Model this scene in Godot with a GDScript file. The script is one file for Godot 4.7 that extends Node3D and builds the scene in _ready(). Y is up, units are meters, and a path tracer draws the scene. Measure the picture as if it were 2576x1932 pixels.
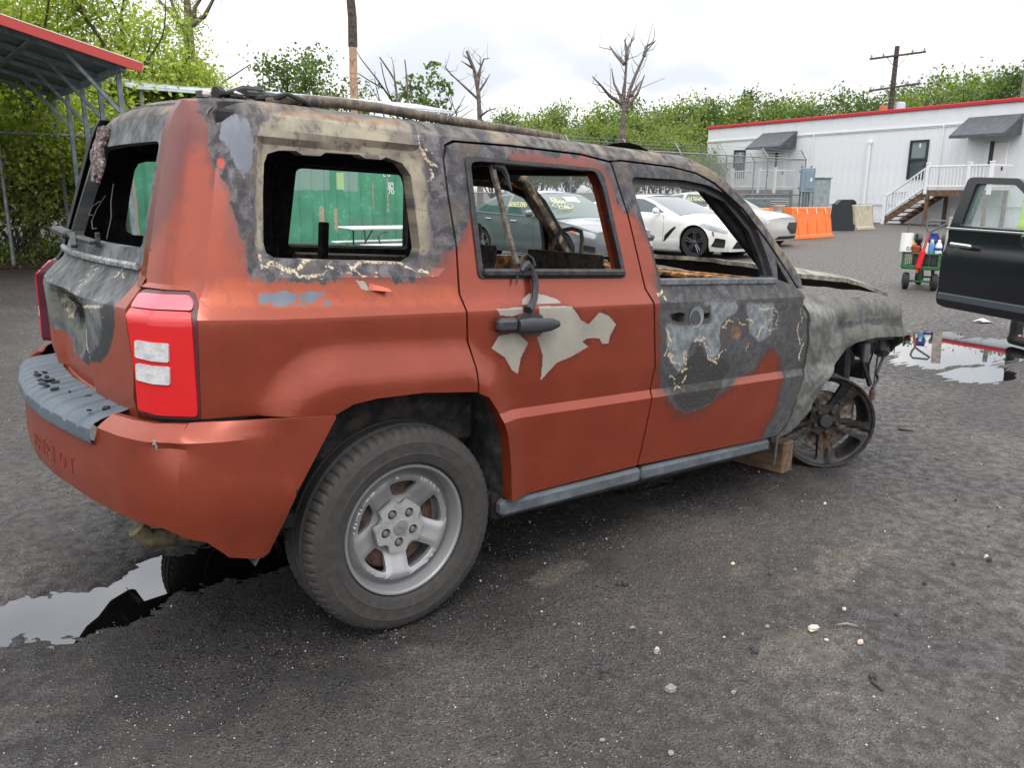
extends Node3D
# A burnt-out orange SUV on a wet gravel yard under an overcast sky. World axes: x runs along the wreck (forward), z to its right side, origin on the ground under its rear axle.

var used := {}
var mats := {}
var soft_noise := FastNoiseLite.new()
var fine_noise := FastNoiseLite.new()
var ground_noise := FastNoiseLite.new()
var clump_noise := FastNoiseLite.new()

func _ready() -> void:
	set_view()
	set_sky()
	set_noises()
	build_ground()
	build_wreck()
	build_yard_things()
	build_parked_cars()
	build_right_group()
	build_office()
	build_carport()
	build_trees()
	build_debris()

func set_view() -> void:
	var cam := Camera3D.new()
	cam.name = "camera"
	add_child(cam)
	cam.position = Vector3(-1.254, 1.410, 2.961)
	var turn := Basis(Vector3.UP, deg_to_rad(-38.895)) * Basis(Vector3.RIGHT, deg_to_rad(-13.322)) * Basis(Vector3.BACK, deg_to_rad(0.42))
	cam.basis = turn
	cam.fov = 50.73
	cam.near = 0.05
	cam.far = 600.0
	cam.current = true

func set_sky() -> void:
	var w := 1024
	var h := 512
	var img := Image.create(w, h, false, Image.FORMAT_RGBF)
	var n1 := FastNoiseLite.new()
	n1.seed = 15
	n1.frequency = 1.3
	n1.fractal_octaves = 5
	for j in h:
		var el := PI * 0.5 - (j + 0.5) / h * PI
		var up := sin(el)
		for i in w:
			var az := (i + 0.5) / w * TAU
			var d := Vector3(cos(az) * cos(el), up, sin(az) * cos(el))
			# a cloud layer seen from below: patches grow flatter towards the horizon
			var q := d / (maxf(up, 0.0) + 0.22)
			var n := n1.get_noise_3d(q.x * 0.8, q.z * 0.8 + 3.0, 0.0)
			var thin := smoothstep(0.0, 0.42, n)
			var base := 1.0 * (1.0 + 2.0 * maxf(up, 0.0)) / 1.0 * 0.90
			var c := Color(base, base, base * 1.005)
			var blue := Color(base * 0.66, base * 0.695, base * 0.76)
			c = c.lerp(blue, thin)
			if up < 0.0:
				c = Color(0.2, 0.2, 0.2)
			img.set_pixel(i, j, c)
	var pano := PanoramaSkyMaterial.new()
	pano.panorama = ImageTexture.create_from_image(img)
	var sky := Sky.new()
	sky.sky_material = pano
	var env := Environment.new()
	env.background_mode = Environment.BG_SKY
	env.sky = sky
	env.tonemap_mode = Environment.TONE_MAPPER_LINEAR
	env.tonemap_exposure = 1.16
	env.sdfgi_enabled = true
	env.ssao_enabled = true
	env.ssil_enabled = true
	var we := WorldEnvironment.new()
	we.name = "environment"
	we.environment = env
	add_child(we)
	var sun := DirectionalLight3D.new()
	sun.name = "sun"
	sun.light_energy = 0.35
	sun.light_angular_distance = 20.0
	sun.light_color = Color(1.0, 0.97, 0.93)
	sun.shadow_enabled = true
	add_child(sun)
	sun.look_at_from_position(Vector3(-4, 10, 6), Vector3.ZERO)

func set_noises() -> void:
	soft_noise.seed = 3
	soft_noise.frequency = 1.0
	soft_noise.fractal_octaves = 3
	fine_noise.seed = 8
	fine_noise.frequency = 9.0
	fine_noise.fractal_octaves = 3
	ground_noise.seed = 21
	ground_noise.frequency = 1.6
	ground_noise.fractal_octaves = 5
	ground_noise.fractal_gain = 0.55
	clump_noise.seed = 5
	clump_noise.frequency = 0.6
	clump_noise.fractal_octaves = 3

# ---------------------------------------------------------------- helpers
func lin(r: float, g: float, b: float) -> Color:
	return Color(r, g, b).linear_to_srgb()

func paint(key: String, color: Color, rough := 0.8, metal := 0.0, more := {}) -> StandardMaterial3D:
	if mats.has(key):
		return mats[key]
	var m := StandardMaterial3D.new()
	m.albedo_color = color
	m.roughness = rough
	m.metallic = metal
	for k in more:
		m.set(k, more[k])
	mats[key] = m
	return m

func numbered(parent: Node, called: String) -> String:
	var key := str(parent.get_instance_id()) + "/" + called
	var n: int = used.get(key, 0)
	used[key] = n + 1
	return called if n == 0 else "%s_%03d" % [called, n]

func tag(o: Node, label: String, category := "", group := "", kind := "") -> Node:
	if label: o.set_meta("label", label)
	if category: o.set_meta("category", category)
	if group: o.set_meta("group", group)
	if kind: o.set_meta("kind", kind)
	return o

func thing(called: String, label: String, category: String, at := Vector3.ZERO, turn := 0.0, group := "") -> Node3D:
	var o := Node3D.new()
	o.name = numbered(self, called)
	add_child(o)
	o.position = at
	o.rotation.y = turn
	tag(o, label, category, group)
	return o

func part(mb: MB, called: String, m: Material, parent: Node, angle := 38.0) -> MeshInstance3D:
	var o := MeshInstance3D.new()
	o.name = numbered(parent, called)
	o.mesh = mb.mesh(angle)
	o.material_override = m
	parent.add_child(o)
	return o

func shared(mesh: Mesh, called: String, m: Material, parent: Node, xf := Transform3D.IDENTITY) -> MeshInstance3D:
	var o := MeshInstance3D.new()
	o.name = numbered(parent, called)
	o.mesh = mesh
	o.material_override = m
	parent.add_child(o)
	o.transform = xf
	return o

func solo(mb: MB, called: String, m: Material, label: String, category: String, group := "", angle := 38.0) -> MeshInstance3D:
	var o := part(mb, called, m, self, angle)
	tag(o, label, category, group)
	return o

func structure(mb: MB, called: String, m: Material, angle := 38.0) -> MeshInstance3D:
	var o := part(mb, called, m, self, angle)
	tag(o, "", "", "", "structure")
	return o

func copy_of(o: Node3D, called: String, label: String, at: Vector3, turn := 0.0) -> Node3D:
	var c: Node3D = o.duplicate()
	c.name = numbered(self, called)
	add_child(c)
	c.position = at
	c.rotation.y = turn
	if label: c.set_meta("label", label)
	return c

func pv(a: Array) -> PackedVector2Array:
	var o := PackedVector2Array()
	for i in range(0, a.size(), 2):
		o.append(Vector2(a[i], a[i + 1]))
	return o

func table(t: Array, v: float) -> float:
	if v <= t[0]: return t[1]
	for i in range(2, t.size(), 2):
		if v <= t[i]:
			return lerpf(t[i - 1], t[i + 1], (v - t[i - 2]) / (t[i] - t[i - 2]))
	return t[t.size() - 1]

func steps(a: float, b: float, d: float) -> Array:
	var n := int(ceil((b - a) / d))
	var o := []
	for i in n + 1:
		o.append(lerpf(a, b, float(i) / n))
	return o

func round_poly(p: PackedVector2Array, r: float, n := 4) -> PackedVector2Array:
	var o := PackedVector2Array()
	var k := p.size()
	for i in k:
		var a := p[(i + k - 1) % k]
		var b := p[i]
		var c := p[(i + 1) % k]
		var ra := minf(r, a.distance_to(b) * 0.45)
		var rc := minf(r, c.distance_to(b) * 0.45)
		var s := b + (a - b).normalized() * ra
		var e := b + (c - b).normalized() * rc
		for j in n + 1:
			var t := float(j) / n
			o.append(s.lerp(b, t).lerp(b.lerp(e, t), t))
	return o

func inside_by(q: Vector2, poly: PackedVector2Array) -> float:
	# how deep q lies inside the polygon, negative outside
	var d := 1e9
	var k := poly.size()
	for i in k:
		d = minf(d, q.distance_squared_to(Geometry2D.get_closest_point_to_segment(q, poly[i], poly[(i + 1) % k])))
	d = sqrt(d)
	return d if Geometry2D.is_point_in_polygon(q, poly) else -d

# A sheet cut from a curved surface: outline and holes are drawn in the surface's own two coordinates.
func panel(outline: PackedVector2Array, holes: Array, cell: float, surf: Callable, uvf: Callable, depth: Vector3, outer: MB, inner: MB = null, flip := false, ys: Array = [], rim: MB = null) -> void:
	var lo := outline[0]
	var hi := outline[0]
	for q in outline:
		lo = lo.min(q)
		hi = hi.max(q)
	var xs := steps(lo.x, hi.x, cell)
	var rows := steps(lo.y, hi.y, cell) if ys.is_empty() else ys
	var nx := xs.size() - 1
	var ny := rows.size() - 1
	var touched := {}
	var loops := [outline]
	loops.append_array(holes)
	for loop in loops:
		var k: int = loop.size()
		for i in k:
			var a: Vector2 = loop[i]
			var b: Vector2 = loop[(i + 1) % k]
			var n := int(ceil(a.distance_to(b) / (cell * 0.2))) + 1
			for j in n + 1:
				var q := a.lerp(b, float(j) / n)
				var ix := clampi(int((q.x - lo.x) / (hi.x - lo.x) * nx), 0, nx - 1)
				var iy := 0
				while iy < ny - 1 and rows[iy + 1] < q.y: iy += 1
				for dx in [-1, 0, 1]:
					for dy in [-1, 0, 1]:
						touched[Vector2i(ix + dx, iy + dy)] = true
	for iy in ny:
		for ix in nx:
			var r := PackedVector2Array([Vector2(xs[ix], rows[iy]), Vector2(xs[ix + 1], rows[iy]), Vector2(xs[ix + 1], rows[iy + 1]), Vector2(xs[ix], rows[iy + 1])])
			var pieces := []
			if touched.has(Vector2i(ix, iy)):
				pieces = Geometry2D.intersect_polygons(r, outline)
				for h in holes:
					var left := []
					for s in pieces:
						left.append_array(Geometry2D.clip_polygons(s, h))
					pieces = left
			else:
				var c := (r[0] + r[2]) * 0.5
				if not Geometry2D.is_point_in_polygon(c, outline): continue
				var cut := false
				for h in holes:
					if Geometry2D.is_point_in_polygon(c, h): cut = true
				if cut: continue
				pieces = [r]
			for s in pieces:
				var poly: PackedVector2Array = s
				if poly.size() < 3: continue
				var ids := PackedInt32Array([0, 1, 2, 0, 2, 3]) if poly.size() == 4 and not touched.has(Vector2i(ix, iy)) else Geometry2D.triangulate_polygon(poly)
				var p3 := PackedVector3Array()
				var uv := PackedVector2Array()
				for q in poly:
					p3.append(surf.call(q.x, q.y))
					uv.append(uvf.call(q.x, q.y))
				for i in range(0, ids.size(), 3):
					var a := ids[i]
					var b := ids[i + 1]
					var c := ids[i + 2]
					if ((poly[b] - poly[a]).cross(poly[c] - poly[a]) < 0.0) != flip:
						var w := b
						b = c
						c = w
					outer.triuv(p3[a], p3[b], p3[c], uv[a], uv[b], uv[c])
					if inner: inner.triuv(p3[a] + depth, p3[c] + depth, p3[b] + depth, uv[a], uv[c], uv[b])
	if depth == Vector3.ZERO: return
	var edge := rim if rim else outer
	for loop in loops:
		var k: int = loop.size()
		for i in k:
			var a: Vector2 = loop[i]
			var b: Vector2 = loop[(i + 1) % k]
			var n := int(ceil(a.distance_to(b) / cell))
			for j in n:
				var q0 := a.lerp(b, float(j) / n)
				var q1 := a.lerp(b, float(j + 1) / n)
				var p0: Vector3 = surf.call(q0.x, q0.y)
				var p1: Vector3 = surf.call(q1.x, q1.y)
				var u0: Vector2 = uvf.call(q0.x, q0.y)
				var u1: Vector2 = uvf.call(q1.x, q1.y)
				edge.triuv(p0, p1, p1 + depth, u0, u1, u1)
				edge.triuv(p0, p1 + depth, p0 + depth, u0, u1, u0)

func no_uv(_a: float, _b: float) -> Vector2:
	return Vector2.ZERO

# Collects triangles; corners given anticlockwise as seen from outside.
class MB:
	var v := PackedVector3Array()
	var t := PackedVector2Array()
	var c := PackedColorArray()
	var has_uv := false
	var tint := Color.WHITE
	var has_tint := false
	func tri(a: Vector3, b: Vector3, d: Vector3) -> void:
		v.append(a)
		v.append(d)
		v.append(b)
		if has_tint:
			c.append(tint)
			c.append(tint)
			c.append(tint)
		if has_uv:
			t.append(Vector2.ZERO)
			t.append(Vector2.ZERO)
			t.append(Vector2.ZERO)
	func triuv(a: Vector3, b: Vector3, d: Vector3, ua: Vector2, ub: Vector2, ud: Vector2) -> void:
		has_uv = true
		v.append(a)
		v.append(d)
		v.append(b)
		t.append(ua)
		t.append(ud)
		t.append(ub)
		if has_tint:
			c.append(tint)
			c.append(tint)
			c.append(tint)
	func quad(a: Vector3, b: Vector3, d: Vector3, e: Vector3) -> void:
		tri(a, b, d)
		tri(a, d, e)
	func tri_from(o: Vector3, a: Vector3, b: Vector3, d: Vector3) -> void:
		if (b - a).cross(d - a).dot((a + b + d) / 3.0 - o) < 0.0: tri(a, d, b)
		else: tri(a, b, d)
	func quad_from(o: Vector3, a: Vector3, b: Vector3, d: Vector3, e: Vector3) -> void:
		tri_from(o, a, b, d)
		tri_from(o, a, d, e)
	func box(at: Vector3, size: Vector3, bs := Basis.IDENTITY, bevel := 0.0) -> void:
		var h := size * 0.5
		var b := minf(bevel, minf(h.x, minf(h.y, h.z)) * 0.9)
		var pt := func(s: Vector3, k: int) -> Vector3:
			var q := Vector3(h.x - b, h.y - b, h.z - b)
			q[k] = h[k]
			return at + bs * (q * s)
		for k in 3:
			var l := (k + 1) % 3
			var m := (k + 2) % 3
			for sg in [-1.0, 1.0]:
				var q := []
				for w in [[-1.0, -1.0], [1.0, -1.0], [1.0, 1.0], [-1.0, 1.0]]:
					var s := Vector3.ZERO
					s[k] = sg
					s[l] = w[0]
					s[m] = w[1]
					q.append(pt.call(s, k))
				quad_from(at, q[0], q[1], q[2], q[3])
			if b > 0.0:
				for sk in [-1.0, 1.0]:
					for sl in [-1.0, 1.0]:
						var s0 := Vector3.ZERO
						s0[k] = sk
						s0[l] = sl
						s0[m] = -1.0
						var s1 := s0
						s1[m] = 1.0
						quad_from(at, pt.call(s0, k), pt.call(s1, k), pt.call(s1, l), pt.call(s0, l))
		if b > 0.0:
			for sx in [-1.0, 1.0]:
				for sy in [-1.0, 1.0]:
					for sz in [-1.0, 1.0]:
						var s := Vector3(sx, sy, sz)
						tri_from(at, pt.call(s, 0), pt.call(s, 1), pt.call(s, 2))
	func bar(a: Vector3, b: Vector3, wide: float, thick: float, bevel := 0.0, up := Vector3.UP) -> void:
		var d := (b - a).normalized()
		if absf(d.dot(up)) > 0.98: up = Vector3.RIGHT
		var side := d.cross(up).normalized()
		var u := side.cross(d)
		box((a + b) * 0.5, Vector3(a.distance_to(b), thick, wide), Basis(d, u, side), bevel)
	func tube(pts: Array, r: Variant, sides := 8, caps := true) -> void:
		var n := pts.size()
		var rings := []
		var u := Vector3.ZERO
		for i in n:
			var p: Vector3 = pts[i]
			var d: Vector3 = (pts[mini(i + 1, n - 1)] as Vector3) - (pts[maxi(i - 1, 0)] as Vector3)
			d = d.normalized()
			if i == 0:
				u = d.cross(Vector3(0.3, 0.9, 0.17)).normalized()
			u = (u - d * u.dot(d)).normalized()
			var w := d.cross(u)
			var rad: float = r[i] if r is Array else r
			var ring := PackedVector3Array()
			for j in sides:
				var a := TAU * j / sides
				ring.append(p + (u * cos(a) + w * sin(a)) * rad)
			rings.append(ring)
		for i in n - 1:
			for j in sides:
				var k := (j + 1) % sides
				quad(rings[i][j], rings[i][k], rings[i + 1][k], rings[i + 1][j])
		if caps:
			for j in range(1, sides - 1):
				tri(rings[0][0], rings[0][j + 1], rings[0][j])
				tri(rings[n - 1][0], rings[n - 1][j], rings[n - 1][j + 1])
	func lathe(prof: Array, xf: Transform3D, segs := 32, close := false) -> void:
		# prof: Vector2(radius, height along local y); drawn from the bottom outside up
		var k := prof.size()
		for i in (k if close else k - 1):
			var p0: Vector2 = prof[i]
			var p1: Vector2 = prof[(i + 1) % k]
			for j in segs:
				var a0 := TAU * j / segs
				var a1 := TAU * (j + 1) / segs
				var d0 := Vector3(cos(a0), 0, -sin(a0))
				var d1 := Vector3(cos(a1), 0, -sin(a1))
				var q0 := xf * (d0 * p0.x + Vector3(0, p0.y, 0))
				var q1 := xf * (d1 * p0.x + Vector3(0, p0.y, 0))
				var q2 := xf * (d1 * p1.x + Vector3(0, p1.y, 0))
				var q3 := xf * (d0 * p1.x + Vector3(0, p1.y, 0))
				if p0.x > 1e-6: tri(q0, q1, q2)
				if p1.x > 1e-6: tri(q0, q2, q3)
	func prism(poly: PackedVector2Array, depth: float, xf: Transform3D) -> void:
		var ids := Geometry2D.triangulate_polygon(poly)
		var f := Vector3(0, 0, depth * 0.5)
		var turn := Geometry2D.is_polygon_clockwise(poly)
		for i in range(0, ids.size(), 3):
			var a := poly[ids[i]]
			var b := poly[ids[i + 1]]
			var d := poly[ids[i + 2]]
			if (b - a).cross(d - a) < 0.0:
				var w := b
				b = d
				d = w
			tri(xf * (Vector3(a.x, a.y, 0) + f), xf * (Vector3(b.x, b.y, 0) + f), xf * (Vector3(d.x, d.y, 0) + f))
			tri(xf * (Vector3(a.x, a.y, 0) - f), xf * (Vector3(d.x, d.y, 0) - f), xf * (Vector3(b.x, b.y, 0) - f))
		var k := poly.size()
		for i in k:
			var a := poly[i]
			var b := poly[(i + 1) % k]
			if turn:
				a = poly[(i + 1) % k]
				b = poly[i]
			quad(xf * (Vector3(a.x, a.y, 0) - f), xf * (Vector3(b.x, b.y, 0) - f), xf * (Vector3(b.x, b.y, 0) + f), xf * (Vector3(a.x, a.y, 0) + f))
	func sheet(nu: int, nv: int, f: Callable, flip := false) -> void:
		var g := []
		for i in nu + 1:
			var row := PackedVector3Array()
			for j in nv + 1:
				row.append(f.call(float(i) / nu, float(j) / nv))
			g.append(row)
		for i in nu:
			for j in nv:
				if flip: quad(g[i][j], g[i][j + 1], g[i + 1][j + 1], g[i + 1][j])
				else: quad(g[i][j], g[i + 1][j], g[i + 1][j + 1], g[i][j + 1])
	func sheet_uv(nu: int, nv: int, f: Callable, flip := false) -> void:
		for i in nu:
			for j in nv:
				var q := [Vector2(float(i) / nu, float(j) / nv), Vector2(float(i + 1) / nu, float(j) / nv), Vector2(float(i + 1) / nu, float(j + 1) / nv), Vector2(float(i) / nu, float(j + 1) / nv)]
				if flip: q.reverse()
				var p := []
				for w in q: p.append(f.call(w.x, w.y))
				triuv(p[0], p[1], p[2], q[0], q[1], q[2])
				triuv(p[0], p[2], p[3], q[0], q[2], q[3])
	func join(o: MB, xf := Transform3D.IDENTITY) -> void:
		for p in o.v: v.append(xf * p)
		if o.has_uv:
			has_uv = true
			t.append_array(o.t)
		if o.has_tint:
			has_tint = true
			c.append_array(o.c)
	func mesh(angle := 38.0) -> ArrayMesh:
		var n := v.size()
		var nor := PackedVector3Array()
		nor.resize(n)
		var faces := PackedVector3Array()
		for i in range(0, n, 3):
			faces.append((v[i + 2] - v[i]).cross(v[i + 1] - v[i]))
		if angle <= 0.0:
			for i in n: nor[i] = faces[i / 3].normalized()
		else:
			var at := {}
			for i in n:
				var key := Vector3i((v[i] * 4000.0).round())
				if at.has(key): at[key].append(i / 3)
				else: at[key] = [i / 3]
			var lim := cos(deg_to_rad(angle))
			var unit := PackedVector3Array()
			for f in faces: unit.append(f.normalized())
			for i in n:
				var f := i / 3
				var s := Vector3.ZERO
				for g in at[Vector3i((v[i] * 4000.0).round())]:
					if unit[g].dot(unit[f]) >= lim: s += faces[g]
				nor[i] = s.normalized() if s.length_squared() > 1e-20 else Vector3.UP
		var a := []
		a.resize(Mesh.ARRAY_MAX)
		a[Mesh.ARRAY_VERTEX] = v
		a[Mesh.ARRAY_NORMAL] = nor
		if has_uv and t.size() == n: a[Mesh.ARRAY_TEX_UV] = t
		if has_tint and c.size() == n: a[Mesh.ARRAY_COLOR] = c
		var m := ArrayMesh.new()
		m.add_surface_from_arrays(Mesh.PRIMITIVE_TRIANGLES, a)
		return m
# ---------------------------------------------------------------- ground
const PUDDLES := [[-1.0, -0.02, 0.20, 0.20], [-0.86, 0.05, 0.20, 0.26], [-0.70, 0.05, 0.24, 0.22], [-0.50, -0.08, 0.17, 0.20], [-0.26, -0.02, 0.42, 0.26], [0.25, 0.05, 0.5, 0.28], [0.5, 0.1, 0.5, 0.2],
	[6.3, -0.15, 0.85, 0.42], [7.1, 0.0, 1.0, 0.62], [6.6, -0.55, 0.75, 0.3], [5.75, 0.32, 0.5, 0.3], [7.2, -0.75, 0.7, 0.28], [1.7, 0.28, 0.35, 0.2]]
const DRY := [[0.68, 0.86, 0.13, 0.05], [0.60, 0.90, 0.07, 0.03], [1.24, 1.29, 0.06, 0.035], [0.95, 1.75, 0.25, 0.10], [0.35, 0.55, 0.16, 0.05], [1.6, 1.5, 0.3, 0.1]]

func blob(list: Array, x: float, z: float) -> float:
	var b := 0.0
	for e in list:
		var dx: float = (x - e[0]) / e[2]
		var dz: float = (z - e[1]) / e[3]
		var d := dx * dx + dz * dz
		if d < 2.2: b = maxf(b, 1.0 - d * 0.5)
	return b

func ground_height(x: float, z: float) -> float:
	var n := ground_noise.get_noise_2d(x, z)
	var f := ground_noise.get_noise_2d(x * 9.0 + 40.0, z * 9.0)
	var b := blob(PUDDLES, x, z)
	var wobble := 0.30 * n + 0.26 * f + 0.20 * ground_noise.get_noise_2d(x * 30.0, z * 30.0 + 9.0)
	var dip := smoothstep(0.40, 0.95, b + wobble)
	return 0.006 * n + 0.0022 * f + 0.0026 * ground_noise.get_noise_2d(x * 26.0, z * 26.0) - 0.022 * dip

func spaced(a: float, b: float, step: float, reach_lo: float, reach_hi: float, grow := 1.16) -> Array:
	var o := steps(a, b, step)
	var d := step
	var v := b
	while v < reach_hi:
		d *= grow
		v += d
		o.append(minf(v, reach_hi))
	d = step
	v = a
	while v > reach_lo:
		d *= grow
		v -= d
		o.push_front(maxf(v, reach_lo))
	return o

func build_ground() -> void:
	var xs := spaced(-1.3, 3.4, 0.02, -260.0, 320.0, 1.045)
	var zs := spaced(-0.6, 2.5, 0.02, -320.0, 120.0, 1.045)
	var nx := xs.size()
	var nz := zs.size()
	var v := PackedVector3Array()
	var uv := PackedVector2Array()
	var col := PackedColorArray()
	for j in nz:
		for i in nx:
			var x: float = xs[i]
			var z: float = zs[j]
			var y := ground_height(x, z) if absf(x) < 40.0 and absf(z) < 40.0 else 0.0
			v.append(Vector3(x, y, z))
			uv.append(Vector2(x, z) / 1.7)
			# what the surface is made of: tar-black gravel, wet black soot by the wreck, paler grey yard patches, dry beige silt spots, soil and litter under the trees
			var n := clump_noise.get_noise_2d(x * 1.3, z * 1.3)
			var n2 := clump_noise.get_noise_2d(x * 6.0 + 9.0, z * 6.0)
			var c := Color(0.098, 0.094, 0.092)
			c = c.lerp(Color(0.146, 0.137, 0.130), clampf(0.4 + n * 1.3 + n2 * 0.7, 0.0, 1.0))
			c = c.lerp(Color(0.080, 0.078, 0.080), smoothstep(0.05, 0.4, n2 - 0.2 * n) * 0.4)
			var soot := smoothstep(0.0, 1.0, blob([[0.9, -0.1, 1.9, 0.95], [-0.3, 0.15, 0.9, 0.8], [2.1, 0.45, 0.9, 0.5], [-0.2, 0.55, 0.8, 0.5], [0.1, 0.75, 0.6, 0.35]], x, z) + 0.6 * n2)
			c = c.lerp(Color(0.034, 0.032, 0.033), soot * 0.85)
			# paler grey gravel in patches with ragged edges
			var pale_yard := smoothstep(0.15, 0.45, blob([[11.0, -5.0, 5.5, 3.6], [22.0, -8.0, 9.0, 5.0], [34.0, -12.0, 10.0, 6.0], [6.5, 3.0, 4.0, 1.6], [4.0, -4.5, 3.0, 1.6]], x, z) + 0.5 * n + 0.35 * n2)
			c = c.lerp(Color(0.176, 0.163, 0.152), pale_yard * 0.8)
			var dry := smoothstep(0.35, 0.7, blob(DRY, x, z) + 0.5 * n2 + 0.25 * ground_noise.get_noise_2d(x * 12.0, z * 12.0))
			c = c.lerp(Color(0.25, 0.222, 0.19), dry * 0.6)
			var woods := smoothstep(-13.6, -14.6, z + 0.5 * n) * smoothstep(9.0, 5.0, x)
			c = c.lerp(Color(0.13, 0.085, 0.055).lerp(Color(0.06, 0.075, 0.025), clampf(0.5 + n2 * 1.6, 0.0, 1.0)), woods)
			var field := smoothstep(46.0, 60.0, x - z * 0.2)
			c = c.lerp(Color(0.07, 0.10, 0.03), field)
			col.append(c)
	var nor := PackedVector3Array()
	nor.resize(v.size())
	for j in nz:
		for i in nx:
			var a := v[j * nx + maxi(i - 1, 0)]
			var b := v[j * nx + mini(i + 1, nx - 1)]
			var p := v[maxi(j - 1, 0) * nx + i]
			var q := v[mini(j + 1, nz - 1) * nx + i]
			nor[j * nx + i] = (q - p).cross(b - a).normalized()
	var ids := PackedInt32Array()
	for j in nz - 1:
		for i in nx - 1:
			var k := j * nx + i
			ids.append_array([k, k + 1, k + nx + 1, k, k + nx + 1, k + nx])
	var arr := []
	arr.resize(Mesh.ARRAY_MAX)
	arr[Mesh.ARRAY_VERTEX] = v
	arr[Mesh.ARRAY_NORMAL] = nor
	arr[Mesh.ARRAY_TEX_UV] = uv
	arr[Mesh.ARRAY_COLOR] = col
	arr[Mesh.ARRAY_INDEX] = ids
	var mesh := ArrayMesh.new()
	mesh.add_surface_from_arrays(Mesh.PRIMITIVE_TRIANGLES, arr)
	# fine aggregate: pale and dark grains in tar
	var grain := FastNoiseLite.new()
	grain.noise_type = FastNoiseLite.TYPE_CELLULAR
	grain.cellular_return_type = FastNoiseLite.RETURN_CELL_VALUE
	grain.frequency = 0.34
	grain.fractal_type = FastNoiseLite.FRACTAL_NONE
	grain.seed = 4
	var gi := grain.get_seamless_image(1024, 1024)
	var rough_n := FastNoiseLite.new()
	rough_n.frequency = 0.02
	rough_n.fractal_octaves = 6
	rough_n.fractal_gain = 0.75
	var ri := rough_n.get_seamless_image(1024, 1024)
	gi.convert(Image.FORMAT_L8)
	ri.convert(Image.FORMAT_L8)
	var g := gi.get_data()
	var r := ri.get_data()
	var alb := PackedByteArray()
	var rgh := PackedByteArray()
	var hgt := PackedByteArray()
	alb.resize(1024 * 1024 * 3)
	rgh.resize(1024 * 1024)
	hgt.resize(1024 * 1024)
	for i in 1024 * 1024:
		var k := int(g[i])
		var m := int(r[i])
		var t := 168 + (m - 128) / 4
		if k > 242 and m > 120: t = 250
		elif k > 215: t += 34
		elif k < 50: t -= 40
		t = clampi(t, 40, 255)
		alb[i * 3] = t
		alb[i * 3 + 1] = t - (k & 7)
		alb[i * 3 + 2] = t - (k & 11)
		rgh[i] = clampi(205 - (m - 110) * 5 / 4 - (60 if k < 60 else 0), 70, 250)
		hgt[i] = clampi(k / 3 + m / 2, 0, 255)
	var m := StandardMaterial3D.new()
	m.albedo_texture = ImageTexture.create_from_image(Image.create_from_data(1024, 1024, false, Image.FORMAT_RGB8, alb))
	m.albedo_color = Color(1, 1, 1)
	m.vertex_color_use_as_albedo = true
	m.roughness_texture = ImageTexture.create_from_image(Image.create_from_data(1024, 1024, false, Image.FORMAT_L8, rgh))
	m.roughness = 1.0
	var ni := Image.create_from_data(1024, 1024, false, Image.FORMAT_L8, hgt)
	ni.convert(Image.FORMAT_RGBA8)
	ni.bump_map_to_normal_map(6.0)
	m.normal_enabled = true
	m.normal_texture = ImageTexture.create_from_image(ni)
	m.normal_scale = 0.9
	mats["ground"] = m
	var o := MeshInstance3D.new()
	o.name = "ground"
	o.mesh = mesh
	o.material_override = m
	add_child(o)
	tag(o, "", "", "", "structure")
	# standing water
	var water := paint("water", Color(0.035, 0.032, 0.03), 0.015, 0.0, {"metallic_specular": 1.0, "clearcoat_enabled": true, "clearcoat": 0.6, "clearcoat_roughness": 0.01})
	for a in [[Rect2(-1.6, -0.62, 2.9, 1.16)], [Rect2(4.8, -1.4, 3.8, 2.3)]]:
		var w: Rect2 = a[0]
		var mb := MB.new()
		mb.quad(Vector3(w.position.x, -0.0115, w.end.y), Vector3(w.end.x, -0.0115, w.end.y), Vector3(w.end.x, -0.0115, w.position.y), Vector3(w.position.x, -0.0115, w.position.y))
		structure(mb, "water", water)
	build_gravel()

func stone_mesh(sd: int, flat := 0.7) -> ArrayMesh:
	var g := RandomNumberGenerator.new()
	g.seed = sd
	var mb := MB.new()
	var rings := []
	for i in 4:
		var ring := []
		var el := -1.2 + 0.8 * i
		for j in 6:
			var az := TAU * (j + 0.3 * i) / 6.0
			var r := g.randf_range(0.75, 1.15)
			ring.append(Vector3(cos(az) * cos(el) * r, sin(el) * flat * g.randf_range(0.8, 1.1), sin(az) * cos(el) * r * 0.8))
		rings.append(ring)
	for i in 3:
		for j in 6:
			var k := (j + 1) % 6
			mb.quad_from(Vector3.ZERO, rings[i][j], rings[i][k], rings[i + 1][k], rings[i + 1][j])
	for j in 6:
		var k := (j + 1) % 6
		mb.tri_from(Vector3.ZERO, rings[3][j], rings[3][k], Vector3(0, flat * 1.05, 0))
		mb.tri_from(Vector3.ZERO, rings[0][j], rings[0][k], Vector3(0, -flat, 0))
	return mb.mesh(22.0)

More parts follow.
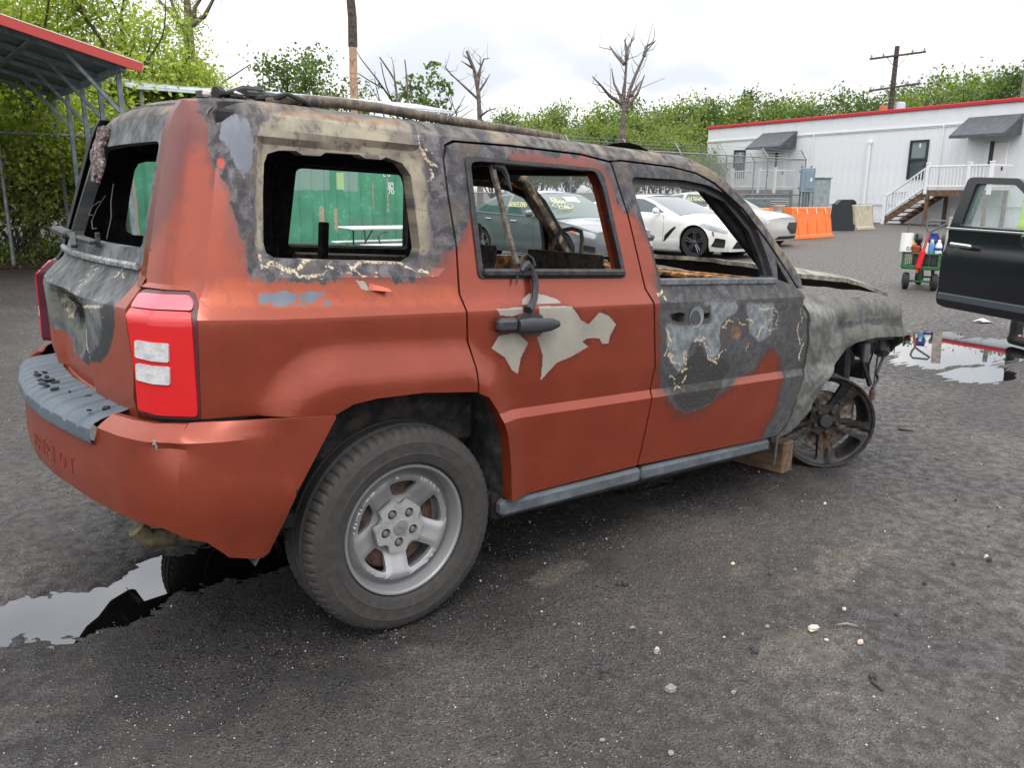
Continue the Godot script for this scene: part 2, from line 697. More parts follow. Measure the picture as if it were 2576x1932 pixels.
func build_gravel() -> void:
	var g := RandomNumberGenerator.new()
	g.seed = 77
	var mm := MultiMesh.new()
	mm.transform_format = MultiMesh.TRANSFORM_3D
	mm.use_colors = true
	mm.mesh = stone_mesh(5)
	var n := 60000
	mm.instance_count = n
	for i in n:
		var far := pow(g.randf(), 1.6)
		var ang := deg_to_rad(g.randf_range(-36.0, 36.0)) + deg_to_rad(38.9)
		var d := 1.5 + 11.0 * far
		var x := -1.254 + sin(ang) * d
		var z := 2.961 - cos(ang) * d
		var keep := clump_noise.get_noise_2d(x * 3.0, z * 3.0)
		var s := g.randf_range(0.0009, 0.0027) * (1.0 + far * 1.3)
		if g.randf() < 0.05: s *= 1.8
		if keep < -0.12: s *= 0.6
		var y := ground_height(x, z)
		if y < -0.010: s *= 0.5
		mm.set_instance_transform(i, Transform3D(Basis.from_euler(Vector3(g.randf() * 0.6, g.randf() * TAU, g.randf() * 0.6)).scaled(Vector3.ONE * s), Vector3(x, y + s * 0.35, z)))
		var t := g.randf()
		var c := Color(0.055, 0.053, 0.055)
		if t > 0.93: c = Color(0.42, 0.40, 0.37)
		elif t > 0.72: c = Color(0.17, 0.16, 0.15)
		elif t > 0.45: c = Color(0.11, 0.10, 0.095)
		mm.set_instance_color(i, c)
	var o := MultiMeshInstance3D.new()
	o.name = "gravel"
	o.multimesh = mm
	o.material_override = paint("gravel", Color.WHITE, 0.75, 0.0, {"vertex_color_use_as_albedo": true})
	add_child(o)
	tag(o, "small loose gravel scattered over the dark yard", "gravel", "", "stuff")
# ---------------------------------------------------------------- outlines on the wreck's side (x along the car, height) and tailgate (z, height), in metres
const MARKS := {
	"char_q": [-0.700, 1.632, -0.681, 1.595, -0.660, 1.536, -0.644, 1.466, -0.611, 1.436, -0.572, 1.406, -0.551, 1.357, -0.535, 1.315, -0.533, 1.276, -0.510, 1.242, -0.498, 1.197, -0.504, 1.150, -0.460, 1.153, -0.254, 1.141, -0.225, 1.151, -0.159, 1.158, -0.072, 1.158, -0.003, 1.142, 0.115, 1.154, 0.150, 1.209, 0.168, 1.236, 0.210, 1.238, 0.294, 1.371, 0.354, 1.659, -0.106, 1.687, -0.484, 1.674],
	"char_rd": [0.209, 1.599, 0.208, 1.548, 0.235, 1.477, 0.249, 1.423, 0.262, 1.374, 0.291, 1.449, 0.311, 1.520, 0.478, 1.532, 0.472, 1.566, 0.514, 1.577, 0.658, 1.569, 0.873, 1.586, 0.931, 1.562, 0.963, 1.526, 0.988, 1.448, 1.016, 1.384, 1.078, 1.408, 1.154, 1.556, 1.137, 1.690, 0.752, 1.695],
	"grey_q": [-0.591, 1.590, -0.507, 1.591, -0.479, 1.535, -0.485, 1.441, -0.522, 1.423, -0.543, 1.454, -0.587, 1.511, -0.611, 1.529, -0.611, 1.569],
	"beige_q": [-0.470, 1.558, -0.383, 1.617, -0.171, 1.629, 0.126, 1.634, 0.077, 1.551, -0.106, 1.548, -0.302, 1.547, -0.453, 1.535],
	"rust_q": [-0.357, 1.620, 0.081, 1.632, 0.068, 1.615, -0.182, 1.610, -0.354, 1.606],
	"streak_q": [-0.469, 1.109, -0.403, 1.115, -0.294, 1.111, -0.214, 1.086, -0.281, 1.088, -0.408, 1.085, -0.470, 1.096],
	"ember_q": [-0.620, 1.470, -0.594, 1.472, -0.581, 1.456, -0.590, 1.440, -0.613, 1.451],
	"peel_q": [-0.163, 1.147, -0.137, 1.144, -0.121, 1.124, -0.104, 1.111, -0.150, 1.122],
	"prim_a": [0.455, 1.076, 0.495, 1.096, 0.559, 1.090, 0.613, 1.074, 0.631, 1.059, 0.449, 1.059],
	"prim_b": [0.336, 1.049, 0.446, 1.053, 0.449, 1.033, 0.399, 1.023, 0.349, 1.028],
	"prim_c": [0.521, 1.053, 0.672, 1.048, 0.698, 1.024, 0.721, 0.997, 0.759, 0.980, 0.780, 0.995, 0.815, 1.022, 0.861, 1.008, 0.905, 0.973, 0.875, 0.931, 0.869, 0.903, 0.838, 0.903, 0.818, 0.926, 0.755, 0.927, 0.732, 0.918, 0.764, 0.897, 0.686, 0.867, 0.610, 0.848, 0.538, 0.791, 0.544, 0.878, 0.514, 0.946, 0.589, 0.988, 0.575, 1.009, 0.521, 1.011],
	"prim_d": [0.315, 0.920, 0.345, 0.960, 0.426, 0.967, 0.474, 0.928, 0.444, 0.880, 0.432, 0.824, 0.406, 0.838, 0.373, 0.885],
	"char_fd": [1.181, 1.236, 1.149, 1.080, 1.148, 1.049, 1.178, 0.728, 1.209, 0.665, 1.277, 0.599, 1.345, 0.579, 1.492, 0.593, 1.603, 0.651, 1.712, 0.696, 1.843, 0.732, 1.899, 0.803, 1.945, 0.819, 2.020, 0.758, 2.052, 0.707, 2.046, 0.619, 2.027, 0.515, 1.919, 0.368, 2.103, 0.259, 2.564, 0.253, 3.330, 0.650, 3.330, 1.215, 2.210, 1.245, 1.751, 1.647, 1.025, 1.588, 1.058, 1.436],
	"ash_fd": [1.294, 1.047, 1.662, 1.039, 1.667, 0.991, 1.557, 0.951, 1.553, 0.811, 1.478, 0.794, 1.427, 0.880, 1.347, 0.876, 1.340, 0.774, 1.285, 0.753, 1.228, 0.808, 1.190, 0.918, 1.186, 0.967, 1.301, 0.950, 1.487, 0.954, 1.479, 1.015],
	"rust_fd": [1.624, 0.926, 1.674, 0.932, 1.708, 0.899, 1.683, 0.869, 1.630, 0.877],
	"ash2_fd": [1.706, 1.034, 1.938, 1.027, 1.928, 0.879, 1.838, 0.846, 1.770, 0.887],
	"deep_fd": [1.336, 0.800, 1.428, 0.871, 1.472, 0.790, 1.575, 0.800, 1.643, 0.750, 1.526, 0.608, 1.344, 0.585, 1.265, 0.634, 1.221, 0.758, 1.299, 0.743],
	"soot_fender": [2.514, 0.908, 3.408, 0.904, 3.627, 0.803, 2.779, 0.890, 2.542, 0.876],
	"light_fender": [2.244, 1.019, 2.478, 0.981, 2.557, 0.802, 2.466, 0.683, 2.315, 0.565, 2.199, 0.402, 2.132, 0.390, 2.213, 0.575, 2.248, 0.721, 2.243, 0.921],
	"green_fender": [2.522, 0.867, 2.802, 0.889, 3.627, 0.803, 3.617, 0.679, 2.886, 0.824, 2.641, 0.813, 2.490, 0.744],
	"crack1": [1.213, 0.843, 1.228, 0.816, 1.282, 0.770, 1.312, 0.759, 1.332, 0.783, 1.338, 0.843],
	"crack2": [1.373, 0.883, 1.406, 0.885, 1.441, 0.870, 1.468, 0.816, 1.506, 0.792, 1.546, 0.802, 1.556, 0.837],
	"crack3": [1.559, 0.933, 1.585, 0.954, 1.641, 0.965, 1.731, 0.957, 1.765, 0.924, 1.760, 0.851, 1.750, 0.815],
	"crack4": [1.818, 0.875, 1.859, 0.919, 1.953, 0.929, 1.962, 0.980, 1.819, 0.976],
	"crack5": [2.152, 0.992, 2.146, 0.925, 2.198, 0.825, 2.198, 0.745],
	"crack6": [1.194, 0.943, 1.212, 0.884, 1.211, 0.834, 1.237, 0.748, 1.318, 0.711, 1.346, 0.739],
	"crack7": [1.149, 1.080, 1.181, 1.071, 1.186, 1.056],
	"crackq1": [-0.455, 1.217, -0.438, 1.190, -0.383, 1.182, -0.248, 1.187, -0.174, 1.191, -0.165, 1.182, 0.064, 1.175, 0.096, 1.177],
	"crackq2": [0.125, 1.591, 0.124, 1.551, 0.148, 1.490, 0.133, 1.427],
	"hand_hole1": [1.217, 1.000, 1.272, 1.005, 1.306, 0.999, 1.305, 0.966, 1.284, 0.959, 1.229, 0.974],
	"hand_hole2": [1.425, 0.994, 1.471, 0.996, 1.468, 0.972, 1.433, 0.969],
	"dent_circle": [1.378, 0.983, 1.440, 0.980],
	"rod": [0.423, 1.522, 0.441, 1.419, 0.456, 1.315, 0.474, 1.228, 0.484, 1.190],
	"strap": [0.480, 1.187, 0.511, 1.175, 0.510, 1.131, 0.494, 1.084, 0.465, 1.052, 0.449, 1.041],
	"curl": [0.459, 1.175, 0.441, 1.161, 0.434, 1.135],
	"handle": [0.319, 1.024, 0.405, 1.020, 0.462, 1.033, 0.581, 1.008, 0.583, 0.973, 0.517, 0.966, 0.407, 0.969, 0.320, 0.983],
	"fdoor_top": [0.984, 1.576, 1.235, 1.583, 1.458, 1.578, 1.422, 1.578, 1.577, 1.563, 1.668, 1.530],
	"char_h": [-0.400, 1.011, -0.421, 0.894, -0.098, 0.875, -0.071, 0.839, 0.138, 0.824, 0.236, 0.887, 0.268, 0.863, 0.372, 0.876, 0.449, 0.914, 0.487, 0.957, 0.514, 1.002, 0.515, 1.074, 0.513, 1.086, 0.524, 1.110, 0.498, 1.140, 0.484, 1.163],
	"beige_h": [-0.442, 0.958, -0.040, 1.017, 0.104, 1.010, 0.180, 0.960, 0.196, 0.894, 0.124, 0.846, -0.035, 0.889, -0.104, 0.938],
	"tail": [-0.797, 1.112, -0.716, 1.111, -0.655, 1.112, -0.636, 1.103, -0.623, 1.071, -0.625, 0.780, -0.688, 0.780, -0.718, 0.783, -0.780, 0.791, -0.784, 0.917, -0.800, 1.078],
	"revlamp1": [-0.768, 0.987, -0.681, 0.981, -0.682, 0.933, -0.711, 0.936, -0.770, 0.940],
	"revlamp2": [-0.769, 0.927, -0.683, 0.924, -0.683, 0.871, -0.714, 0.872, -0.771, 0.880],
	"smudge_tail": [-0.712, 1.092, -0.689, 1.090, -0.643, 1.077, -0.639, 1.042, -0.678, 1.044, -0.700, 1.061],
	"dirt": [-0.485, 1.087, -0.471, 1.092, -0.454, 1.077, -0.476, 1.074],
}
# ---------------------------------------------------------------- burnt paint
class PaintMap:
	var w: int
	var h: int
	var lo: Vector2
	var span: Vector2
	var masks := []
	func _init(pw: int, ph: int, from: Vector2, size: Vector2) -> void:
		w = pw
		h = ph
		lo = from
		span = size
	func px(q: Vector2) -> Vector2:
		return Vector2((q.x - lo.x) / span.x * w, (1.0 - (q.y - lo.y) / span.y) * h)
	func uv(a: float, b: float) -> Vector2:
		return Vector2((a - lo.x) / span.x, 1.0 - (b - lo.y) / span.y)
	func fill(img: Image, poly: PackedVector2Array) -> void:
		var k := poly.size()
		var pts := PackedVector2Array()
		var y0 := 1e9
		var y1 := -1e9
		for q in poly:
			var p := px(q)
			pts.append(p)
			y0 = minf(y0, p.y)
			y1 = maxf(y1, p.y)
		for y in range(maxi(0, int(y0)), mini(h, int(y1) + 1)):
			var cuts := []
			var fy := y + 0.5
			for i in k:
				var a := pts[i]
				var b := pts[(i + 1) % k]
				if (a.y <= fy) != (b.y <= fy): cuts.append(a.x + (fy - a.y) / (b.y - a.y) * (b.x - a.x))
			cuts.sort()
			for i in range(0, cuts.size() - 1, 2):
				var x0 := clampi(int(round(cuts[i])), 0, w)
				var x1 := clampi(int(round(cuts[i + 1])), 0, w)
				if x1 > x0: img.fill_rect(Rect2i(x0, y, x1 - x0, 1), Color.WHITE)
	func mask(polys: Array, soft: int) -> PackedByteArray:
		var img := Image.create(w, h, false, Image.FORMAT_L8)
		for p in polys: fill(img, p)
		if soft > 1:
			img.resize(w / soft, h / soft, Image.INTERPOLATE_LANCZOS)
			img.resize(w, h, Image.INTERPOLATE_CUBIC)
		return img.get_data()
	func lines(list: Array, thick: float, sd: int) -> PackedByteArray:
		var g := RandomNumberGenerator.new()
		g.seed = sd
		var img := Image.create(w, h, false, Image.FORMAT_L8)
		for poly in list:
			for i in poly.size() - 1:
				var a := px(poly[i])
				var b := px(poly[i + 1])
				var n := int(a.distance_to(b)) + 1
				var wob := 0.0
				var drift := 0.0
				var body := g.randf()
				for j in n:
					drift = clampf(drift + g.randf_range(-0.35, 0.35), -1.1, 1.1)
					wob = clampf(wob + drift, -9.0, 9.0)
					body = clampf(body + g.randf_range(-0.16, 0.16), -0.35, 1.0)
					if body < 0.0: continue
					var q := a.lerp(b, float(j) / n) + (b - a).orthogonal().normalized() * wob
					var s := int(thick * body * 2.4) + 1
					img.fill_rect(Rect2i(int(q.x), int(q.y), s, maxi(1, s - g.randi() % 2)), Color.WHITE)
					if g.randf() < 0.06: img.fill_rect(Rect2i(int(q.x + g.randf_range(-14, 14)), int(q.y + g.randf_range(-14, 14)), g.randi() % 4 + 1, g.randi() % 3 + 1), Color.WHITE)
		return img.get_data()
	func noise(freq: float, sd: int, oct := 4, ridged := false) -> PackedByteArray:
		var n := FastNoiseLite.new()
		n.seed = sd
		n.frequency = freq
		n.fractal_octaves = oct
		if ridged: n.fractal_type = FastNoiseLite.FRACTAL_RIDGED
		var i := n.get_image(w, h)
		i.convert(Image.FORMAT_L8)
		return i.get_data()

func marks(names: Array) -> Array:
	var o := []
	for n in names: o.append(pv(MARKS[n]))
	return o

var side_skin: PaintMap
var gate_skin: PaintMap

func mixc(c: Vector3, d: Vector3, t: float) -> Vector3:
	return c + (d - c) * clampf(t, 0.0, 1.0)

func skin_material(key: String, sk: PaintMap, rgb: PackedByteArray, rough: PackedByteArray, height: PackedByteArray, bump: float, metal := PackedByteArray()) -> StandardMaterial3D:
	var m := StandardMaterial3D.new()
	m.albedo_texture = ImageTexture.create_from_image(Image.create_from_data(sk.w, sk.h, false, Image.FORMAT_RGB8, rgb))
	m.roughness = 1.0
	m.roughness_texture = ImageTexture.create_from_image(Image.create_from_data(sk.w, sk.h, false, Image.FORMAT_L8, rough))
	var hi := Image.create_from_data(sk.w, sk.h, false, Image.FORMAT_L8, height)
	hi.convert(Image.FORMAT_RGBA8)
	hi.bump_map_to_normal_map(bump)
	m.normal_enabled = true
	m.normal_texture = ImageTexture.create_from_image(hi)
	m.metallic = 0.0
	m.metallic_specular = 0.6
	if metal.size() > 0:
		m.metallic = 1.0
		m.metallic_texture = ImageTexture.create_from_image(Image.create_from_data(sk.w, sk.h, false, Image.FORMAT_L8, metal))
	mats[key] = m
	return m

const COPPER := Vector3(136, 58, 38)

func paint_side() -> StandardMaterial3D:
	side_skin = PaintMap.new(1880, 580, Vector2(-0.95, 0.25), Vector2(4.7, 1.45))
	var s := side_skin
	var fender_area := PackedVector2Array([Vector2(2.16, 1.15), Vector2(2.228, 1.0), Vector2(2.241, 0.69), Vector2(2.20, 0.59), Vector2(2.15, 0.44), Vector2(2.06, 0.36), Vector2(2.06, 0.2), Vector2(3.8, 0.2), Vector2(3.8, 1.2)])
	var roof_area := PackedVector2Array([Vector2(-0.52, 1.7), Vector2(-0.52, 1.605), Vector2(0.15, 1.598), Vector2(1.45, 1.592), Vector2(1.62, 1.54), Vector2(1.80, 1.44), Vector2(1.95, 1.31), Vector2(2.10, 1.155), Vector2(2.4, 1.1), Vector2(2.3, 1.7)])
	var char_m := s.mask(marks(["char_q", "char_rd", "char_fd"]) + [fender_area, roof_area], 14)
	var halo := s.mask(marks(["char_q", "char_rd", "char_fd"]) + [pv([-0.86, 1.22, -0.765, 1.30, -0.745, 1.45, -0.70, 1.53, -0.62, 1.60, -0.70, 1.7, -0.9, 1.7])], 30)  # last outline: pillar-top soot, with the rear facet's shade painted in
	var roof_m := s.mask([roof_area], 8)
	var grey := s.mask(marks(["grey_q", "streak_q", "dirt"]), 8)
	var beige := s.mask(marks(["beige_q"]) + [pv([-0.475, 1.535, 0.12, 1.555, 0.135, 1.50, 0.118, 1.22, 0.085, 1.20, 0.08, 1.47, 0.04, 1.50, -0.36, 1.50, -0.42, 1.46, -0.43, 1.20, -0.462, 1.22])], 12)
	var rust := s.mask(marks(["rust_q", "rust_fd"]), 6)
	var ash := s.mask(marks(["ash_fd", "ash2_fd"]), 10)
	var deep := s.mask(marks(["deep_fd", "soot_fender"]), 8)
	var ember := s.mask(marks(["ember_q"]), 5)
	var prim := s.mask(marks(["prim_a", "prim_b", "prim_c", "prim_d", "peel_q"]), 1)
	var prim_halo := s.mask(marks(["prim_a", "prim_b", "prim_c", "prim_d", "peel_q", "handle"]), 14)
	var fender_m := s.mask([fender_area], 4)
	var light := s.mask(marks(["light_fender"]), 12)
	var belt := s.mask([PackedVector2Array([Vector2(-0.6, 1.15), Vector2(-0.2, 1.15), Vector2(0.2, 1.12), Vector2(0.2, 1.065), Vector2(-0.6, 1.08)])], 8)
	var crack := s.lines(marks(["crack1", "crack1", "crack2", "crack2", "crack3", "crack4", "crack4", "crack5", "crack6", "crack7", "crackq1", "crackq1", "crackq2"]), 1.5, 5)
	var n1 := s.noise(0.012, 3, 5)
	var n2 := s.noise(0.045, 7, 4)
	var n3 := s.noise(0.22, 9, 2)
	var rdg := s.noise(0.02, 12, 4, true)
	var n := s.w * s.h
	var rgb := PackedByteArray()
	var rough := PackedByteArray()
	var hgt := PackedByteArray()
	var met := PackedByteArray()
	rgb.resize(n * 3)
	rough.resize(n)
	hgt.resize(n)
	met.resize(n)
	for i in n:
		var a := (int(n1[i]) - 128) / 128.0
		var b := (int(n2[i]) - 128) / 128.0
		var f := (int(n3[i]) - 128) / 128.0
		var c := COPPER * (1.0 + 0.035 * a + 0.02 * f)
		var r := 58.0 + 12.0 * a + 8.0 * f
		var z := 128.0
		var mt := 110.0
		if f > 0.80 and b > 0.15:
			c = c * 0.8
		var ch := int(char_m[i]) / 255.0 + 0.30 * b + 0.16 * a + 0.06 * f
		var hl := int(halo[i]) / 255.0 + 0.20 * b
		if hl > 0.06:
			var k := clampf((hl - 0.06) * 1.6, 0.0, 0.68)
			c = mixc(c, Vector3(86, 52, 54), k)
			r += 60.0 * k
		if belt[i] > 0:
			var bk := smoothstep(0.1, 1.0, int(belt[i]) / 255.0 + 0.4 * b)  # discoloured ledge paint, with some sky reflection put into the tone
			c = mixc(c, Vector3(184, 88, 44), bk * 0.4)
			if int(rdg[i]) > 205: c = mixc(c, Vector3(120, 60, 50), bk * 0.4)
		var k1 := smoothstep(0.46, 0.58, ch)
		if k1 > 0.0:
			# char: slate, black and brown flakes
			var d := Vector3(62, 60, 66)
			d = mixc(d, Vector3(40, 40, 45), smoothstep(-0.1, 0.5, b + 0.5 * a + 0.3 * f))
			d = mixc(d, Vector3(84, 79, 82), smoothstep(0.1, 0.6, a - 0.5 * b + 0.4 * f))
			d = mixc(d, Vector3(80, 70, 62), smoothstep(0.2, 0.6, 0.5 * f - a))
			if i % s.w > s.w * 0.436: d = mixc(d, Vector3(44, 46, 47), 0.5)
			if f > 0.55 and a > 0.0: d = mixc(d, Vector3(118, 114, 112), 0.6)
			if int(rdg[i]) > 222 and f > 0.0: d = mixc(d, Vector3(112, 106, 102), 0.45)
			c = mixc(c, d, k1)
			mt *= 1.0 - k1
			r = lerpf(r, 205.0 - 60.0 * smoothstep(0.0, 0.5, -b), k1)
			z = lerpf(z, 128.0 + 34.0 * f + 40.0 * b, k1)
			if fender_m[i] > 100:
				d = Vector3(82, 83, 78)
				d = mixc(d, Vector3(58, 57, 57), smoothstep(0.0, 0.5, a + 0.5 * b))
				d = mixc(d, Vector3(104, 104, 92), smoothstep(0.1, 0.5, -a + 0.5 * f))
				d = mixc(d, Vector3(150, 146, 104), smoothstep(0.45, 0.7, f + 0.3 * b) * 0.7)
				var lt := smoothstep(0.2, 0.8, int(light[i]) / 255.0 + 0.3 * b)
				d = mixc(d, mixc(Vector3(136, 140, 137), Vector3(84, 86, 84), 0.5 + 0.9 * b), lt * 0.7)
				c = mixc(c, d * 0.86, 0.95)
				r = 150.0 + 40.0 * b - 40.0 * lt
			var rf := int(roof_m[i]) / 255.0
			if rf > 0.1:
				d = mixc(Vector3(82, 76, 72), Vector3(48, 47, 50), smoothstep(-0.1, 0.4, b))
				d = mixc(d, Vector3(122, 106, 86), smoothstep(0.1, 0.5, a + 0.3 * f) * 0.8)
				c = mixc(c, d, rf)
			var as_ := smoothstep(0.35, 0.75, int(ash[i]) / 255.0 + 0.35 * b + 0.15 * a)
			if as_ > 0.0: c = mixc(c, mixc(Vector3(128, 138, 144), Vector3(96, 100, 102), 0.5 + b), as_ * 0.85)
			var dp := smoothstep(0.4, 0.7, int(deep[i]) / 255.0 + 0.3 * b)
			if dp > 0.0:
				c = mixc(c, mixc(Vector3(24, 23, 24), Vector3(60, 54, 50), 0.3 + 0.9 * f), dp * 0.95)
				z += dp * 50.0 * f
		if grey[i] > 20:
			var gk := smoothstep(0.40, 0.60, int(grey[i]) / 255.0 + 0.45 * b + 0.12 * f)
			c = mixc(c, Vector3(90, 96, 109) * (1.0 + 0.10 * a + 0.08 * b), gk)
			z = lerpf(z, 128.0, gk)
			mt *= 1.0 - gk
			r = lerpf(r, 150.0, gk)
		if beige[i] > 20:
			var bk2 := smoothstep(0.34, 0.80, int(beige[i]) / 255.0 + 0.34 * b + 0.16 * a)
			var bc := mixc(Vector3(144, 136, 116), Vector3(104, 95, 84), 0.45 + 0.9 * a + 0.5 * b)
			bc = mixc(bc, Vector3(70, 64, 60), smoothstep(0.35, 0.6, b + 0.5 * f) * 0.6)
			c = mixc(c, bc, bk2)
			z = lerpf(z, 128.0 + 10.0 * f, bk2)
			mt *= 1.0 - bk2
			r = lerpf(r, 170.0, bk2)
		if rust[i] > 20:
			c = mixc(c, mixc(Vector3(150, 106, 64), Vector3(100, 68, 46), 0.5 + b), smoothstep(0.3, 0.8, int(rust[i]) / 255.0 + 0.4 * b) * 0.7)
		if ember[i] > 20:
			c = mixc(c, Vector3(176, 66, 50), smoothstep(0.35, 0.65, int(ember[i]) / 255.0 + 0.2 * b))
		if prim_halo[i] > 8 and k1 < 0.5:
			var ph := smoothstep(0.1, 0.7, int(prim_halo[i]) / 255.0 + 0.35 * b + 0.15 * f)
			c = mixc(c, Vector3(92, 42, 40), ph * 0.6)
		if prim[i] > 0:
			c = mixc(Vector3(150, 145, 134), Vector3(132, 127, 118), 0.5 + 0.7 * a)
			r = 150.0
			z = 96.0
			mt = 0.0
		if crack[i] > 0 and f > -0.35:
			c = mixc(Vector3(196, 178, 152), Vector3(150, 134, 112), 0.5 - f)
			z = 180.0
			mt = 0.0
		rgb[i * 3] = clampi(int(c.x), 0, 255)
		rgb[i * 3 + 1] = clampi(int(c.y), 0, 255)
		rgb[i * 3 + 2] = clampi(int(c.z), 0, 255)
		rough[i] = clampi(int(r), 40, 255)
		hgt[i] = clampi(int(z), 0, 255)
		met[i] = int(mt)
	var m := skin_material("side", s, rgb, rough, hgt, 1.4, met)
	return m

func paint_gate() -> StandardMaterial3D:
	gate_skin = PaintMap.new(760, 460, Vector2(-0.9, 0.62), Vector2(1.8, 1.08))
	var s := gate_skin
	var upper := PackedVector2Array([Vector2(-0.9, 0.93), Vector2(-0.42, 0.90), Vector2(-0.10, 0.875), Vector2(-0.07, 0.84), Vector2(0.135, 0.822), Vector2(0.236, 0.887), Vector2(0.268, 0.863), Vector2(0.372, 0.872), Vector2(0.45, 0.914), Vector2(0.487, 0.957), Vector2(0.514, 1.01), Vector2(0.52, 1.11), Vector2(0.50, 1.15), Vector2(0.50, 1.20), Vector2(0.9, 1.25), Vector2(0.9, 1.75), Vector2(-0.9, 1.75)])
	var ch := s.mask([upper], 4)
	var beige := s.mask(marks(["beige_h"]) + [PackedVector2Array([Vector2(-0.6, 1.05), Vector2(0.1, 1.03), Vector2(0.0, 0.9), Vector2(-0.5, 0.93)])], 12)
	var dark := s.mask([PackedVector2Array([Vector2(0.25, 0.86), Vector2(0.40, 0.86), Vector2(0.5, 0.96), Vector2(0.52, 1.06), Vector2(0.44, 1.06), Vector2(0.40, 0.94)]), PackedVector2Array([Vector2(0.0, 0.8), Vector2(0.25, 0.8), Vector2(0.27, 0.95), Vector2(0.18, 0.9)])], 10)
	var marks_l := s.lines([pv([-0.35, 1.045, -0.05, 1.05, 0.2, 1.045, 0.42, 1.07]), pv([0.1, 1.09, 0.18, 1.075, 0.14, 1.10]), pv([0.1, 1.14, 0.16, 1.13, 0.20, 1.14]), pv([0.36, 1.125, 0.40, 1.14, 0.42, 1.12]), pv([0.0, 1.0, 0.12, 0.94, 0.16, 0.86, 0.2, 0.83]), pv([0.2, 0.98, 0.18, 0.9])], 1.3, 8)
	var n1 := s.noise(0.016, 33, 4)
	var n2 := s.noise(0.06, 37, 4)
	var n3 := s.noise(0.25, 39, 2)
	var n := s.w * s.h
	var rgb := PackedByteArray()
	var rough := PackedByteArray()
	var hgt := PackedByteArray()
	var met := PackedByteArray()
	rgb.resize(n * 3)
	rough.resize(n)
	hgt.resize(n)
	met.resize(n)
	for i in n:
		var a := (int(n1[i]) - 128) / 128.0
		var b := (int(n2[i]) - 128) / 128.0
		var f := (int(n3[i]) - 128) / 128.0
		var c := COPPER * (0.96 + 0.03 * a + 0.02 * f)
		var r := 105.0 + 14.0 * a
		var z := 128.0
		var k := smoothstep(0.45, 0.58, int(ch[i]) / 255.0 + 0.22 * b + 0.05 * f)
		if k > 0.0:
			var d := mixc(Vector3(70, 74, 76), Vector3(46, 48, 52), smoothstep(-0.2, 0.6, 0.4 * b + a))
			d = mixc(d, Vector3(94, 98, 99), smoothstep(0.1, 0.6, -a - 0.15 * b))
			var be := smoothstep(0.35, 0.8, int(beige[i]) / 255.0 + 0.4 * b + 0.2 * a)
			d = mixc(d, mixc(Vector3(112, 112, 99), Vector3(84, 86, 78), 0.5 + 0.6 * b), be * 0.75)
			var dk := smoothstep(0.3, 0.7, int(dark[i]) / 255.0 + 0.45 * b)
			d = mixc(d, Vector3(26, 27, 31), dk * 0.85)
			c = mixc(c, d, k)
			r = lerpf(r, 165.0 + 50.0 * b, k)
		if marks_l[i] > 0 and f > -0.3:
			c = Vector3(176, 166, 146)
			z = 190.0
		rgb[i * 3] = clampi(int(c.x), 0, 255)
		rgb[i * 3 + 1] = clampi(int(c.y), 0, 255)
		rgb[i * 3 + 2] = clampi(int(c.z), 0, 255)
		rough[i] = clampi(int(r), 40, 255)
		hgt[i] = clampi(int(z), 0, 255)
	return skin_material("gate", s, rgb, rough, hgt, 0.9)
# ---------------------------------------------------------------- the burnt-out SUV
const HEIGHT_Z := [0.20, 0.78, 0.28, 0.825, 0.36, 0.856, 0.655, 0.866, 0.668, 0.866, 0.698, 0.850, 0.80, 0.854, 1.03, 0.848, 1.045, 0.846, 1.10, 0.816, 1.13, 0.806, 1.56, 0.690, 1.60, 0.668, 1.63, 0.635, 1.645, 0.60]
const PLAN_X := [-0.92, -0.720, -0.78, -0.690, -0.72, -0.668, -0.615, -0.592, -0.45, -0.45, -0.25, -0.25, 2.4, 2.4, 2.9, 2.9, 3.3, 3.3, 3.45, 3.42, 3.65, 3.50]
const PLAN_Z := [-0.92, -0.30, -0.78, -0.178, -0.72, -0.120, -0.615, -0.055, -0.45, -0.010, -0.25, 0.0, 2.4, 0.0, 2.9, -0.02, 3.3, -0.07, 3.45, -0.12, 3.65, -0.28]
const GATE_X := [0.64, -0.755, 0.70, -0.765, 0.80, -0.79, 1.03, -0.805, 1.06, -0.80, 1.13, -0.735, 1.16, -0.72, 1.20, -0.71, 1.55, -0.60, 1.60, -0.585]
const BUMP_X := [-1.60, -0.25, -1.45, -0.40, -1.25, -0.60, -1.14, -0.70, -1.04, -0.765, -0.95, -0.805, -0.75, -0.85, -0.40, -0.893, 0.0, -0.905]
const BUMP_Z := [-1.60, 0.889, -1.45, 0.887, -1.25, 0.870, -1.14, 0.84, -1.04, 0.772, -0.95, 0.68, -0.75, 0.49, -0.40, 0.22, 0.0, 0.0]
const BUMP_IN := [0.30, 0.05, 0.40, 0.03, 0.50, 0.008, 0.56, 0.0, 0.728, 0.0, 0.74, 0.012, 0.79, 0.075]
var flare_rear := PackedVector2Array([Vector2(-0.62, 0.25), Vector2(-0.489, 0.783), Vector2(-0.439, 0.879), Vector2(-0.358, 0.939), Vector2(-0.261, 0.957), Vector2(0.231, 0.944), Vector2(0.343, 0.858), Vector2(0.421, 0.722), Vector2(0.460, 0.587), Vector2(0.501, 0.389), Vector2(0.53, 0.2)])
var flare_front := PackedVector2Array([Vector2(2.12, 0.25), Vector2(2.30, 0.55), Vector2(2.45, 0.80), Vector2(2.53, 0.89), Vector2(2.72, 0.92), Vector2(3.40, 0.88), Vector2(3.9, 0.75), Vector2(3.9, 0.2)])
var quarter_rim := PackedVector2Array([Vector2(-0.465, 1.535), Vector2(0.10, 1.560), Vector2(0.138, 1.515), Vector2(0.143, 1.165), Vector2(-0.44, 1.172), Vector2(-0.478, 1.215)])

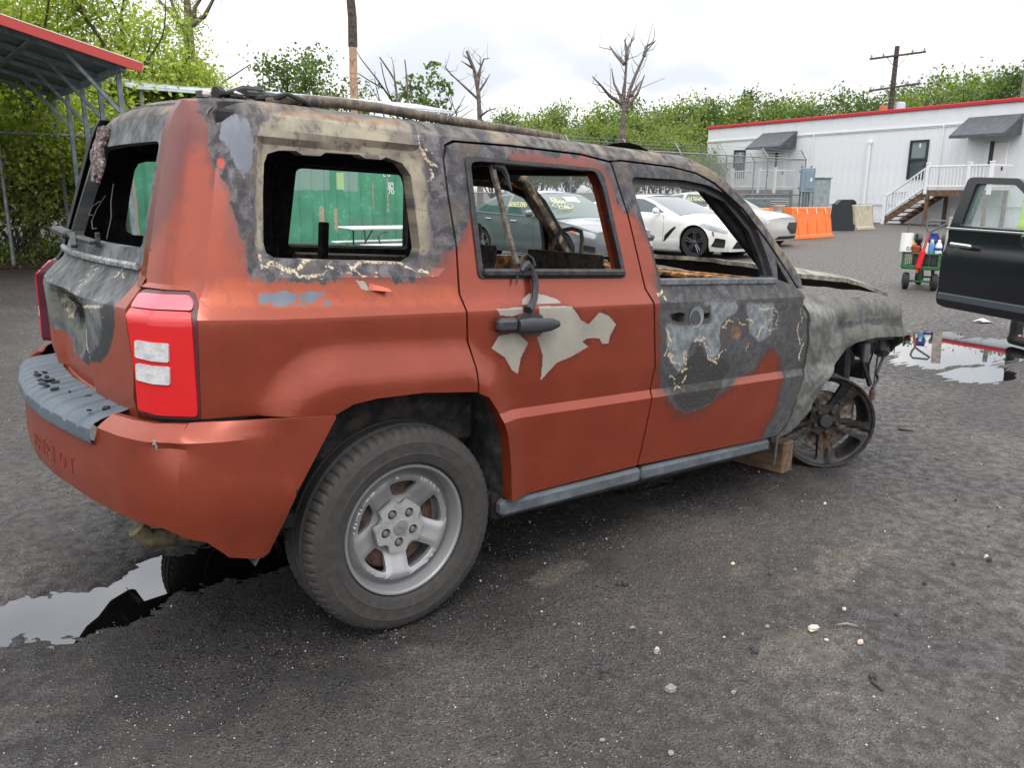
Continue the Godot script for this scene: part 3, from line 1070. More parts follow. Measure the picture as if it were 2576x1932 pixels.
func side_at(s: float, y: float) -> Vector3:
	var x := table(PLAN_X, s)
	var z := table(HEIGHT_Z, y) + table(PLAN_Z, s)
	var lean := table([1.10, 0.0, 1.60, 0.13], y) * clampf((-0.25 - s) / 0.4, 0.0, 1.0) * 0.9
	var low := table([1.05, -0.07, 1.13, 0.0], y) * clampf((-0.5 - s) / 0.3, 0.0, 1.0)
	if y < 0.97 and s < 0.56 and s > -0.65:
		z += 0.036 * smoothstep(-0.01, 0.11, inside_by(Vector2(s, y), flare_rear))
	elif y < 0.95 and s > 2.1:
		z += 0.030 * smoothstep(-0.01, 0.10, inside_by(Vector2(s, y), flare_front))
	if s > 2.2:
		var over := maxf(0.0, y - 0.93)
		z -= over * over * 7.0
		# crumpled sheet
		z += 0.012 * soft_noise.get_noise_2d(s * 3.0, y * 4.0) + 0.004 * fine_noise.get_noise_2d(s, y)
		z -= 0.02 * smoothstep(0.75, 0.5, y) * smoothstep(2.5, 2.25, s) * (0.5 + soft_noise.get_noise_2d(s * 8.0, y * 5.0 + 7.0))
	elif s > 1.12 and y < 1.12:
		z += 0.003 * soft_noise.get_noise_2d(s * 3.0 + 5.0, y * 3.0)
	if s < 0.16 and s > -0.5 and y > 1.15 and y < 1.57:
		z -= 0.020 * smoothstep(-0.004, 0.022, inside_by(Vector2(s, y), quarter_rim))
	return Vector3(x + lean + low, y, z)

func left_at(s: float, y: float) -> Vector3:
	return side_at(s, y) * Vector3(1, 1, -1)

func gate_at(z: float, y: float) -> Vector3:
	var x := table(GATE_X, y) + 0.16 * z * z
	# number-plate recess, pushed in and buckled
	var rec := smoothstep(0.27, 0.24, absf(z)) * smoothstep(0.73, 0.77, y) * smoothstep(1.045, 1.02, y)
	x += 0.03 * rec
	var dent := exp(-pow((z + 0.02) / 0.16, 2.0) - pow((y - 0.98) / 0.10, 2.0))
	x += 0.035 * dent + 0.012 * dent * soft_noise.get_noise_2d(z * 12.0, y * 12.0)
	if y > 0.80 and y < 1.15: x += 0.004 * soft_noise.get_noise_2d(z * 6.0, y * 6.0)
	return Vector3(x, y, z)

func bumper_at(t: float, y: float) -> Vector3:
	var a := -absf(t)
	var p := Vector3(table(BUMP_X, a), y, table(BUMP_Z, a))
	var q := Vector3(table(BUMP_X, a + 0.03), y, table(BUMP_Z, a + 0.03))
	var along := (q - p).normalized()
	if along == Vector3.ZERO: along = Vector3(0, 0, -1)
	var inward := along.cross(Vector3.UP)
	if inward.dot(Vector3(0.3, 0.0, -p.z)) < 0.0: inward = -inward
	if a > -0.1: inward = Vector3(1, 0, 0)
	p += inward * table(BUMP_IN, y) * (1.0 if y < 0.7 else smoothstep(-1.42, -1.15, a))
	p += inward * 0.022 * exp(-pow((a + 1.12) / 0.05, 2.0) - pow((y - 0.705) / 0.03, 2.0))
	return Vector3(p.x, p.y, p.z if t <= 0.0 else -p.z)

func side_uv(s: float, y: float) -> Vector2:
	return side_skin.uv(s, y)

func gate_uv(z: float, y: float) -> Vector2:
	return gate_skin.uv(z, y)

# A grainy material in three or four tones, mapped without UVs.
func mottled(key: String, cols: Array, scale := 1.0, rough := 0.85, metal := 0.0, bump := 1.5, freq := 0.02, more := {}) -> StandardMaterial3D:
	if mats.has(key): return mats[key]
	var n := FastNoiseLite.new()
	n.seed = hash(key) % 1000
	n.frequency = freq
	n.fractal_octaves = 5
	n.fractal_gain = 0.6
	var img := n.get_seamless_image(256, 256)
	img.convert(Image.FORMAT_L8)
	var d := img.get_data()
	var out := PackedByteArray()
	out.resize(256 * 256 * 3)
	var k := cols.size() - 1
	for i in d.size():
		var t := clampf((int(d[i]) - 50) / 156.0, 0.0, 0.999) * k
		var c: Color = (cols[int(t)] as Color).lerp(cols[int(t) + 1], smoothstep(0.2, 0.8, t - int(t)))
		out[i * 3] = c.r8
		out[i * 3 + 1] = c.g8
		out[i * 3 + 2] = c.b8
	var m := StandardMaterial3D.new()
	m.albedo_texture = ImageTexture.create_from_image(Image.create_from_data(256, 256, false, Image.FORMAT_RGB8, out))
	m.uv1_triplanar = true
	m.uv1_scale = Vector3.ONE * scale
	m.roughness = rough
	m.metallic = metal
	if bump >= 0.3:
		var nk := "normal%.1f" % bump
		if not mats.has(nk):
			img.convert(Image.FORMAT_RGBA8)
			img.bump_map_to_normal_map(bump)
			mats[nk] = ImageTexture.create_from_image(img)
		m.normal_enabled = true
		m.normal_texture = mats[nk]
	for q in more: m.set(q, more[q])
	mats[key] = m
	return m

func rgb(r: int, g: int, b: int) -> Color:
	return Color8(r, g, b)

func soot() -> StandardMaterial3D:
	return mottled("soot", [rgb(14, 14, 17), rgb(24, 24, 28), rgb(40, 37, 38), rgb(58, 48, 44)], 2.2, 0.92)

func build_wreck() -> void:
	var car := thing("burnt_suv", "burnt-out orange SUV with missing windows, bare front rim and charred front half", "car")
	car.rotation.z = deg_to_rad(-2.8)
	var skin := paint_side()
	var gate := paint_gate()
	var inside := soot()
	var copper := paint("copper", Color8(136, 58, 38), 0.34, 0.4, {"metallic_specular": 0.6})
	var rust := mottled("rust", [rgb(36, 26, 20), rgb(92, 58, 30), rgb(150, 104, 52), rgb(190, 150, 92)], 2.6, 0.85)
	var oxide := mottled("oxide", [rgb(26, 25, 26), rgb(40, 37, 35), rgb(112, 100, 80), rgb(156, 140, 112)], 1.6, 0.85)
	var rubber := mottled("melted_rubber", [rgb(24, 25, 28), rgb(38, 39, 43), rgb(50, 51, 56)], 3.0, 0.6)
	var rows := [0.25, 0.30, 0.34, 0.37, 0.40, 0.43, 0.46, 0.49, 0.52, 0.55, 0.58, 0.61, 0.635, 0.655, 0.668, 0.683, 0.698, 0.72, 0.745, 0.77, 0.795, 0.82, 0.845, 0.87, 0.895, 0.92, 0.945, 0.97, 0.995, 1.03, 1.045, 1.072, 1.10, 1.13, 1.155, 1.18, 1.205, 1.23, 1.26, 1.29, 1.32, 1.35, 1.38, 1.41, 1.44, 1.47, 1.495, 1.52, 1.54, 1.56, 1.58, 1.60, 1.615, 1.63, 1.645]
	var body_out := pv([-0.826, 1.118, -0.826, 1.22, -0.822, 1.33, -0.812, 1.44, -0.806, 1.547, -0.775, 1.60, -0.72, 1.635, -0.60, 1.643, 0.0, 1.644, 0.8, 1.644, 1.487, 1.642, 1.631, 1.584, 1.70, 1.545, 1.846, 1.456, 1.992, 1.326, 2.158, 1.17, 2.222, 1.08, 2.16, 1.083, 2.105, 1.15, 1.953, 1.306, 1.803, 1.437, 1.622, 1.537, 1.50, 1.573, 1.35, 1.588, 1.05, 1.590, 0.984, 1.581, 0.84, 1.596, 0.495, 1.597, 0.256, 1.590, 0.217, 1.573, 0.200, 1.525, 0.201, 1.41, 0.210, 1.25, 0.198, 1.10, 0.207, 1.052, 0.212, 0.95, 0.232, 0.865, 0.236, 0.786, 0.031, 0.804, -0.14, 0.803, -0.214, 0.794, -0.27, 0.769, -0.291, 0.767, -0.482, 0.780, -0.620, 0.778, -0.620, 0.963, -0.632, 1.095, -0.652, 1.118, -0.716, 1.118])
	var qwin := pv([-0.430, 1.467, -0.416, 1.494, -0.373, 1.506, -0.306, 1.509, -0.283, 1.499, -0.220, 1.500, -0.202, 1.512, -0.091, 1.515, -0.073, 1.505, -0.015, 1.506, 0.001, 1.515, 0.058, 1.501, 0.085, 1.464, 0.087, 1.239, 0.072, 1.213, 0.036, 1.197, -0.399, 1.206, -0.429, 1.221, -0.437, 1.248, -0.436, 1.381])
	var rdoor_out := pv([0.243, 0.780, 0.286, 0.762, 0.33, 0.707, 0.37, 0.617, 0.389, 0.507, 0.40, 0.383, 0.410, 0.376, 1.076, 0.392, 1.102, 0.535, 1.135, 0.78, 1.137, 0.80, 1.123, 0.923, 1.108, 1.05, 1.087, 1.097, 1.081, 1.14, 1.054, 1.30, 1.04, 1.379, 0.980, 1.572, 0.838, 1.588, 0.495, 1.589, 0.262, 1.582, 0.226, 1.567, 0.208, 1.521, 0.209, 1.413, 0.218, 1.254, 0.206, 1.098, 0.215, 1.05, 0.220, 0.95, 0.240, 0.865])
	var rwin := round_poly(pv([0.306, 1.167, 0.969, 1.163, 0.919, 1.476, 0.890, 1.535, 0.354, 1.530, 0.308, 1.522]), 0.02)
	var fdoor_out := pv([1.085, 0.392, 1.92, 0.382, 2.070, 0.386, 2.143, 0.449, 2.190, 0.597, 2.230, 0.692, 2.218, 0.97, 2.208, 1.029, 2.145, 1.083, 2.092, 1.148, 1.943, 1.298, 1.793, 1.428, 1.613, 1.529, 1.495, 1.565, 1.35, 1.580, 1.05, 1.582, 0.990, 1.573, 1.049, 1.38, 1.063, 1.30, 1.090, 1.14, 1.096, 1.10, 1.117, 1.054, 1.132, 0.923, 1.146, 0.80, 1.144, 0.78, 1.111, 0.535])
	var fwin := round_poly(pv([1.178, 1.134, 1.967, 1.134, 1.944, 1.216, 1.886, 1.350, 1.717, 1.485, 1.568, 1.524, 1.408, 1.535, 1.109, 1.528, 1.089, 1.515]), 0.015)
	var tri := pv([2.007, 1.207, 2.090, 1.105, 2.005, 1.125])
	var fender_out := pv([2.235, 1.02, 2.240, 0.97, 2.250, 0.692, 2.211, 0.597, 2.163, 0.449, 2.093, 0.386, 2.069, 0.367, 2.202, 0.391, 2.249, 0.416, 2.39, 0.608, 2.50, 0.712, 2.585, 0.779, 2.686, 0.804, 2.889, 0.813, 3.289, 0.790, 3.42, 0.755, 3.52, 0.70, 3.575, 0.665, 3.610, 0.672, 3.617, 0.75, 3.610, 0.86, 3.45, 0.925, 3.262, 0.971, 2.975, 1.006, 2.50, 1.035, 2.25, 1.05])
	var d := Vector3(0, 0, -0.05)
	# right side
	for side in 2:
		var at := side_at if side == 0 else left_at
		var dep := d if side == 0 else -d
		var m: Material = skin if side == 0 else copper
		var flip := side == 1
		var o := MB.new()
		var i := MB.new()
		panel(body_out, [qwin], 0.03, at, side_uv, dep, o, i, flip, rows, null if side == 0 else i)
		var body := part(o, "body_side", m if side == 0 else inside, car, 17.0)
		if side == 0: tag(body, "orange rear pillar and quarter panel, charred round the empty window")
		part(i, "inner_panel", inside, body)
		o = MB.new()
		i = MB.new()
		panel(rdoor_out, [rwin], 0.03, at, side_uv, dep, o, i, flip, rows, null if side == 0 else i)
		var rd := part(o, "rear_door", m, car, 17.0)
		part(i, "inner_panel", inside, rd)
		if side == 0: tag(rd, "rear door, orange with grey peeled patches round the black handle")
		o = MB.new()
		i = MB.new()
		panel(fdoor_out, [fwin, tri] + (marks(["hand_hole1", "hand_hole2"]) if side == 0 else []), 0.03, at, side_uv, dep, o, i, flip, rows, null if side == 0 else i)
		var fd := part(o, "front_door", m, car, 17.0)
		part(i, "inner_panel", inside if side == 0 else rust, fd)
		if side == 0: tag(fd, "front door with its upper half burnt to bare grey metal")
		o = MB.new()
		i = MB.new()
		panel(fender_out, [], 0.03, at, side_uv, dep * 0.4, o, i, flip)
		var fe := part(o, "fender", m, car)
		part(i, "inner_panel", inside, fe)
		if side == 0: tag(fe, "crumpled front fender burnt to grey bare metal")
		# window rubber
		var zoff := 0.006 if side == 0 else -0.006
		var at2 := func(s: float, y: float) -> Vector3: return (at.call(s, y) as Vector3) + Vector3(0, 0, zoff)
		o = MB.new()
		panel(round_poly(pv([0.287, 1.147, 0.989, 1.143, 0.935, 1.520, 0.900, 1.546, 0.314, 1.543, 0.287, 1.536]), 0.02), [rwin], 0.03, at2, no_uv, dep * 0.7, o, null, flip)
		part(o, "window_trim", rubber, rd)
		o = MB.new()
		for w in [[0.303, 1.166, 0.972, 1.162]]:
			var a: Vector3 = at.call(w[0], w[1])
			var b: Vector3 = at.call(w[2], w[3])
			o.bar(a - dep * 0.2, b - dep * 0.2, 0.03, 0.028, 0.008)
		part(o, "belt_strip", rubber, rd)
		o = MB.new()
		var wa: Vector3 = at.call(1.18, 1.124)
		var wb: Vector3 = at.call(1.985, 1.120)
		o.bar(wa, wb, 0.022, 0.03, 0.006)
		part(o, "belt_strip", mottled("grey_strip", [rgb(60, 64, 68), rgb(88, 92, 96), rgb(110, 114, 118)], 3.0, 0.7), fd)
		# window channel lining the front door opening
		o = MB.new()
		var at3 := func(s: float, y: float) -> Vector3: return (at.call(s, y) as Vector3) + dep * 0.45
		panel(fwin, [round_poly(pv([1.215, 1.134, 1.935, 1.134, 1.912, 1.216, 1.855, 1.335, 1.70, 1.460, 1.56, 1.497, 1.408, 1.508, 1.13, 1.502, 1.118, 1.49]), 0.015)], 0.03, at3, no_uv, dep * 0.5, o, null, flip)
		part(o, "window_channel", rubber, fd)
		# sill cover
		o = MB.new()
		var sz := 1.0 if side == 0 else -1.0
		o.bar(Vector3(0.385, 0.338, 0.835 * sz), Vector3(1.105, 0.348, 0.838 * sz), 0.05, 0.062, 0.014)
		o.bar(Vector3(1.112, 0.348, 0.838 * sz), Vector3(2.02, 0.342, 0.828 * sz), 0.05, 0.060, 0.014)
		part(o, "sill_cover", mottled("sill", [rgb(66, 72, 77), rgb(76, 83, 88), rgb(88, 95, 100)], 1.0, 0.65, 0.0, 0.0), car)
		o = MB.new()
		o.bar(Vector3(0.385, 0.33, 0.76 * sz), Vector3(2.1, 0.335, 0.76 * sz), 0.10, 0.10, 0.01)
		part(o, "sill", inside, car)
	build_right_details(car, skin, rubber, inside)
	build_wreck_tail(car, gate, inside, copper, rubber)
	build_wreck_roof(car, inside, rust, oxide)
	build_wreck_front(car, inside, rust, oxide)
	build_wreck_wheels(car, inside)
	build_wreck_inside(car, inside, rust, oxide)

func on_side(list: Array, out := 0.0) -> Array:
	var o := []
	for i in range(0, list.size(), 2):
		var p := side_at(list[i], list[i + 1])
		o.append(p + Vector3(0, 0, out))
	return o

func build_right_details(car: Node3D, skin: Material, rubber: Material, inside: Material) -> void:
	var rd := car.get_node("rear_door")
	var plastic := paint("handle_plastic", Color8(46, 48, 54), 0.55)
	# pull handle: a bowed grip between two feet, with a round finger dish behind
	var mb := MB.new()
	var grip := func(u: float, v: float) -> Vector3:
		var s := lerpf(0.405, 0.583, u)
		var half := table([0.0, 0.022, 0.25, 0.027, 0.8, 0.022, 1.0, 0.012], u)
		var a := v * TAU
		var c := side_at(s, 0.993)
		return Vector3(c.x, c.y + sin(a) * half, c.z + 0.030 + 0.012 * sin(u * PI) + cos(a) * 0.013)
	mb.sheet(14, 12, grip)
	for u in [0.0, 1.0]:
		var c := Vector3.ZERO
		for j in 12: c += grip.call(u, j / 12.0)
		c /= 12.0
		for j in 12: mb.tri(c, grip.call(u, j / 12.0), grip.call(u, (j + 1) / 12.0))
	part(mb, "handle_grip", plastic, rd)
	mb = MB.new()
	mb.box(side_at(0.362, 0.997) + Vector3(0, 0, 0.018), Vector3(0.082, 0.048, 0.040), Basis.IDENTITY, 0.012)
	part(mb, "handle_foot", plastic, rd)
	mb = MB.new()
	mb.prism(round_poly(pv([0.40, 0.985, 0.43, 1.03, 0.46, 1.036, 0.53, 1.025, 0.545, 0.975, 0.51, 0.952, 0.44, 0.955]), 0.02), 0.008, Transform3D(Basis.IDENTITY, Vector3(0, 0, side_at(0.47, 0.99).z + 0.004)))
	part(mb, "handle_dish", paint("dish", Color8(60, 58, 58), 0.5), rd)
	# loose window channel and a melted strip hanging out over the door
	mb = MB.new()
	mb.tube(on_side(MARKS["rod"], -0.03), [0.013, 0.012, 0.012, 0.012, 0.014], 6)
	part(mb, "loose_channel", mottled("channel", [rgb(58, 52, 48), rgb(96, 88, 80), rgb(130, 122, 112)], 4.0, 0.8), rd)
	mb = MB.new()
	mb.tube(on_side([0.455, 1.17, 0.47, 1.185, 0.485, 1.192, 0.50, 1.18, 0.512, 1.15, 0.511, 1.12, 0.505, 1.10, 0.494, 1.08, 0.475, 1.06, 0.452, 1.045], 0.022), [0.010, 0.016, 0.018, 0.014, 0.013, 0.013, 0.012, 0.012, 0.014, 0.016], 7)
	mb.tube(on_side([0.47, 1.185, 0.452, 1.175, 0.44, 1.16, 0.435, 1.14, 0.43, 1.13], 0.018), [0.008, 0.006, 0.004, 0.004, 0.003], 6)
	mb.tube(on_side([0.485, 1.19, 0.50, 1.215, 0.525, 1.225, 0.55, 1.21, 0.555, 1.185], -0.02), [0.007, 0.006, 0.005, 0.005, 0.006], 6)
	part(mb, "melted_strip", rubber, rd)
	mb = MB.new()
	mb.tube(on_side([0.42, 1.52, 0.46, 1.515, 0.475, 1.49, 0.482, 1.46, 0.49, 1.44], -0.02), [0.012, 0.014, 0.010, 0.007, 0.004], 6)
	part(mb, "melted_strip", rubber, rd)
	# curl of peeled paint below the quarter window
	mb = MB.new()
	mb.sheet(6, 4, func(u: float, v: float) -> Vector3:
		var p := side_at(-0.125 + 0.065 * u, 1.118 + 0.02 * v * (1.0 - 0.6 * u) - 0.008 * u)
		return p + Vector3(0, 0.004 * u, 0.002 + 0.022 * u * (1.0 - v) + 0.004 * v))
	part(mb, "paint_flake", paint("flake", Color8(190, 92, 66), 0.5), car.get_node("body_side"))
	# round depression where the front handle was
	mb = MB.new()
	var c2 := side_at(1.378, 0.983)
	mb.lathe([Vector2(0.046, 0.0), Vector2(0.040, -0.003), Vector2(0.020, -0.006), Vector2(0.0, -0.007)], Transform3D(Basis(Vector3.RIGHT, PI / 2), c2 + Vector3(0, 0, 0.004)), 20)
	part(mb, "handle_dish", paint("bare_dish", Color8(118, 128, 136), 0.55), car.get_node("front_door"))

func build_wreck_tail(car: Node3D, gate: Material, inside: Material, copper: Material, rubber: Material) -> void:
	var out := pv([-0.50, 1.60, -0.53, 1.55, -0.56, 1.35, -0.575, 1.2, -0.568, 1.12, -0.577, 1.08, -0.602, 0.90, -0.56, 0.70, -0.35, 0.668, 0.0, 0.66, 0.35, 0.668, 0.56, 0.70, 0.602, 0.90, 0.577, 1.08, 0.568, 1.12, 0.575, 1.2, 0.56, 1.35, 0.53, 1.55, 0.50, 1.60])
	var win := round_poly(pv([-0.475, 1.212, 0.475, 1.212, 0.41, 1.43, 0.395, 1.522, -0.395, 1.522, -0.41, 1.43]), 0.03)
	var o := MB.new()
	var i := MB.new()
	panel(out, [win], 0.025, gate_at, gate_uv, Vector3(0.045, 0, 0), o, i, true)
	var tg := part(o, "tailgate", gate, car, 22.0)
	tag(tg, "tailgate with its glass gone, upper half charred grey and black, lower half orange")
	part(i, "inner_panel", inside, tg)
	# torn edge of the plate recess
	o = MB.new()
	o.sheet(10, 3, func(u: float, v: float) -> Vector3:
		var z := lerpf(-0.22, 0.16, u)
		var p := gate_at(z, 1.045 - 0.09 * v * sin(u * PI))
		return p + Vector3(-0.014 - 0.02 * v * sin(u * PI) + 0.006 * soft_noise.get_noise_2d(u * 30.0, v * 9.0), 0, 0))
	part(o, "plate_lip", mottled("buckled", [rgb(30, 31, 34), rgb(70, 70, 64), rgb(120, 116, 98), rgb(160, 154, 132)], 4.0, 0.6), tg)
	# ledge under the window and remains of the rear wiper
	o = MB.new()
	var ledge := []
	for k in 13: ledge.append(gate_at(lerpf(-0.52, 0.50, k / 12.0), 1.165) + Vector3(-0.012, 0, 0))
	o.tube(ledge, 0.011, 6)
	part(o, "window_ledge", mottled("ledge", [rgb(70, 74, 76), rgb(110, 114, 116), rgb(170, 172, 172)], 5.0, 0.6), tg)
	o = MB.new()
	o.bar(Vector3(-0.745, 1.235, -0.31), Vector3(-0.745, 1.225, -0.10), 0.04, 0.028, 0.008)
	o.bar(Vector3(-0.745, 1.225, -0.12), Vector3(-0.735, 1.215, 0.18), 0.018, 0.012, 0.003)
	o.bar(Vector3(-0.75, 1.235, -0.02), Vector3(-0.76, 1.195, 0.05), 0.02, 0.015, 0.004)
	o.bar(Vector3(-0.715, 1.20, 0.16), Vector3(-0.715, 1.245, 0.16), 0.02, 0.012, 0.002)
	part(o, "wiper_remains", mottled("charred_plastic", [rgb(20, 21, 24), rgb(36, 38, 42), rgb(58, 60, 64)], 6.0, 0.5), tg)
	# upper rear edge: spoiler sheet over the window
	o = MB.new()
	o.sheet(24, 6, func(u: float, v: float) -> Vector3:
		var z := lerpf(-0.60, 0.60, u)
		var a := v * 1.45
		return Vector3(-0.575 + 0.20 * z * z - 0.05 * sin(a * 1.0) + 0.11 * v * v, 1.565 + 0.095 * v - 0.02 * z * z * 3.0 * v, z * (1.0 - 0.03 * v)), true)
	part(o, "spoiler", mottled("roof_skin", [rgb(44, 44, 47), rgb(72, 70, 70), rgb(104, 98, 90), rgb(128, 116, 98)], 1.4, 0.75), car)
	# charred rag of trim hanging in the window
	o = MB.new()
	var g := RandomNumberGenerator.new()
	g.seed = 91
	for k in 9:
		var pts := []
		var rad := []
		var z0 := -0.19 + g.randf_range(-0.04, 0.04)
		for j in 7:
			var t := j / 6.0
			pts.append(Vector3(-0.60 - 0.05 * t + g.randf_range(-0.012, 0.012), 1.585 - 0.19 * t * g.randf_range(0.8, 1.1), z0 + 0.07 * t * t + g.randf_range(-0.014, 0.014)))
			rad.append(g.randf_range(0.008, 0.02) * (1.0 - 0.5 * t))
		o.tube(pts, rad, 6)
	part(o, "hanging_rag", mottled("rag", [rgb(34, 28, 28), rgb(70, 58, 58), rgb(120, 106, 106), rgb(170, 160, 158)], 9.0, 0.9), car)
	# loose wires behind the missing glass
	o = MB.new()
	o.tube([Vector3(-0.60, 1.40, -0.10), Vector3(-0.62, 1.34, -0.06), Vector3(-0.64, 1.29, 0.02), Vector3(-0.66, 1.22, 0.03)], 0.0018, 5)
	o.tube([Vector3(-0.60, 1.36, -0.22), Vector3(-0.62, 1.31, -0.27), Vector3(-0.64, 1.27, -0.26), Vector3(-0.66, 1.245, -0.16), Vector3(-0.66, 1.25, -0.10)], 0.0018, 5)
	o.tube([Vector3(-0.60, 1.34, -0.30), Vector3(-0.61, 1.32, -0.38), Vector3(-0.63, 1.29, -0.35), Vector3(-0.64, 1.29, -0.24)], 0.0018, 5)
	tag(part(o, "loose_wires", paint("wire", Color8(70, 64, 62), 0.7), car), "", "", "", "stuff")
	# rear lamps
	var lens := paint("lens_red", Color8(196, 14, 20), 0.12, 0.0, {"clearcoat_enabled": true, "clearcoat": 1.0, "clearcoat_roughness": 0.05, "emission_enabled": false})
	var clear := mottled("lens_clear", [rgb(168, 170, 172), rgb(186, 188, 190), rgb(206, 206, 206), rgb(176, 178, 180)], 5.0, 0.15, 0.1, 0.0, 0.03, {"clearcoat_enabled": true, "clearcoat": 1.0})
	var frosted := paint("lens_top", Color8(190, 84, 98), 0.25, 0.0, {"clearcoat_enabled": true, "clearcoat": 0.8})
	var frame := paint("lamp_frame", Color8(74, 26, 38), 0.3)
	for side in 2:
		var at := side_at if side == 0 else left_at
		var sg := 1.0 if side == 0 else -1.0
		var lift := func(k: float) -> Callable:
			return func(s: float, y: float) -> Vector3:
				var p: Vector3 = at.call(s, y)
				var w := clampf((-0.62 - s) / 0.16, 0.0, 1.0)
				var ribs := 0.0004 * sin(y * 520.0) if k > 0.008 and k < 0.0145 else 0.0
				return p + Vector3(-sin(w * 1.35), 0, cos(w * 1.35) * sg) * (k + ribs)
		var dd := Vector3(0.03, 0, -0.03 * sg)
		o = MB.new()
		panel(round_poly(pv([-0.798, 1.114, -0.640, 1.116, -0.620, 1.09, -0.621, 0.776, -0.70, 0.778, -0.772, 0.786, -0.776, 0.917, -0.795, 1.078]), 0.012, 3), [], 0.012, lift.call(0.003), no_uv, dd, o, null, side == 1)
		var lamp := part(o, "tail_lamp", frame, car)
		if side == 0: tag(lamp, "red tail lamp with two clear reversing lenses")
		o = MB.new()
		panel(round_poly(pv([-0.788, 1.068, -0.634, 1.066, -0.629, 0.80, -0.631, 0.786, -0.70, 0.788, -0.766, 0.796, -0.770, 0.917]), 0.01, 3), [], 0.006, lift.call(0.009), no_uv, dd * 0.3, o, null, side == 1)
		part(o, "lens", lens, lamp)
		o = MB.new()
		panel(round_poly(pv([-0.790, 1.106, -0.652, 1.108, -0.635, 1.094, -0.634, 1.070, -0.788, 1.071]), 0.008, 3), [], 0.012, lift.call(0.010), no_uv, dd * 0.3, o, null, side == 1)
		part(o, "lens", frosted, lamp)
		for r in [[0.987, 0.935], [0.925, 0.874]]:
			o = MB.new()
			panel(round_poly(pv([-0.760, r[0], -0.683, r[0] - 0.004, -0.684, r[1] - 0.002, -0.712, r[1], -0.761, r[1] + 0.006]), 0.006, 3), [], 0.008, lift.call(0.015), no_uv, dd * 0.2, o, null, side == 1)
			part(o, "reversing_lens", clear, lamp)
	# bumper
	o = MB.new()
	i = MB.new()
	var edge := [-1.556, 0.768, -1.37, 0.778, -1.25, 0.775, -1.05, 0.768, -0.84, 0.762, -0.825, 0.71, -0.80, 0.672, -0.4, 0.678, 0.0, 0.682]
	var under := [-1.56, 0.76, -1.447, 0.567, -1.40, 0.45, -1.368, 0.372, -1.352, 0.360, -1.273, 0.383, -1.207, 0.441, -1.079, 0.487, -0.964, 0.495, -0.787, 0.497, -0.487, 0.502, 0.0, 0.505]
	var bo := []
	for k in range(0, edge.size(), 2): bo.append_array([edge[k], edge[k + 1]])
	for k in range(edge.size() - 4, -1, -2): bo.append_array([-edge[k], edge[k + 1]])
	for k in range(0, under.size(), 2): bo.append_array([-under[k], under[k + 1]])
	for k in range(under.size() - 4, -1, -2): bo.append_array([under[k], under[k + 1]])
	var ys := [0.35, 0.38, 0.41, 0.44, 0.47, 0.50, 0.53, 0.56, 0.60, 0.64, 0.68, 0.71, 0.728, 0.74, 0.755, 0.77, 0.79]
	panel(pv(bo), [], 0.03, bumper_at, no_uv, Vector3(0.02, 0, 0), o, i, false, ys)
	var bumper_paint := mottled("bumper_paint", [rgb(126, 53, 35), rgb(134, 57, 37), rgb(137, 59, 39), rgb(143, 65, 45)], 0.7, 0.36, 0.38, 0.0, 0.02, {"metallic_specular": 0.6})
	var bp := part(o, "rear_bumper", bumper_paint, car, 24.0)
	tag(bp, "orange rear bumper with scuffed corner and grey step pad")
	part(i, "inner_panel", inside, bp)
	# ribbed step pad
	o = MB.new()
	o.sheet(110, 9, func(u: float, v: float) -> Vector3:
		var t := lerpf(-0.815, 0.815, u)
		var prof := [[0.674, -0.002], [0.682, -0.011], [0.70, -0.014], [0.722, -0.014], [0.737, 0.0], [0.747, 0.025], [0.752, 0.05], [0.756, 0.08], [0.760, 0.10], [0.765, 0.125]]
		var e: Array = prof[int(round(v * 9.0))]
		var p := bumper_at(t, 0.66)
		var rib: float = 0.009 if fposmod(t * 8.0, 1.0) < 0.16 and v > 0.15 else 0.0
		var n := Vector3(-1, 0, p.z * 0.55).normalized()
		return Vector3(p.x, e[0] - rib, p.z) - n * e[1])
	var pad := part(o, "step_pad", mottled("pad", [rgb(76, 86, 95), rgb(83, 93, 102), rgb(90, 100, 109)], 1.0, 0.7, 0.0, 0.0), bp)
	tag(pad, "weathered grey plastic step pad dotted with black flakes")
	var g2 := RandomNumberGenerator.new()
	g2.seed = 14
	o = MB.new()
	for k in 16:
		var t := g2.randf_range(-0.75, 0.3)
		var p := bumper_at(t, 0.66)
		var n := Vector3(1, 0, -p.z * 0.55).normalized()
		var q := Vector3(p.x, 0.757, p.z) + n * g2.randf_range(0.02, 0.09)
		o.box(q, Vector3(g2.randf_range(0.008, 0.03), 0.006, g2.randf_range(0.006, 0.02)), Basis.from_euler(Vector3(0.2, g2.randf() * TAU, 0.15)), 0.002)
	tag(part(o, "char_flakes", paint("char_flake", Color8(22, 22, 25), 0.8), pad), "", "", "", "stuff")
	# embossed letters
	var word := "PATRIOT"
	for k in word.length():
		var tm := TextMesh.new()
		tm.text = word[k]
		tm.font_size = 32
		tm.pixel_size = 0.0022
		tm.depth = 0.0025
		var t := -0.06 - 0.092 * k
		var p := bumper_at(t, 0.60)
		var q := bumper_at(t - 0.02, 0.60)
		var along := (q - p).normalized()
		var letter := shared(tm, "letter", bumper_paint, bp)
		letter.transform = Transform3D(Basis(along, Vector3.UP, along.cross(Vector3.UP)), p + along.cross(Vector3.UP) * 0.0005 + Vector3(0, -0.02, 0))
	# chips on the corner
	o = MB.new()
	for e in [[-1.07, 0.727, 0.014], [-1.073, 0.716, 0.009], [-1.074, 0.708, 0.005]]:
		var p := bumper_at(e[0], e[1])
		var n := Vector3(-0.75, 0.0, 0.66)
		o.box(p + n * 0.001, Vector3(0.004, e[2], e[2] * 0.7), Basis(Vector3.UP, 0.85), 0.001)
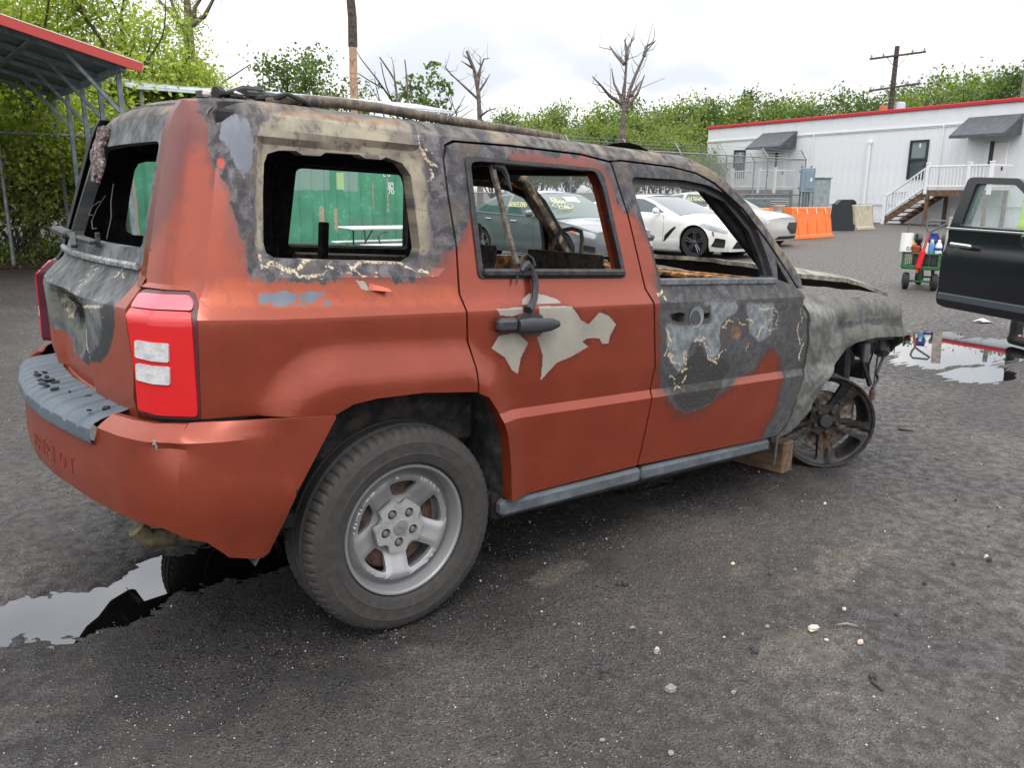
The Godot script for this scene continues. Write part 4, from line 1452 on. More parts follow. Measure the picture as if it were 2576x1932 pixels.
	tag(part(o, "bare_chips", paint("chip", Color8(132, 128, 128), 0.7), bp), "", "", "", "stuff")
	# tail pipe
	o = MB.new()
	o.tube([Vector3(-0.30, 0.33, 0.50), Vector3(-0.55, 0.335, 0.52), Vector3(-0.70, 0.36, 0.53), Vector3(-0.735, 0.40, 0.53)], 0.028, 12)
	part(o, "tail_pipe", mottled("pipe", [rgb(60, 54, 46), rgb(110, 100, 78), rgb(140, 130, 100)], 3.0, 0.6, 0.3), car)

func roof_y(x: float, z: float) -> float:
	return 1.637 + 0.026 * (1.0 - pow(absf(z) / 0.62, 2.2)) - 0.03 * smoothstep(1.2, 1.7, x) - 0.02 * smoothstep(-0.35, -0.6, x) + 0.006 * soft_noise.get_noise_2d(x * 3.0, z * 3.0)

func build_wreck_roof(car: Node3D, inside: Material, rust: Material, oxide: Material) -> void:
	var skin := mottled("roof_skin", [rgb(44, 44, 47), rgb(72, 70, 70), rgb(104, 98, 90), rgb(128, 116, 98)], 1.4, 0.75)
	var o := MB.new()
	var i := MB.new()
	var out := PackedVector2Array()
	for k in 13:
		var z := lerpf(-0.605, 0.605, k / 12.0)
		out.append(Vector2(-0.55 + 0.16 * z * z, z))
	for k in 13:
		var z := lerpf(0.605, -0.605, k / 12.0)
		out.append(Vector2(1.66 - 0.42 * z * z, z))
	var f := func(a: float, b: float) -> Vector3: return Vector3(a, roof_y(a, b), b)
	panel(out, [], 0.05, f, no_uv, Vector3(0, -0.03, 0), o, i, true)
	var roof := part(o, "roof", skin, car)
	tag(roof, "scorched bare metal roof")
	part(i, "inner_panel", inside, roof)
	# cross bows under the roof
	for x in [-0.30, 0.18, 0.70, 1.15]:
		o = MB.new()
		o.bar(Vector3(x, 1.605, -0.60), Vector3(x, 1.605, 0.60), 0.07, 0.025, 0.004)
		part(o, "roof_bow", inside, car)
	for sg in [-1.0, 1.0]:
		o = MB.new()
		o.bar(Vector3(-0.5, 1.575, 0.60 * sg), Vector3(1.45, 1.575, 0.60 * sg), 0.06, 0.07, 0.01)
		part(o, "roof_rail_inner", inside, car)
	# windscreen header
	o = MB.new()
	for k in 8:
		var z0 := lerpf(-0.60, 0.60, k / 8.0)
		var z1 := lerpf(-0.60, 0.60, (k + 1) / 8.0)
		o.bar(Vector3(1.64 - 0.4 * z0 * z0, 1.60, z0), Vector3(1.64 - 0.4 * z1 * z1, 1.60, z1), 0.07, 0.05, 0.0)
	part(o, "windscreen_header", inside, car)
	# warped roof rack rail
	o = MB.new()
	var pts := []
	for e in [[-0.34, 1.648], [-0.30, 1.656], [-0.2, 1.667], [-0.08, 1.673], [0.05, 1.673], [0.17, 1.669], [0.35, 1.664], [0.55, 1.660], [0.70, 1.658], [0.80, 1.654], [0.835, 1.645]]: pts.append(Vector3(e[0], e[1], 0.565))
	o.tube(pts, 0.0165, 10)
	var rail := part(o, "roof_rail", mottled("rail", [rgb(62, 58, 54), rgb(92, 84, 76), rgb(118, 104, 88), rgb(72, 68, 66)], 2.0, 0.75), car)
	tag(rail, "warped scorched roof rail")
	for x in [-0.27, 0.78]:
		o = MB.new()
		o.box(Vector3(x, 1.648, 0.565), Vector3(0.06, 0.03, 0.024), Basis.IDENTITY, 0.006)
		part(o, "rail_foot", inside, rail)
	# melted heap at the rear end of the rail
	var g := RandomNumberGenerator.new()
	g.seed = 6
	o = MB.new()
	for k in 10:
		var p := []
		var rad := []
		var z0 := g.randf_range(0.42, 0.60)
		var x0 := g.randf_range(-0.50, -0.40)
		for j in 6:
			p.append(Vector3(x0 + 0.04 * j + g.randf_range(-0.008, 0.008), 1.640 + g.randf_range(0.0, 0.022) + 0.012 * sin(j * 0.6), z0 + g.randf_range(-0.02, 0.02)))
			rad.append(g.randf_range(0.006, 0.017))
		o.tube(p, rad, 7)
	part(o, "melted_heap", mottled("melt", [rgb(12, 12, 14), rgb(24, 24, 27), rgb(44, 42, 42)], 5.0, 0.6), car)
	o = MB.new()
	o.box(Vector3(-0.47, 1.652, 0.52), Vector3(0.06, 0.022, 0.03), Basis.from_euler(Vector3(0.1, 0.3, -0.15)), 0.006)
	o.box(Vector3(-0.395, 1.654, 0.56), Vector3(0.06, 0.010, 0.03), Basis.from_euler(Vector3(0.2, -0.2, -0.35)), 0.004)
	part(o, "bracket", paint("bracket", Color8(196, 190, 182), 0.5), car)
	# lifted flap of roof skin by the windscreen
	o = MB.new()
	o.sheet(6, 4, func(u: float, v: float) -> Vector3: return Vector3(1.18 + 0.30 * u, 1.665 + 0.028 * sin(u * PI) * v - 0.014 * u, 0.30 + 0.16 * v))
	part(o, "roof_flap", inside, car)

func build_wreck_front(car: Node3D, inside: Material, rust: Material, oxide: Material) -> void:
	var burnt := mottled("burnt_hood", [rgb(70, 68, 64), rgb(104, 102, 94), rgb(132, 130, 116), rgb(158, 152, 130)], 1.5, 0.6, 0.15)
	var o := MB.new()
	var hood := func(a: float, b: float) -> Vector3:
		var u := (a - 2.24) / 1.22
		var y := 1.165 - 0.055 * u - 0.095 * u * u * u + 0.02 * (1.0 - pow(absf(b) / 0.68, 2.0)) + 0.010 * soft_noise.get_noise_2d(a * 3.0, b * 3.0)
		y -= 0.02 * smoothstep(0.55, 0.68, absf(b))
		return Vector3(a, y, b)
	var out := PackedVector2Array()
	for k in 9:
		var z := lerpf(-0.66, 0.66, k / 8.0)
		out.append(Vector2(2.24 + 0.10 * (1.0 - z * z / 0.44), z))
	for k in 9:
		var z := lerpf(0.64, -0.64, k / 8.0)
		out.append(Vector2(3.50 - 0.24 * z * z, z))
	var i := MB.new()
	panel(out, [], 0.05, hood, no_uv, Vector3(0, -0.022, 0), o, i, true)
	var h := part(o, "hood", burnt, car)
	tag(h, "buckled bare metal hood sprung up at the windscreen")
	part(i, "inner_panel", inside, h)
	# cowl and dash beam, rusted yellow
	o = MB.new()
	o.bar(Vector3(2.22, 1.085, -0.72), Vector3(2.22, 1.085, 0.66), 0.10, 0.028, 0.006)
	o.bar(Vector3(2.27, 1.10, -0.70), Vector3(2.27, 1.10, 0.60), 0.03, 0.014, 0.003)
	var cowl := part(o, "cowl", rust, car)
	tag(cowl, "rust-yellow cowl beam across the windscreen base")
	o = MB.new()
	o.box(Vector3(2.14, 1.072, 0.50), Vector3(0.10, 0.006, 0.20), Basis.from_euler(Vector3(0.25, 0.2, 0.1)), 0.002)
	for z in [0.46, 0.54]:
		o.lathe([Vector2(0.014, 0.0), Vector2(0.014, 0.012), Vector2(0.009, 0.012), Vector2(0.009, 0.022), Vector2(0.0, 0.022)], Transform3D(Basis.IDENTITY, Vector3(2.14, 1.078, z)), 8)
	part(o, "hinge_plate", mottled("plate", [rgb(96, 90, 88), rgb(130, 124, 120), rgb(70, 60, 54)], 5.0, 0.6, 0.3), cowl)
	# bulkhead and inner wings
	o = MB.new()
	o.box(Vector3(2.25, 0.72, 0.0), Vector3(0.03, 0.72, 1.44))
	part(o, "bulkhead", inside, car)
	for sg in [-1.0, 1.0]:
		o = MB.new()
		o.box(Vector3(2.78, 0.80, 0.52 * sg), Vector3(1.05, 0.36, 0.03), Basis.IDENTITY, 0.01)
		part(o, "inner_wing", inside, car)
		o = MB.new()
		o.lathe([Vector2(0.085, 0.40), Vector2(0.09, 0.55), Vector2(0.10, 0.75), Vector2(0.11, 0.98), Vector2(0.0, 1.0)], Transform3D(Basis.IDENTITY, Vector3(2.62, 0, 0.60 * sg)), 14)
		part(o, "strut", inside, car)
	# crush rails, radiator frame and lamp remains in front
	o = MB.new()
	o.bar(Vector3(2.3, 0.52, 0.46), Vector3(3.35, 0.55, 0.46), 0.07, 0.10, 0.01)
	o.bar(Vector3(2.3, 0.52, -0.46), Vector3(3.35, 0.55, -0.46), 0.07, 0.10, 0.01)
	o.bar(Vector3(3.36, 0.55, -0.60), Vector3(3.36, 0.55, 0.60), 0.05, 0.11, 0.015)
	o.bar(Vector3(3.30, 0.90, -0.62), Vector3(3.30, 0.90, 0.62), 0.05, 0.05, 0.01)
	o.bar(Vector3(3.32, 0.55, 0.50), Vector3(3.30, 0.90, 0.52), 0.05, 0.05, 0.01)
	o.box(Vector3(2.85, 0.72, -0.05), Vector3(0.6, 0.42, 0.62), Basis.from_euler(Vector3(0.1, 0.2, 0.0)), 0.06)
	part(o, "front_frame", inside, car)
	var hunk := mottled("charred_plastic", [rgb(20, 21, 24), rgb(44, 46, 50), rgb(80, 82, 86)], 6.0, 0.5)
	o = MB.new()
	o.box(Vector3(3.18, 0.745, 0.66), Vector3(0.18, 0.16, 0.10), Basis.from_euler(Vector3(0.2, 0.3, 0.35)), 0.03)
	o.box(Vector3(3.36, 0.715, 0.66), Vector3(0.13, 0.13, 0.08), Basis.from_euler(Vector3(-0.2, 0.2, -0.3)), 0.02)
	o.box(Vector3(3.02, 0.66, 0.62), Vector3(0.07, 0.30, 0.08), Basis.from_euler(Vector3(0.0, 0.2, 0.12)), 0.015)
	o.bar(Vector3(3.10, 0.66, 0.69), Vector3(3.22, 0.49, 0.70), 0.02, 0.03, 0.004)
	o.tube([Vector3(3.36, 0.66, 0.69), Vector3(3.30, 0.60, 0.70), Vector3(3.28, 0.55, 0.70), Vector3(3.30, 0.52, 0.70), Vector3(3.25, 0.47, 0.70)], 0.008, 6)
	o.tube([Vector3(3.05, 0.79, 0.71), Vector3(3.12, 0.80, 0.71), Vector3(3.18, 0.74, 0.72), Vector3(3.15, 0.62, 0.71), Vector3(3.2, 0.50, 0.70)], 0.007, 6)
	part(o, "lamp_remains", hunk, car)
	o = MB.new()
	o.box(Vector3(3.10, 0.70, 0.705), Vector3(0.05, 0.14, 0.05), Basis.from_euler(Vector3(0.0, 0.2, 0.1)), 0.02)
	part(o, "lamp_bracket", paint("aluminium", Color8(120, 122, 124), 0.45, 0.5), car)
	# wire harness dangling from the fender tip with a plug on its end
	o = MB.new()
	var tip := Vector3(3.46, 0.735, 0.60)
	o.tube([tip, tip + Vector3(0.0, -0.08, 0.0), tip + Vector3(-0.008, -0.2, 0.004), tip + Vector3(-0.012, -0.31, 0.006)], 0.0035, 5)
	o.tube([tip + Vector3(-0.008, -0.31, 0.006), tip + Vector3(0.0, -0.22, 0.004), tip + Vector3(0.012, -0.1, 0.0), tip], 0.0025, 5)
	o.tube([tip + Vector3(-0.010, -0.31, 0.006), tip + Vector3(-0.012, -0.37, 0.006), tip + Vector3(-0.02, -0.41, 0.01), tip + Vector3(-0.05, -0.45, 0.02), tip + Vector3(-0.08, -0.465, 0.03)], 0.0018, 5)
	var wire := part(o, "hanging_wire", paint("burnt_wire", Color8(74, 60, 54), 0.8), car)
	o = MB.new()
	o.lathe([Vector2(0.012, -0.375), Vector2(0.018, -0.36), Vector2(0.02, -0.325), Vector2(0.013, -0.305), Vector2(0.005, -0.295)], Transform3D(Basis.IDENTITY, tip + Vector3(-0.010, 0.0, 0.006)), 10)
	part(o, "plug", paint("plug", Color8(96, 78, 66), 0.8), wire)
	o = MB.new()
	o.bar(Vector3(2.85, 0.805, 0.79), Vector3(3.30, 0.775, 0.74), 0.05, 0.02, 0.004)
	o.bar(Vector3(3.30, 0.775, 0.74), Vector3(3.46, 0.74, 0.62), 0.04, 0.02, 0.004)
	o.box(Vector3(2.98, 0.785, 0.77), Vector3(0.16, 0.05, 0.05), Basis.from_euler(Vector3(0.1, 0.2, -0.1)), 0.02)
	part(o, "arch_remains", hunk, car)

func tyre_into(mb: MB, prof: Array, segs: int, slots: int, depth: float) -> void:
	var k := prof.size()
	for j in segs:
		for i in k - 1:
			var q := []
			for e in [[j, i], [j + 1, i], [j + 1, i + 1], [j, i + 1]]:
				var a: float = TAU * e[0] / segs
				var p: Vector2 = prof[e[1]]
				var r := p.x
				if r > 0.31 and absf(p.y) > 0.054 and absf(p.y) < 0.094 and (int(e[0]) % 4) == 0: r -= depth
				q.append(Vector3(cos(a) * r, p.y, -sin(a) * r))
			mb.quad(q[0], q[1], q[2], q[3])

func ring_poly(r: float, n: int) -> PackedVector2Array:
	var o := PackedVector2Array()
	for k in n: o.append(Vector2(cos(TAU * k / n), sin(TAU * k / n)) * r)
	return o

func spoke_gap(at: float, r0: float, r1: float, half0: float, half1: float, round_r: float) -> PackedVector2Array:
	var o := PackedVector2Array()
	for k in 3:
		var a := at + lerpf(-half0, half0, k / 2.0)
		o.append(Vector2(cos(a), sin(a)) * r0)
	for k in 5:
		var a := at + lerpf(half1, -half1, k / 4.0)
		o.append(Vector2(cos(a), sin(a)) * r1)
	return round_poly(o, round_r, 3)

func build_wreck_wheels(car: Node3D, inside: Material) -> void:
	var black_rubber := mottled("tyre", [rgb(44, 43, 43), rgb(49, 48, 47), rgb(54, 52, 51), rgb(60, 57, 54)], 2.0, 0.75, 0.0, 0.0, 0.05)
	var silver := paint("wheel_silver", Color8(150, 150, 152), 0.36, 0.55)
	var prof := [Vector2(0.205, -0.085), Vector2(0.24, -0.104), Vector2(0.29, -0.108), Vector2(0.325, -0.098), Vector2(0.337, -0.088), Vector2(0.342, -0.075), Vector2(0.344, -0.058), Vector2(0.336, -0.052), Vector2(0.336, -0.044), Vector2(0.345, -0.040), Vector2(0.346, -0.008), Vector2(0.337, -0.005), Vector2(0.337, 0.005), Vector2(0.346, 0.008), Vector2(0.345, 0.040), Vector2(0.336, 0.044), Vector2(0.336, 0.052), Vector2(0.344, 0.058), Vector2(0.342, 0.075), Vector2(0.337, 0.088), Vector2(0.332, 0.094), Vector2(0.325, 0.099), Vector2(0.318, 0.1015), Vector2(0.314, 0.1035), Vector2(0.300, 0.107), Vector2(0.298, 0.1085), Vector2(0.294, 0.1075), Vector2(0.262, 0.107), Vector2(0.260, 0.1085), Vector2(0.257, 0.1065), Vector2(0.236, 0.103), Vector2(0.227, 0.098), Vector2(0.224, 0.090), Vector2(0.223, 0.070)]
	for side in 2:
		var sg := 1.0 if side == 0 else -1.0
		var wheel := Node3D.new()
		wheel.name = numbered(car, "rear_wheel")
		car.add_child(wheel)
		wheel.transform = Transform3D(Basis(Vector3.RIGHT, PI / 2 * sg) * Basis(Vector3.UP, 0.4), Vector3(0.0, 0.342, 0.755 * sg))
		var mb := MB.new()
		tyre_into(mb, prof, 264, 48, 0.006)
		part(mb, "tyre", black_rubber, wheel, 32.0)
		mb = MB.new()
		mb.lathe([Vector2(0.2205, 0.080), Vector2(0.2215, 0.088), Vector2(0.218, 0.093), Vector2(0.212, 0.092), Vector2(0.2065, 0.084), Vector2(0.2045, 0.068), Vector2(0.200, 0.060), Vector2(0.1975, 0.044), Vector2(0.196, 0.030), Vector2(0.190, -0.05), Vector2(0.19, -0.10)], Transform3D.IDENTITY, 64)
		var rim := part(mb, "rim", silver, wheel)
		if side == 0: tag(rim, "silver steel rim with peeling lacquer")
		mb = MB.new()
		var holes := []
		for k in 5: holes.append(spoke_gap(deg_to_rad(64.0 + 72.0 * k), 0.100, 0.158, 0.20, 0.36, 0.016))
		var face := func(a: float, b: float) -> Vector3:
			var r := Vector2(a, b).length()
			var h := table([0.0, 0.030, 0.088, 0.030, 0.10, 0.036, 0.145, 0.060, 0.160, 0.067, 0.176, 0.066, 0.186, 0.046, 0.197, 0.040], r)
			for q in holes:
				var e := -inside_by(Vector2(a, b), q)
				if e < 0.018: h -= 0.008 * (1.0 - e / 0.018)
			return Vector3(a, h, -b)
		panel(ring_poly(0.197, 60), holes, 0.0085, face, no_uv, Vector3(0, -0.016, 0), mb)
		part(mb, "spokes", silver, rim)
		# five-lobed centre plate with recessed nuts
		mb = MB.new()
		var star := PackedVector2Array()
		for k in 5:
			var a := deg_to_rad(64.0 + 36.0 + 72.0 * k)
			for e in [[-0.34, 0.094], [0.34, 0.094], [0.52, 0.074], [0.74, 0.074]]: star.append(Vector2(cos(a + e[0]), sin(a + e[0])) * e[1])
		var nut_holes := []
		for k in 5:
			var a := deg_to_rad(100.0 + 72.0 * k)
			var q := PackedVector2Array()
			for p in ring_poly(0.017, 14): q.append(p + Vector2(cos(a), sin(a)) * 0.054)
			nut_holes.append(q)
		var cap := func(a: float, b: float) -> Vector3: return Vector3(a, 0.052 + 0.004 * (1.0 - Vector2(a, b).length() / 0.09), -b)
		panel(round_poly(star, 0.006, 2), nut_holes, 0.012, cap, no_uv, Vector3(0, -0.016, 0), mb)
		var plate := part(mb, "centre_plate", mottled("cap_silver", [rgb(146, 148, 150), rgb(160, 162, 164), rgb(168, 168, 162)], 3.0, 0.4, 0.3, 0.2), rim)
		for k in 5:
			var a := deg_to_rad(100.0 + 72.0 * k)
			mb = MB.new()
			mb.lathe([Vector2(0.011, 0.034), Vector2(0.011, 0.050), Vector2(0.008, 0.055), Vector2(0.0, 0.056)], Transform3D(Basis.IDENTITY, Vector3(cos(a), 0, -sin(a)) * 0.054), 6)
			part(mb, "wheel_nut", paint("nut", Color8(150, 146, 140) if k != 1 else Color8(110, 80, 62), 0.35, 0.7), rim, 10.0)
		mb = MB.new()
		mb.lathe([Vector2(0.027, 0.054), Vector2(0.027, 0.058), Vector2(0.024, 0.060), Vector2(0.0, 0.060)], Transform3D.IDENTITY, 28)
		part(mb, "centre_cap", silver, rim)
		if side == 0:
			var tm := TextMesh.new()
			tm.text = "Jeep"
			tm.font_size = 24
			tm.pixel_size = 0.0006
			tm.depth = 0.0012
			var lt := shared(tm, "emblem", paint("emblem", Color8(120, 122, 124), 0.5, 0.4), rim)
			lt.transform = Transform3D(Basis(Vector3.UP, -0.4) * Basis(Vector3.RIGHT, -PI / 2) * Basis(Vector3.BACK, -0.35), Vector3(0, 0.0605, 0))
		# brake drum behind the spokes
		mb = MB.new()
		mb.lathe([Vector2(0.155, -0.06), Vector2(0.155, 0.006), Vector2(0.145, 0.012), Vector2(0.07, 0.014), Vector2(0.0, 0.016)], Transform3D.IDENTITY, 36)
		part(mb, "brake_drum", mottled("drum", [rgb(50, 36, 32), rgb(84, 62, 56), rgb(70, 58, 56)], 4.0, 0.8), wheel)
		# wheel arch liner
		mb = MB.new()
		var arch := [[-0.50, 0.34], [-0.445, 0.43], [-0.395, 0.57], [-0.338, 0.69], [-0.262, 0.778], [-0.21, 0.802], [-0.14, 0.812], [0.031, 0.814], [0.24, 0.794], [0.292, 0.770], [0.338, 0.712], [0.378, 0.62], [0.397, 0.51], [0.408, 0.38], [0.41, 0.30]]
		for k in arch.size() - 1:
			var a := Vector3(arch[k][0], arch[k][1], 0.845 * sg)
			var b := Vector3(arch[k + 1][0], arch[k + 1][1], 0.845 * sg)
			var a2 := a + Vector3(0, 0.02, -0.40 * sg)
			var b2 := b + Vector3(0, 0.02, -0.40 * sg)
			mb.quad(a, b, b2, a2)
			mb.tri(a2, b2, Vector3(0, 0.35, 0.44 * sg))
		part(mb, "arch_liner", mottled("liner", [rgb(22, 26, 28), rgb(34, 38, 40), rgb(52, 54, 54), rgb(78, 74, 66)], 1.6, 0.85), car)
	# front rims without tyres
	var burnt_alloy := mottled("burnt_alloy", [rgb(24, 24, 26), rgb(36, 36, 38), rgb(52, 49, 47), rgb(66, 58, 50)], 3.0, 0.55, 0.4)
	for side in 2:
		var sg := 1.0 if side == 0 else -1.0
		var wheel := Node3D.new()
		wheel.name = numbered(car, "front_wheel")
		car.add_child(wheel)
		if side == 0: tag(wheel, "bare sooty alloy rim, tyre burnt away, turned outwards")
		var turn := Basis(Vector3.UP, deg_to_rad(-42.0)) * Basis(Vector3.RIGHT, deg_to_rad(-3.0))
		wheel.transform = Transform3D(Basis(Vector3.BACK, deg_to_rad(2.8)) * turn * Basis(Vector3.RIGHT, PI / 2 * sg) * Basis(Vector3.UP, deg_to_rad(-2.0)).scaled(Vector3.ONE * 1.05), Vector3(2.655, 0.372, 0.74 * sg))
		var mb := MB.new()
		mb.lathe([Vector2(0.2335, 0.086), Vector2(0.235, 0.094), Vector2(0.231, 0.098), Vector2(0.222, 0.096), Vector2(0.216, 0.085), Vector2(0.210, 0.06), Vector2(0.196, 0.02), Vector2(0.192, -0.05), Vector2(0.210, -0.09), Vector2(0.234, -0.10)], Transform3D.IDENTITY, 64)
		var rim := part(mb, "rim", burnt_alloy, wheel)
		mb = MB.new()
		var holes := []
		for k in 5: holes.append(spoke_gap(deg_to_rad(24.0 + 72.0 * k), 0.078, 0.206, 0.26, 0.40, 0.022))
		var face := func(a: float, b: float) -> Vector3:
			var q := Vector2(a, b)
			var r := q.length()
			var h := table([0.0, 0.060, 0.05, 0.062, 0.09, 0.058, 0.15, 0.066, 0.20, 0.082, 0.216, 0.090], r)
			for k in 5:
				var ang := deg_to_rad(24.0 + 36.0 + 72.0 * k)
				var along := q.dot(Vector2(cos(ang), sin(ang)))
				var off := absf(q.dot(Vector2(-sin(ang), cos(ang))))
				if along > 0.06: h -= 0.012 * smoothstep(0.012, 0.0, off) * smoothstep(0.06, 0.10, along)
			return Vector3(a, h, -b)
		panel(ring_poly(0.217, 60), holes, 0.012, face, no_uv, Vector3(0, -0.03, 0), mb)
		part(mb, "spokes", burnt_alloy, rim)
		mb = MB.new()
		mb.lathe([Vector2(0.034, 0.060), Vector2(0.034, 0.078), Vector2(0.029, 0.084), Vector2(0.0, 0.085)], Transform3D.IDENTITY, 24)
		part(mb, "centre_cap", paint("cap_black", Color8(46, 45, 46), 0.5), rim)
		for k in 5:
			var a := deg_to_rad(24.0 + 72.0 * k + 36.0)
			mb = MB.new()
			mb.lathe([Vector2(0.013, 0.055), Vector2(0.013, 0.078), Vector2(0.008, 0.086), Vector2(0.0, 0.087)], Transform3D(Basis.IDENTITY, Vector3(cos(a), 0, -sin(a)) * 0.056), 6)
			part(mb, "wheel_nut", paint("nut_burnt", Color8(74, 62, 54), 0.5, 0.5), rim, 10.0)
		if side == 0:
			# bronze rust over the hub and the lower spoke
			var bloom := func(x: float, y: float) -> Vector3: return (face.call(x, y) as Vector3) + Vector3(0, 0.0012, 0)
			var dn := Vector2(cos(deg_to_rad(276.0)), sin(deg_to_rad(276.0)))
			var ac := dn.orthogonal()
			mb = MB.new()
			panel(round_poly(PackedVector2Array([dn * 0.045 - ac * 0.026, dn * 0.045 + ac * 0.03, dn * 0.09 + ac * 0.022, dn * 0.13 + ac * 0.03, dn * 0.165 + ac * 0.012, dn * 0.14 - ac * 0.006, dn * 0.16 - ac * 0.026, dn * 0.09 - ac * 0.024]), 0.008, 2), [], 0.012, bloom, no_uv, Vector3.ZERO, mb)
			part(mb, "rust_bloom", mottled("rust_bloom", [rgb(44, 38, 34), rgb(70, 55, 40), rgb(100, 74, 46), rgb(60, 48, 40)], 7.0, 0.6, 0.3), rim)
		mb = MB.new()
		mb.lathe([Vector2(0.145, 0.0), Vector2(0.145, 0.022), Vector2(0.05, 0.022), Vector2(0.05, 0.05), Vector2(0.0, 0.05)], Transform3D.IDENTITY, 36)
		mb.box(Vector3(0.10, 0.0, -0.06), Vector3(0.09, 0.09, 0.12), Basis.IDENTITY, 0.015)
		part(mb, "brake_disc", mottled("disc", [rgb(52, 44, 40), rgb(90, 76, 68), rgb(120, 112, 104)], 4.0, 0.6, 0.3), wheel)

func build_wreck_inside(car: Node3D, inside: Material, rust: Material, oxide: Material) -> void:
	var o := MB.new()
	o.box(Vector3(0.85, 0.42, 0.0), Vector3(2.8, 0.04, 1.52))
	o.box(Vector3(-0.42, 0.62, 0.0), Vector3(0.62, 0.04, 1.40))
	o.box(Vector3(-0.10, 0.52, 0.0), Vector3(0.04, 0.22, 1.40))
	part(o, "floor_pan", inside, car)
	for sg in [-1.0, 1.0]:
		o = MB.new()
		o.box(Vector3(0.0, 0.72, 0.60 * sg), Vector3(0.80, 0.42, 0.28), Basis.IDENTITY, 0.08)
		part(o, "wheel_house", inside, car)
	# pillars between the door openings
	for sg in [-1.0, 1.0]:
		o = MB.new()
		o.bar(Vector3(1.10, 0.40, 0.79 * sg), Vector3(1.09, 1.12, 0.755 * sg), 0.06, 0.14, 0.01)
		o.bar(Vector3(1.09, 1.10, 0.755 * sg), Vector3(1.01, 1.58, 0.63 * sg), 0.05, 0.09, 0.01)
		part(o, "centre_pillar", inside, car)
		o = MB.new()
		o.bar(Vector3(0.24, 0.80, 0.76 * sg), Vector3(0.20, 1.20, 0.74 * sg), 0.05, 0.09, 0.01)
		o.bar(Vector3(0.20, 1.18, 0.74 * sg), Vector3(0.14, 1.58, 0.62 * sg), 0.05, 0.08, 0.01)
		part(o, "rear_pillar", inside, car)
		o = MB.new()
		o.bar(Vector3(2.18, 1.06, 0.745 * sg), Vector3(1.60, 1.565, 0.60 * sg), 0.05, 0.055, 0.008)
		part(o, "screen_pillar", oxide if sg < 0.0 else inside, car)
	# seat frames
	for sg in [-1.0, 1.0]:
		var seat := Node3D.new()
		seat.name = numbered(car, "front_seat")
		car.add_child(seat)
		seat.position = Vector3(1.05, 0.0, 0.36 * sg)
		o = MB.new()
		o.bar(Vector3(-0.12, 0.60, 0.0), Vector3(0.42, 0.62, 0.0), 0.46, 0.05, 0.01)
		part(o, "cushion_pan", inside, seat)
		o = MB.new()
		for w in [-0.21, 0.21]: o.bar(Vector3(-0.10, 0.62, w), Vector3(0.02, 1.18, w), 0.03, 0.06, 0.006, Vector3.BACK)
		o.bar(Vector3(0.02, 1.17, -0.22), Vector3(0.02, 1.17, 0.22), 0.05, 0.09, 0.006)
		o.bar(Vector3(-0.04, 0.95, -0.21), Vector3(-0.04, 0.95, 0.21), 0.012, 0.05, 0.002)
		o.bar(Vector3(-0.08, 0.75, -0.21), Vector3(-0.08, 0.75, 0.21), 0.012, 0.05, 0.002)
		part(o, "back_frame", mottled("seat_steel", [rgb(20, 19, 20), rgb(40, 34, 32), rgb(70, 56, 46), rgb(46, 42, 42)], 4.0, 0.8), seat)
		o = MB.new()
		o.tube([Vector3(0.02, 1.18, -0.10), Vector3(0.04, 1.27, -0.085), Vector3(0.055, 1.305, -0.06), Vector3(0.06, 1.315, 0.0), Vector3(0.055, 1.305, 0.06), Vector3(0.04, 1.27, 0.085), Vector3(0.02, 1.18, 0.10)], 0.009, 7)
		part(o, "head_rest_hoop", mottled("hoop", [rgb(60, 54, 48), rgb(96, 86, 76), rgb(124, 112, 98)], 4.0, 0.7), seat)
	var bench := Node3D.new()
	bench.name = numbered(car, "rear_seat")
	car.add_child(bench)
	o = MB.new()
	o.bar(Vector3(0.02, 0.68, -0.62), Vector3(0.02, 0.68, 0.62), 0.44, 0.05, 0.01)
	part(o, "cushion_pan", inside, bench)
	o = MB.new()
	for z in [-0.62, -0.2, 0.2, 0.62]: o.bar(Vector3(-0.16, 0.68, z), Vector3(-0.24, 1.08, z), 0.03, 0.04, 0.005, Vector3.BACK)
	o.tube([Vector3(-0.24, 1.10, -0.63), Vector3(-0.24, 1.10, 0.63)], 0.016, 10)
	part(o, "back_frame", mottled("seat_bar", [rgb(40, 34, 32), rgb(76, 66, 60), rgb(104, 88, 78)], 4.0, 0.7), bench)
	o = MB.new()
	o.bar(Vector3(0.36, 0.60, -0.52), Vector3(0.39, 1.29, -0.54), 0.045, 0.035, 0.004)
	part(o, "upright", inside, car)
	o = MB.new()
	o.tube([Vector3(0.30, 1.125, -0.66), Vector3(0.9, 1.115, -0.66)], 0.022, 8)
	part(o, "sill_bar", mottled("seat_bar", [], 4.0), car)
	# dash frame and steering column
	o = MB.new()
	o.tube([Vector3(2.02, 0.98, -0.72), Vector3(2.0, 0.99, 0.0), Vector3(2.02, 0.98, 0.72)], 0.03, 10)
	o.bar(Vector3(2.05, 0.95, -0.38), Vector3(1.68, 1.03, -0.38), 0.05, 0.05, 0.01)
	o.bar(Vector3(2.0, 0.98, 0.1), Vector3(2.0, 0.5, 0.1), 0.10, 0.08, 0.01)
	part(o, "dash_frame", inside, car)
# ---------------------------------------------------------------- parked cars
func glass_dark(key: String, c: Color) -> StandardMaterial3D:
	return paint(key, c, 0.05, 0.0, {"metallic_specular": 0.55})

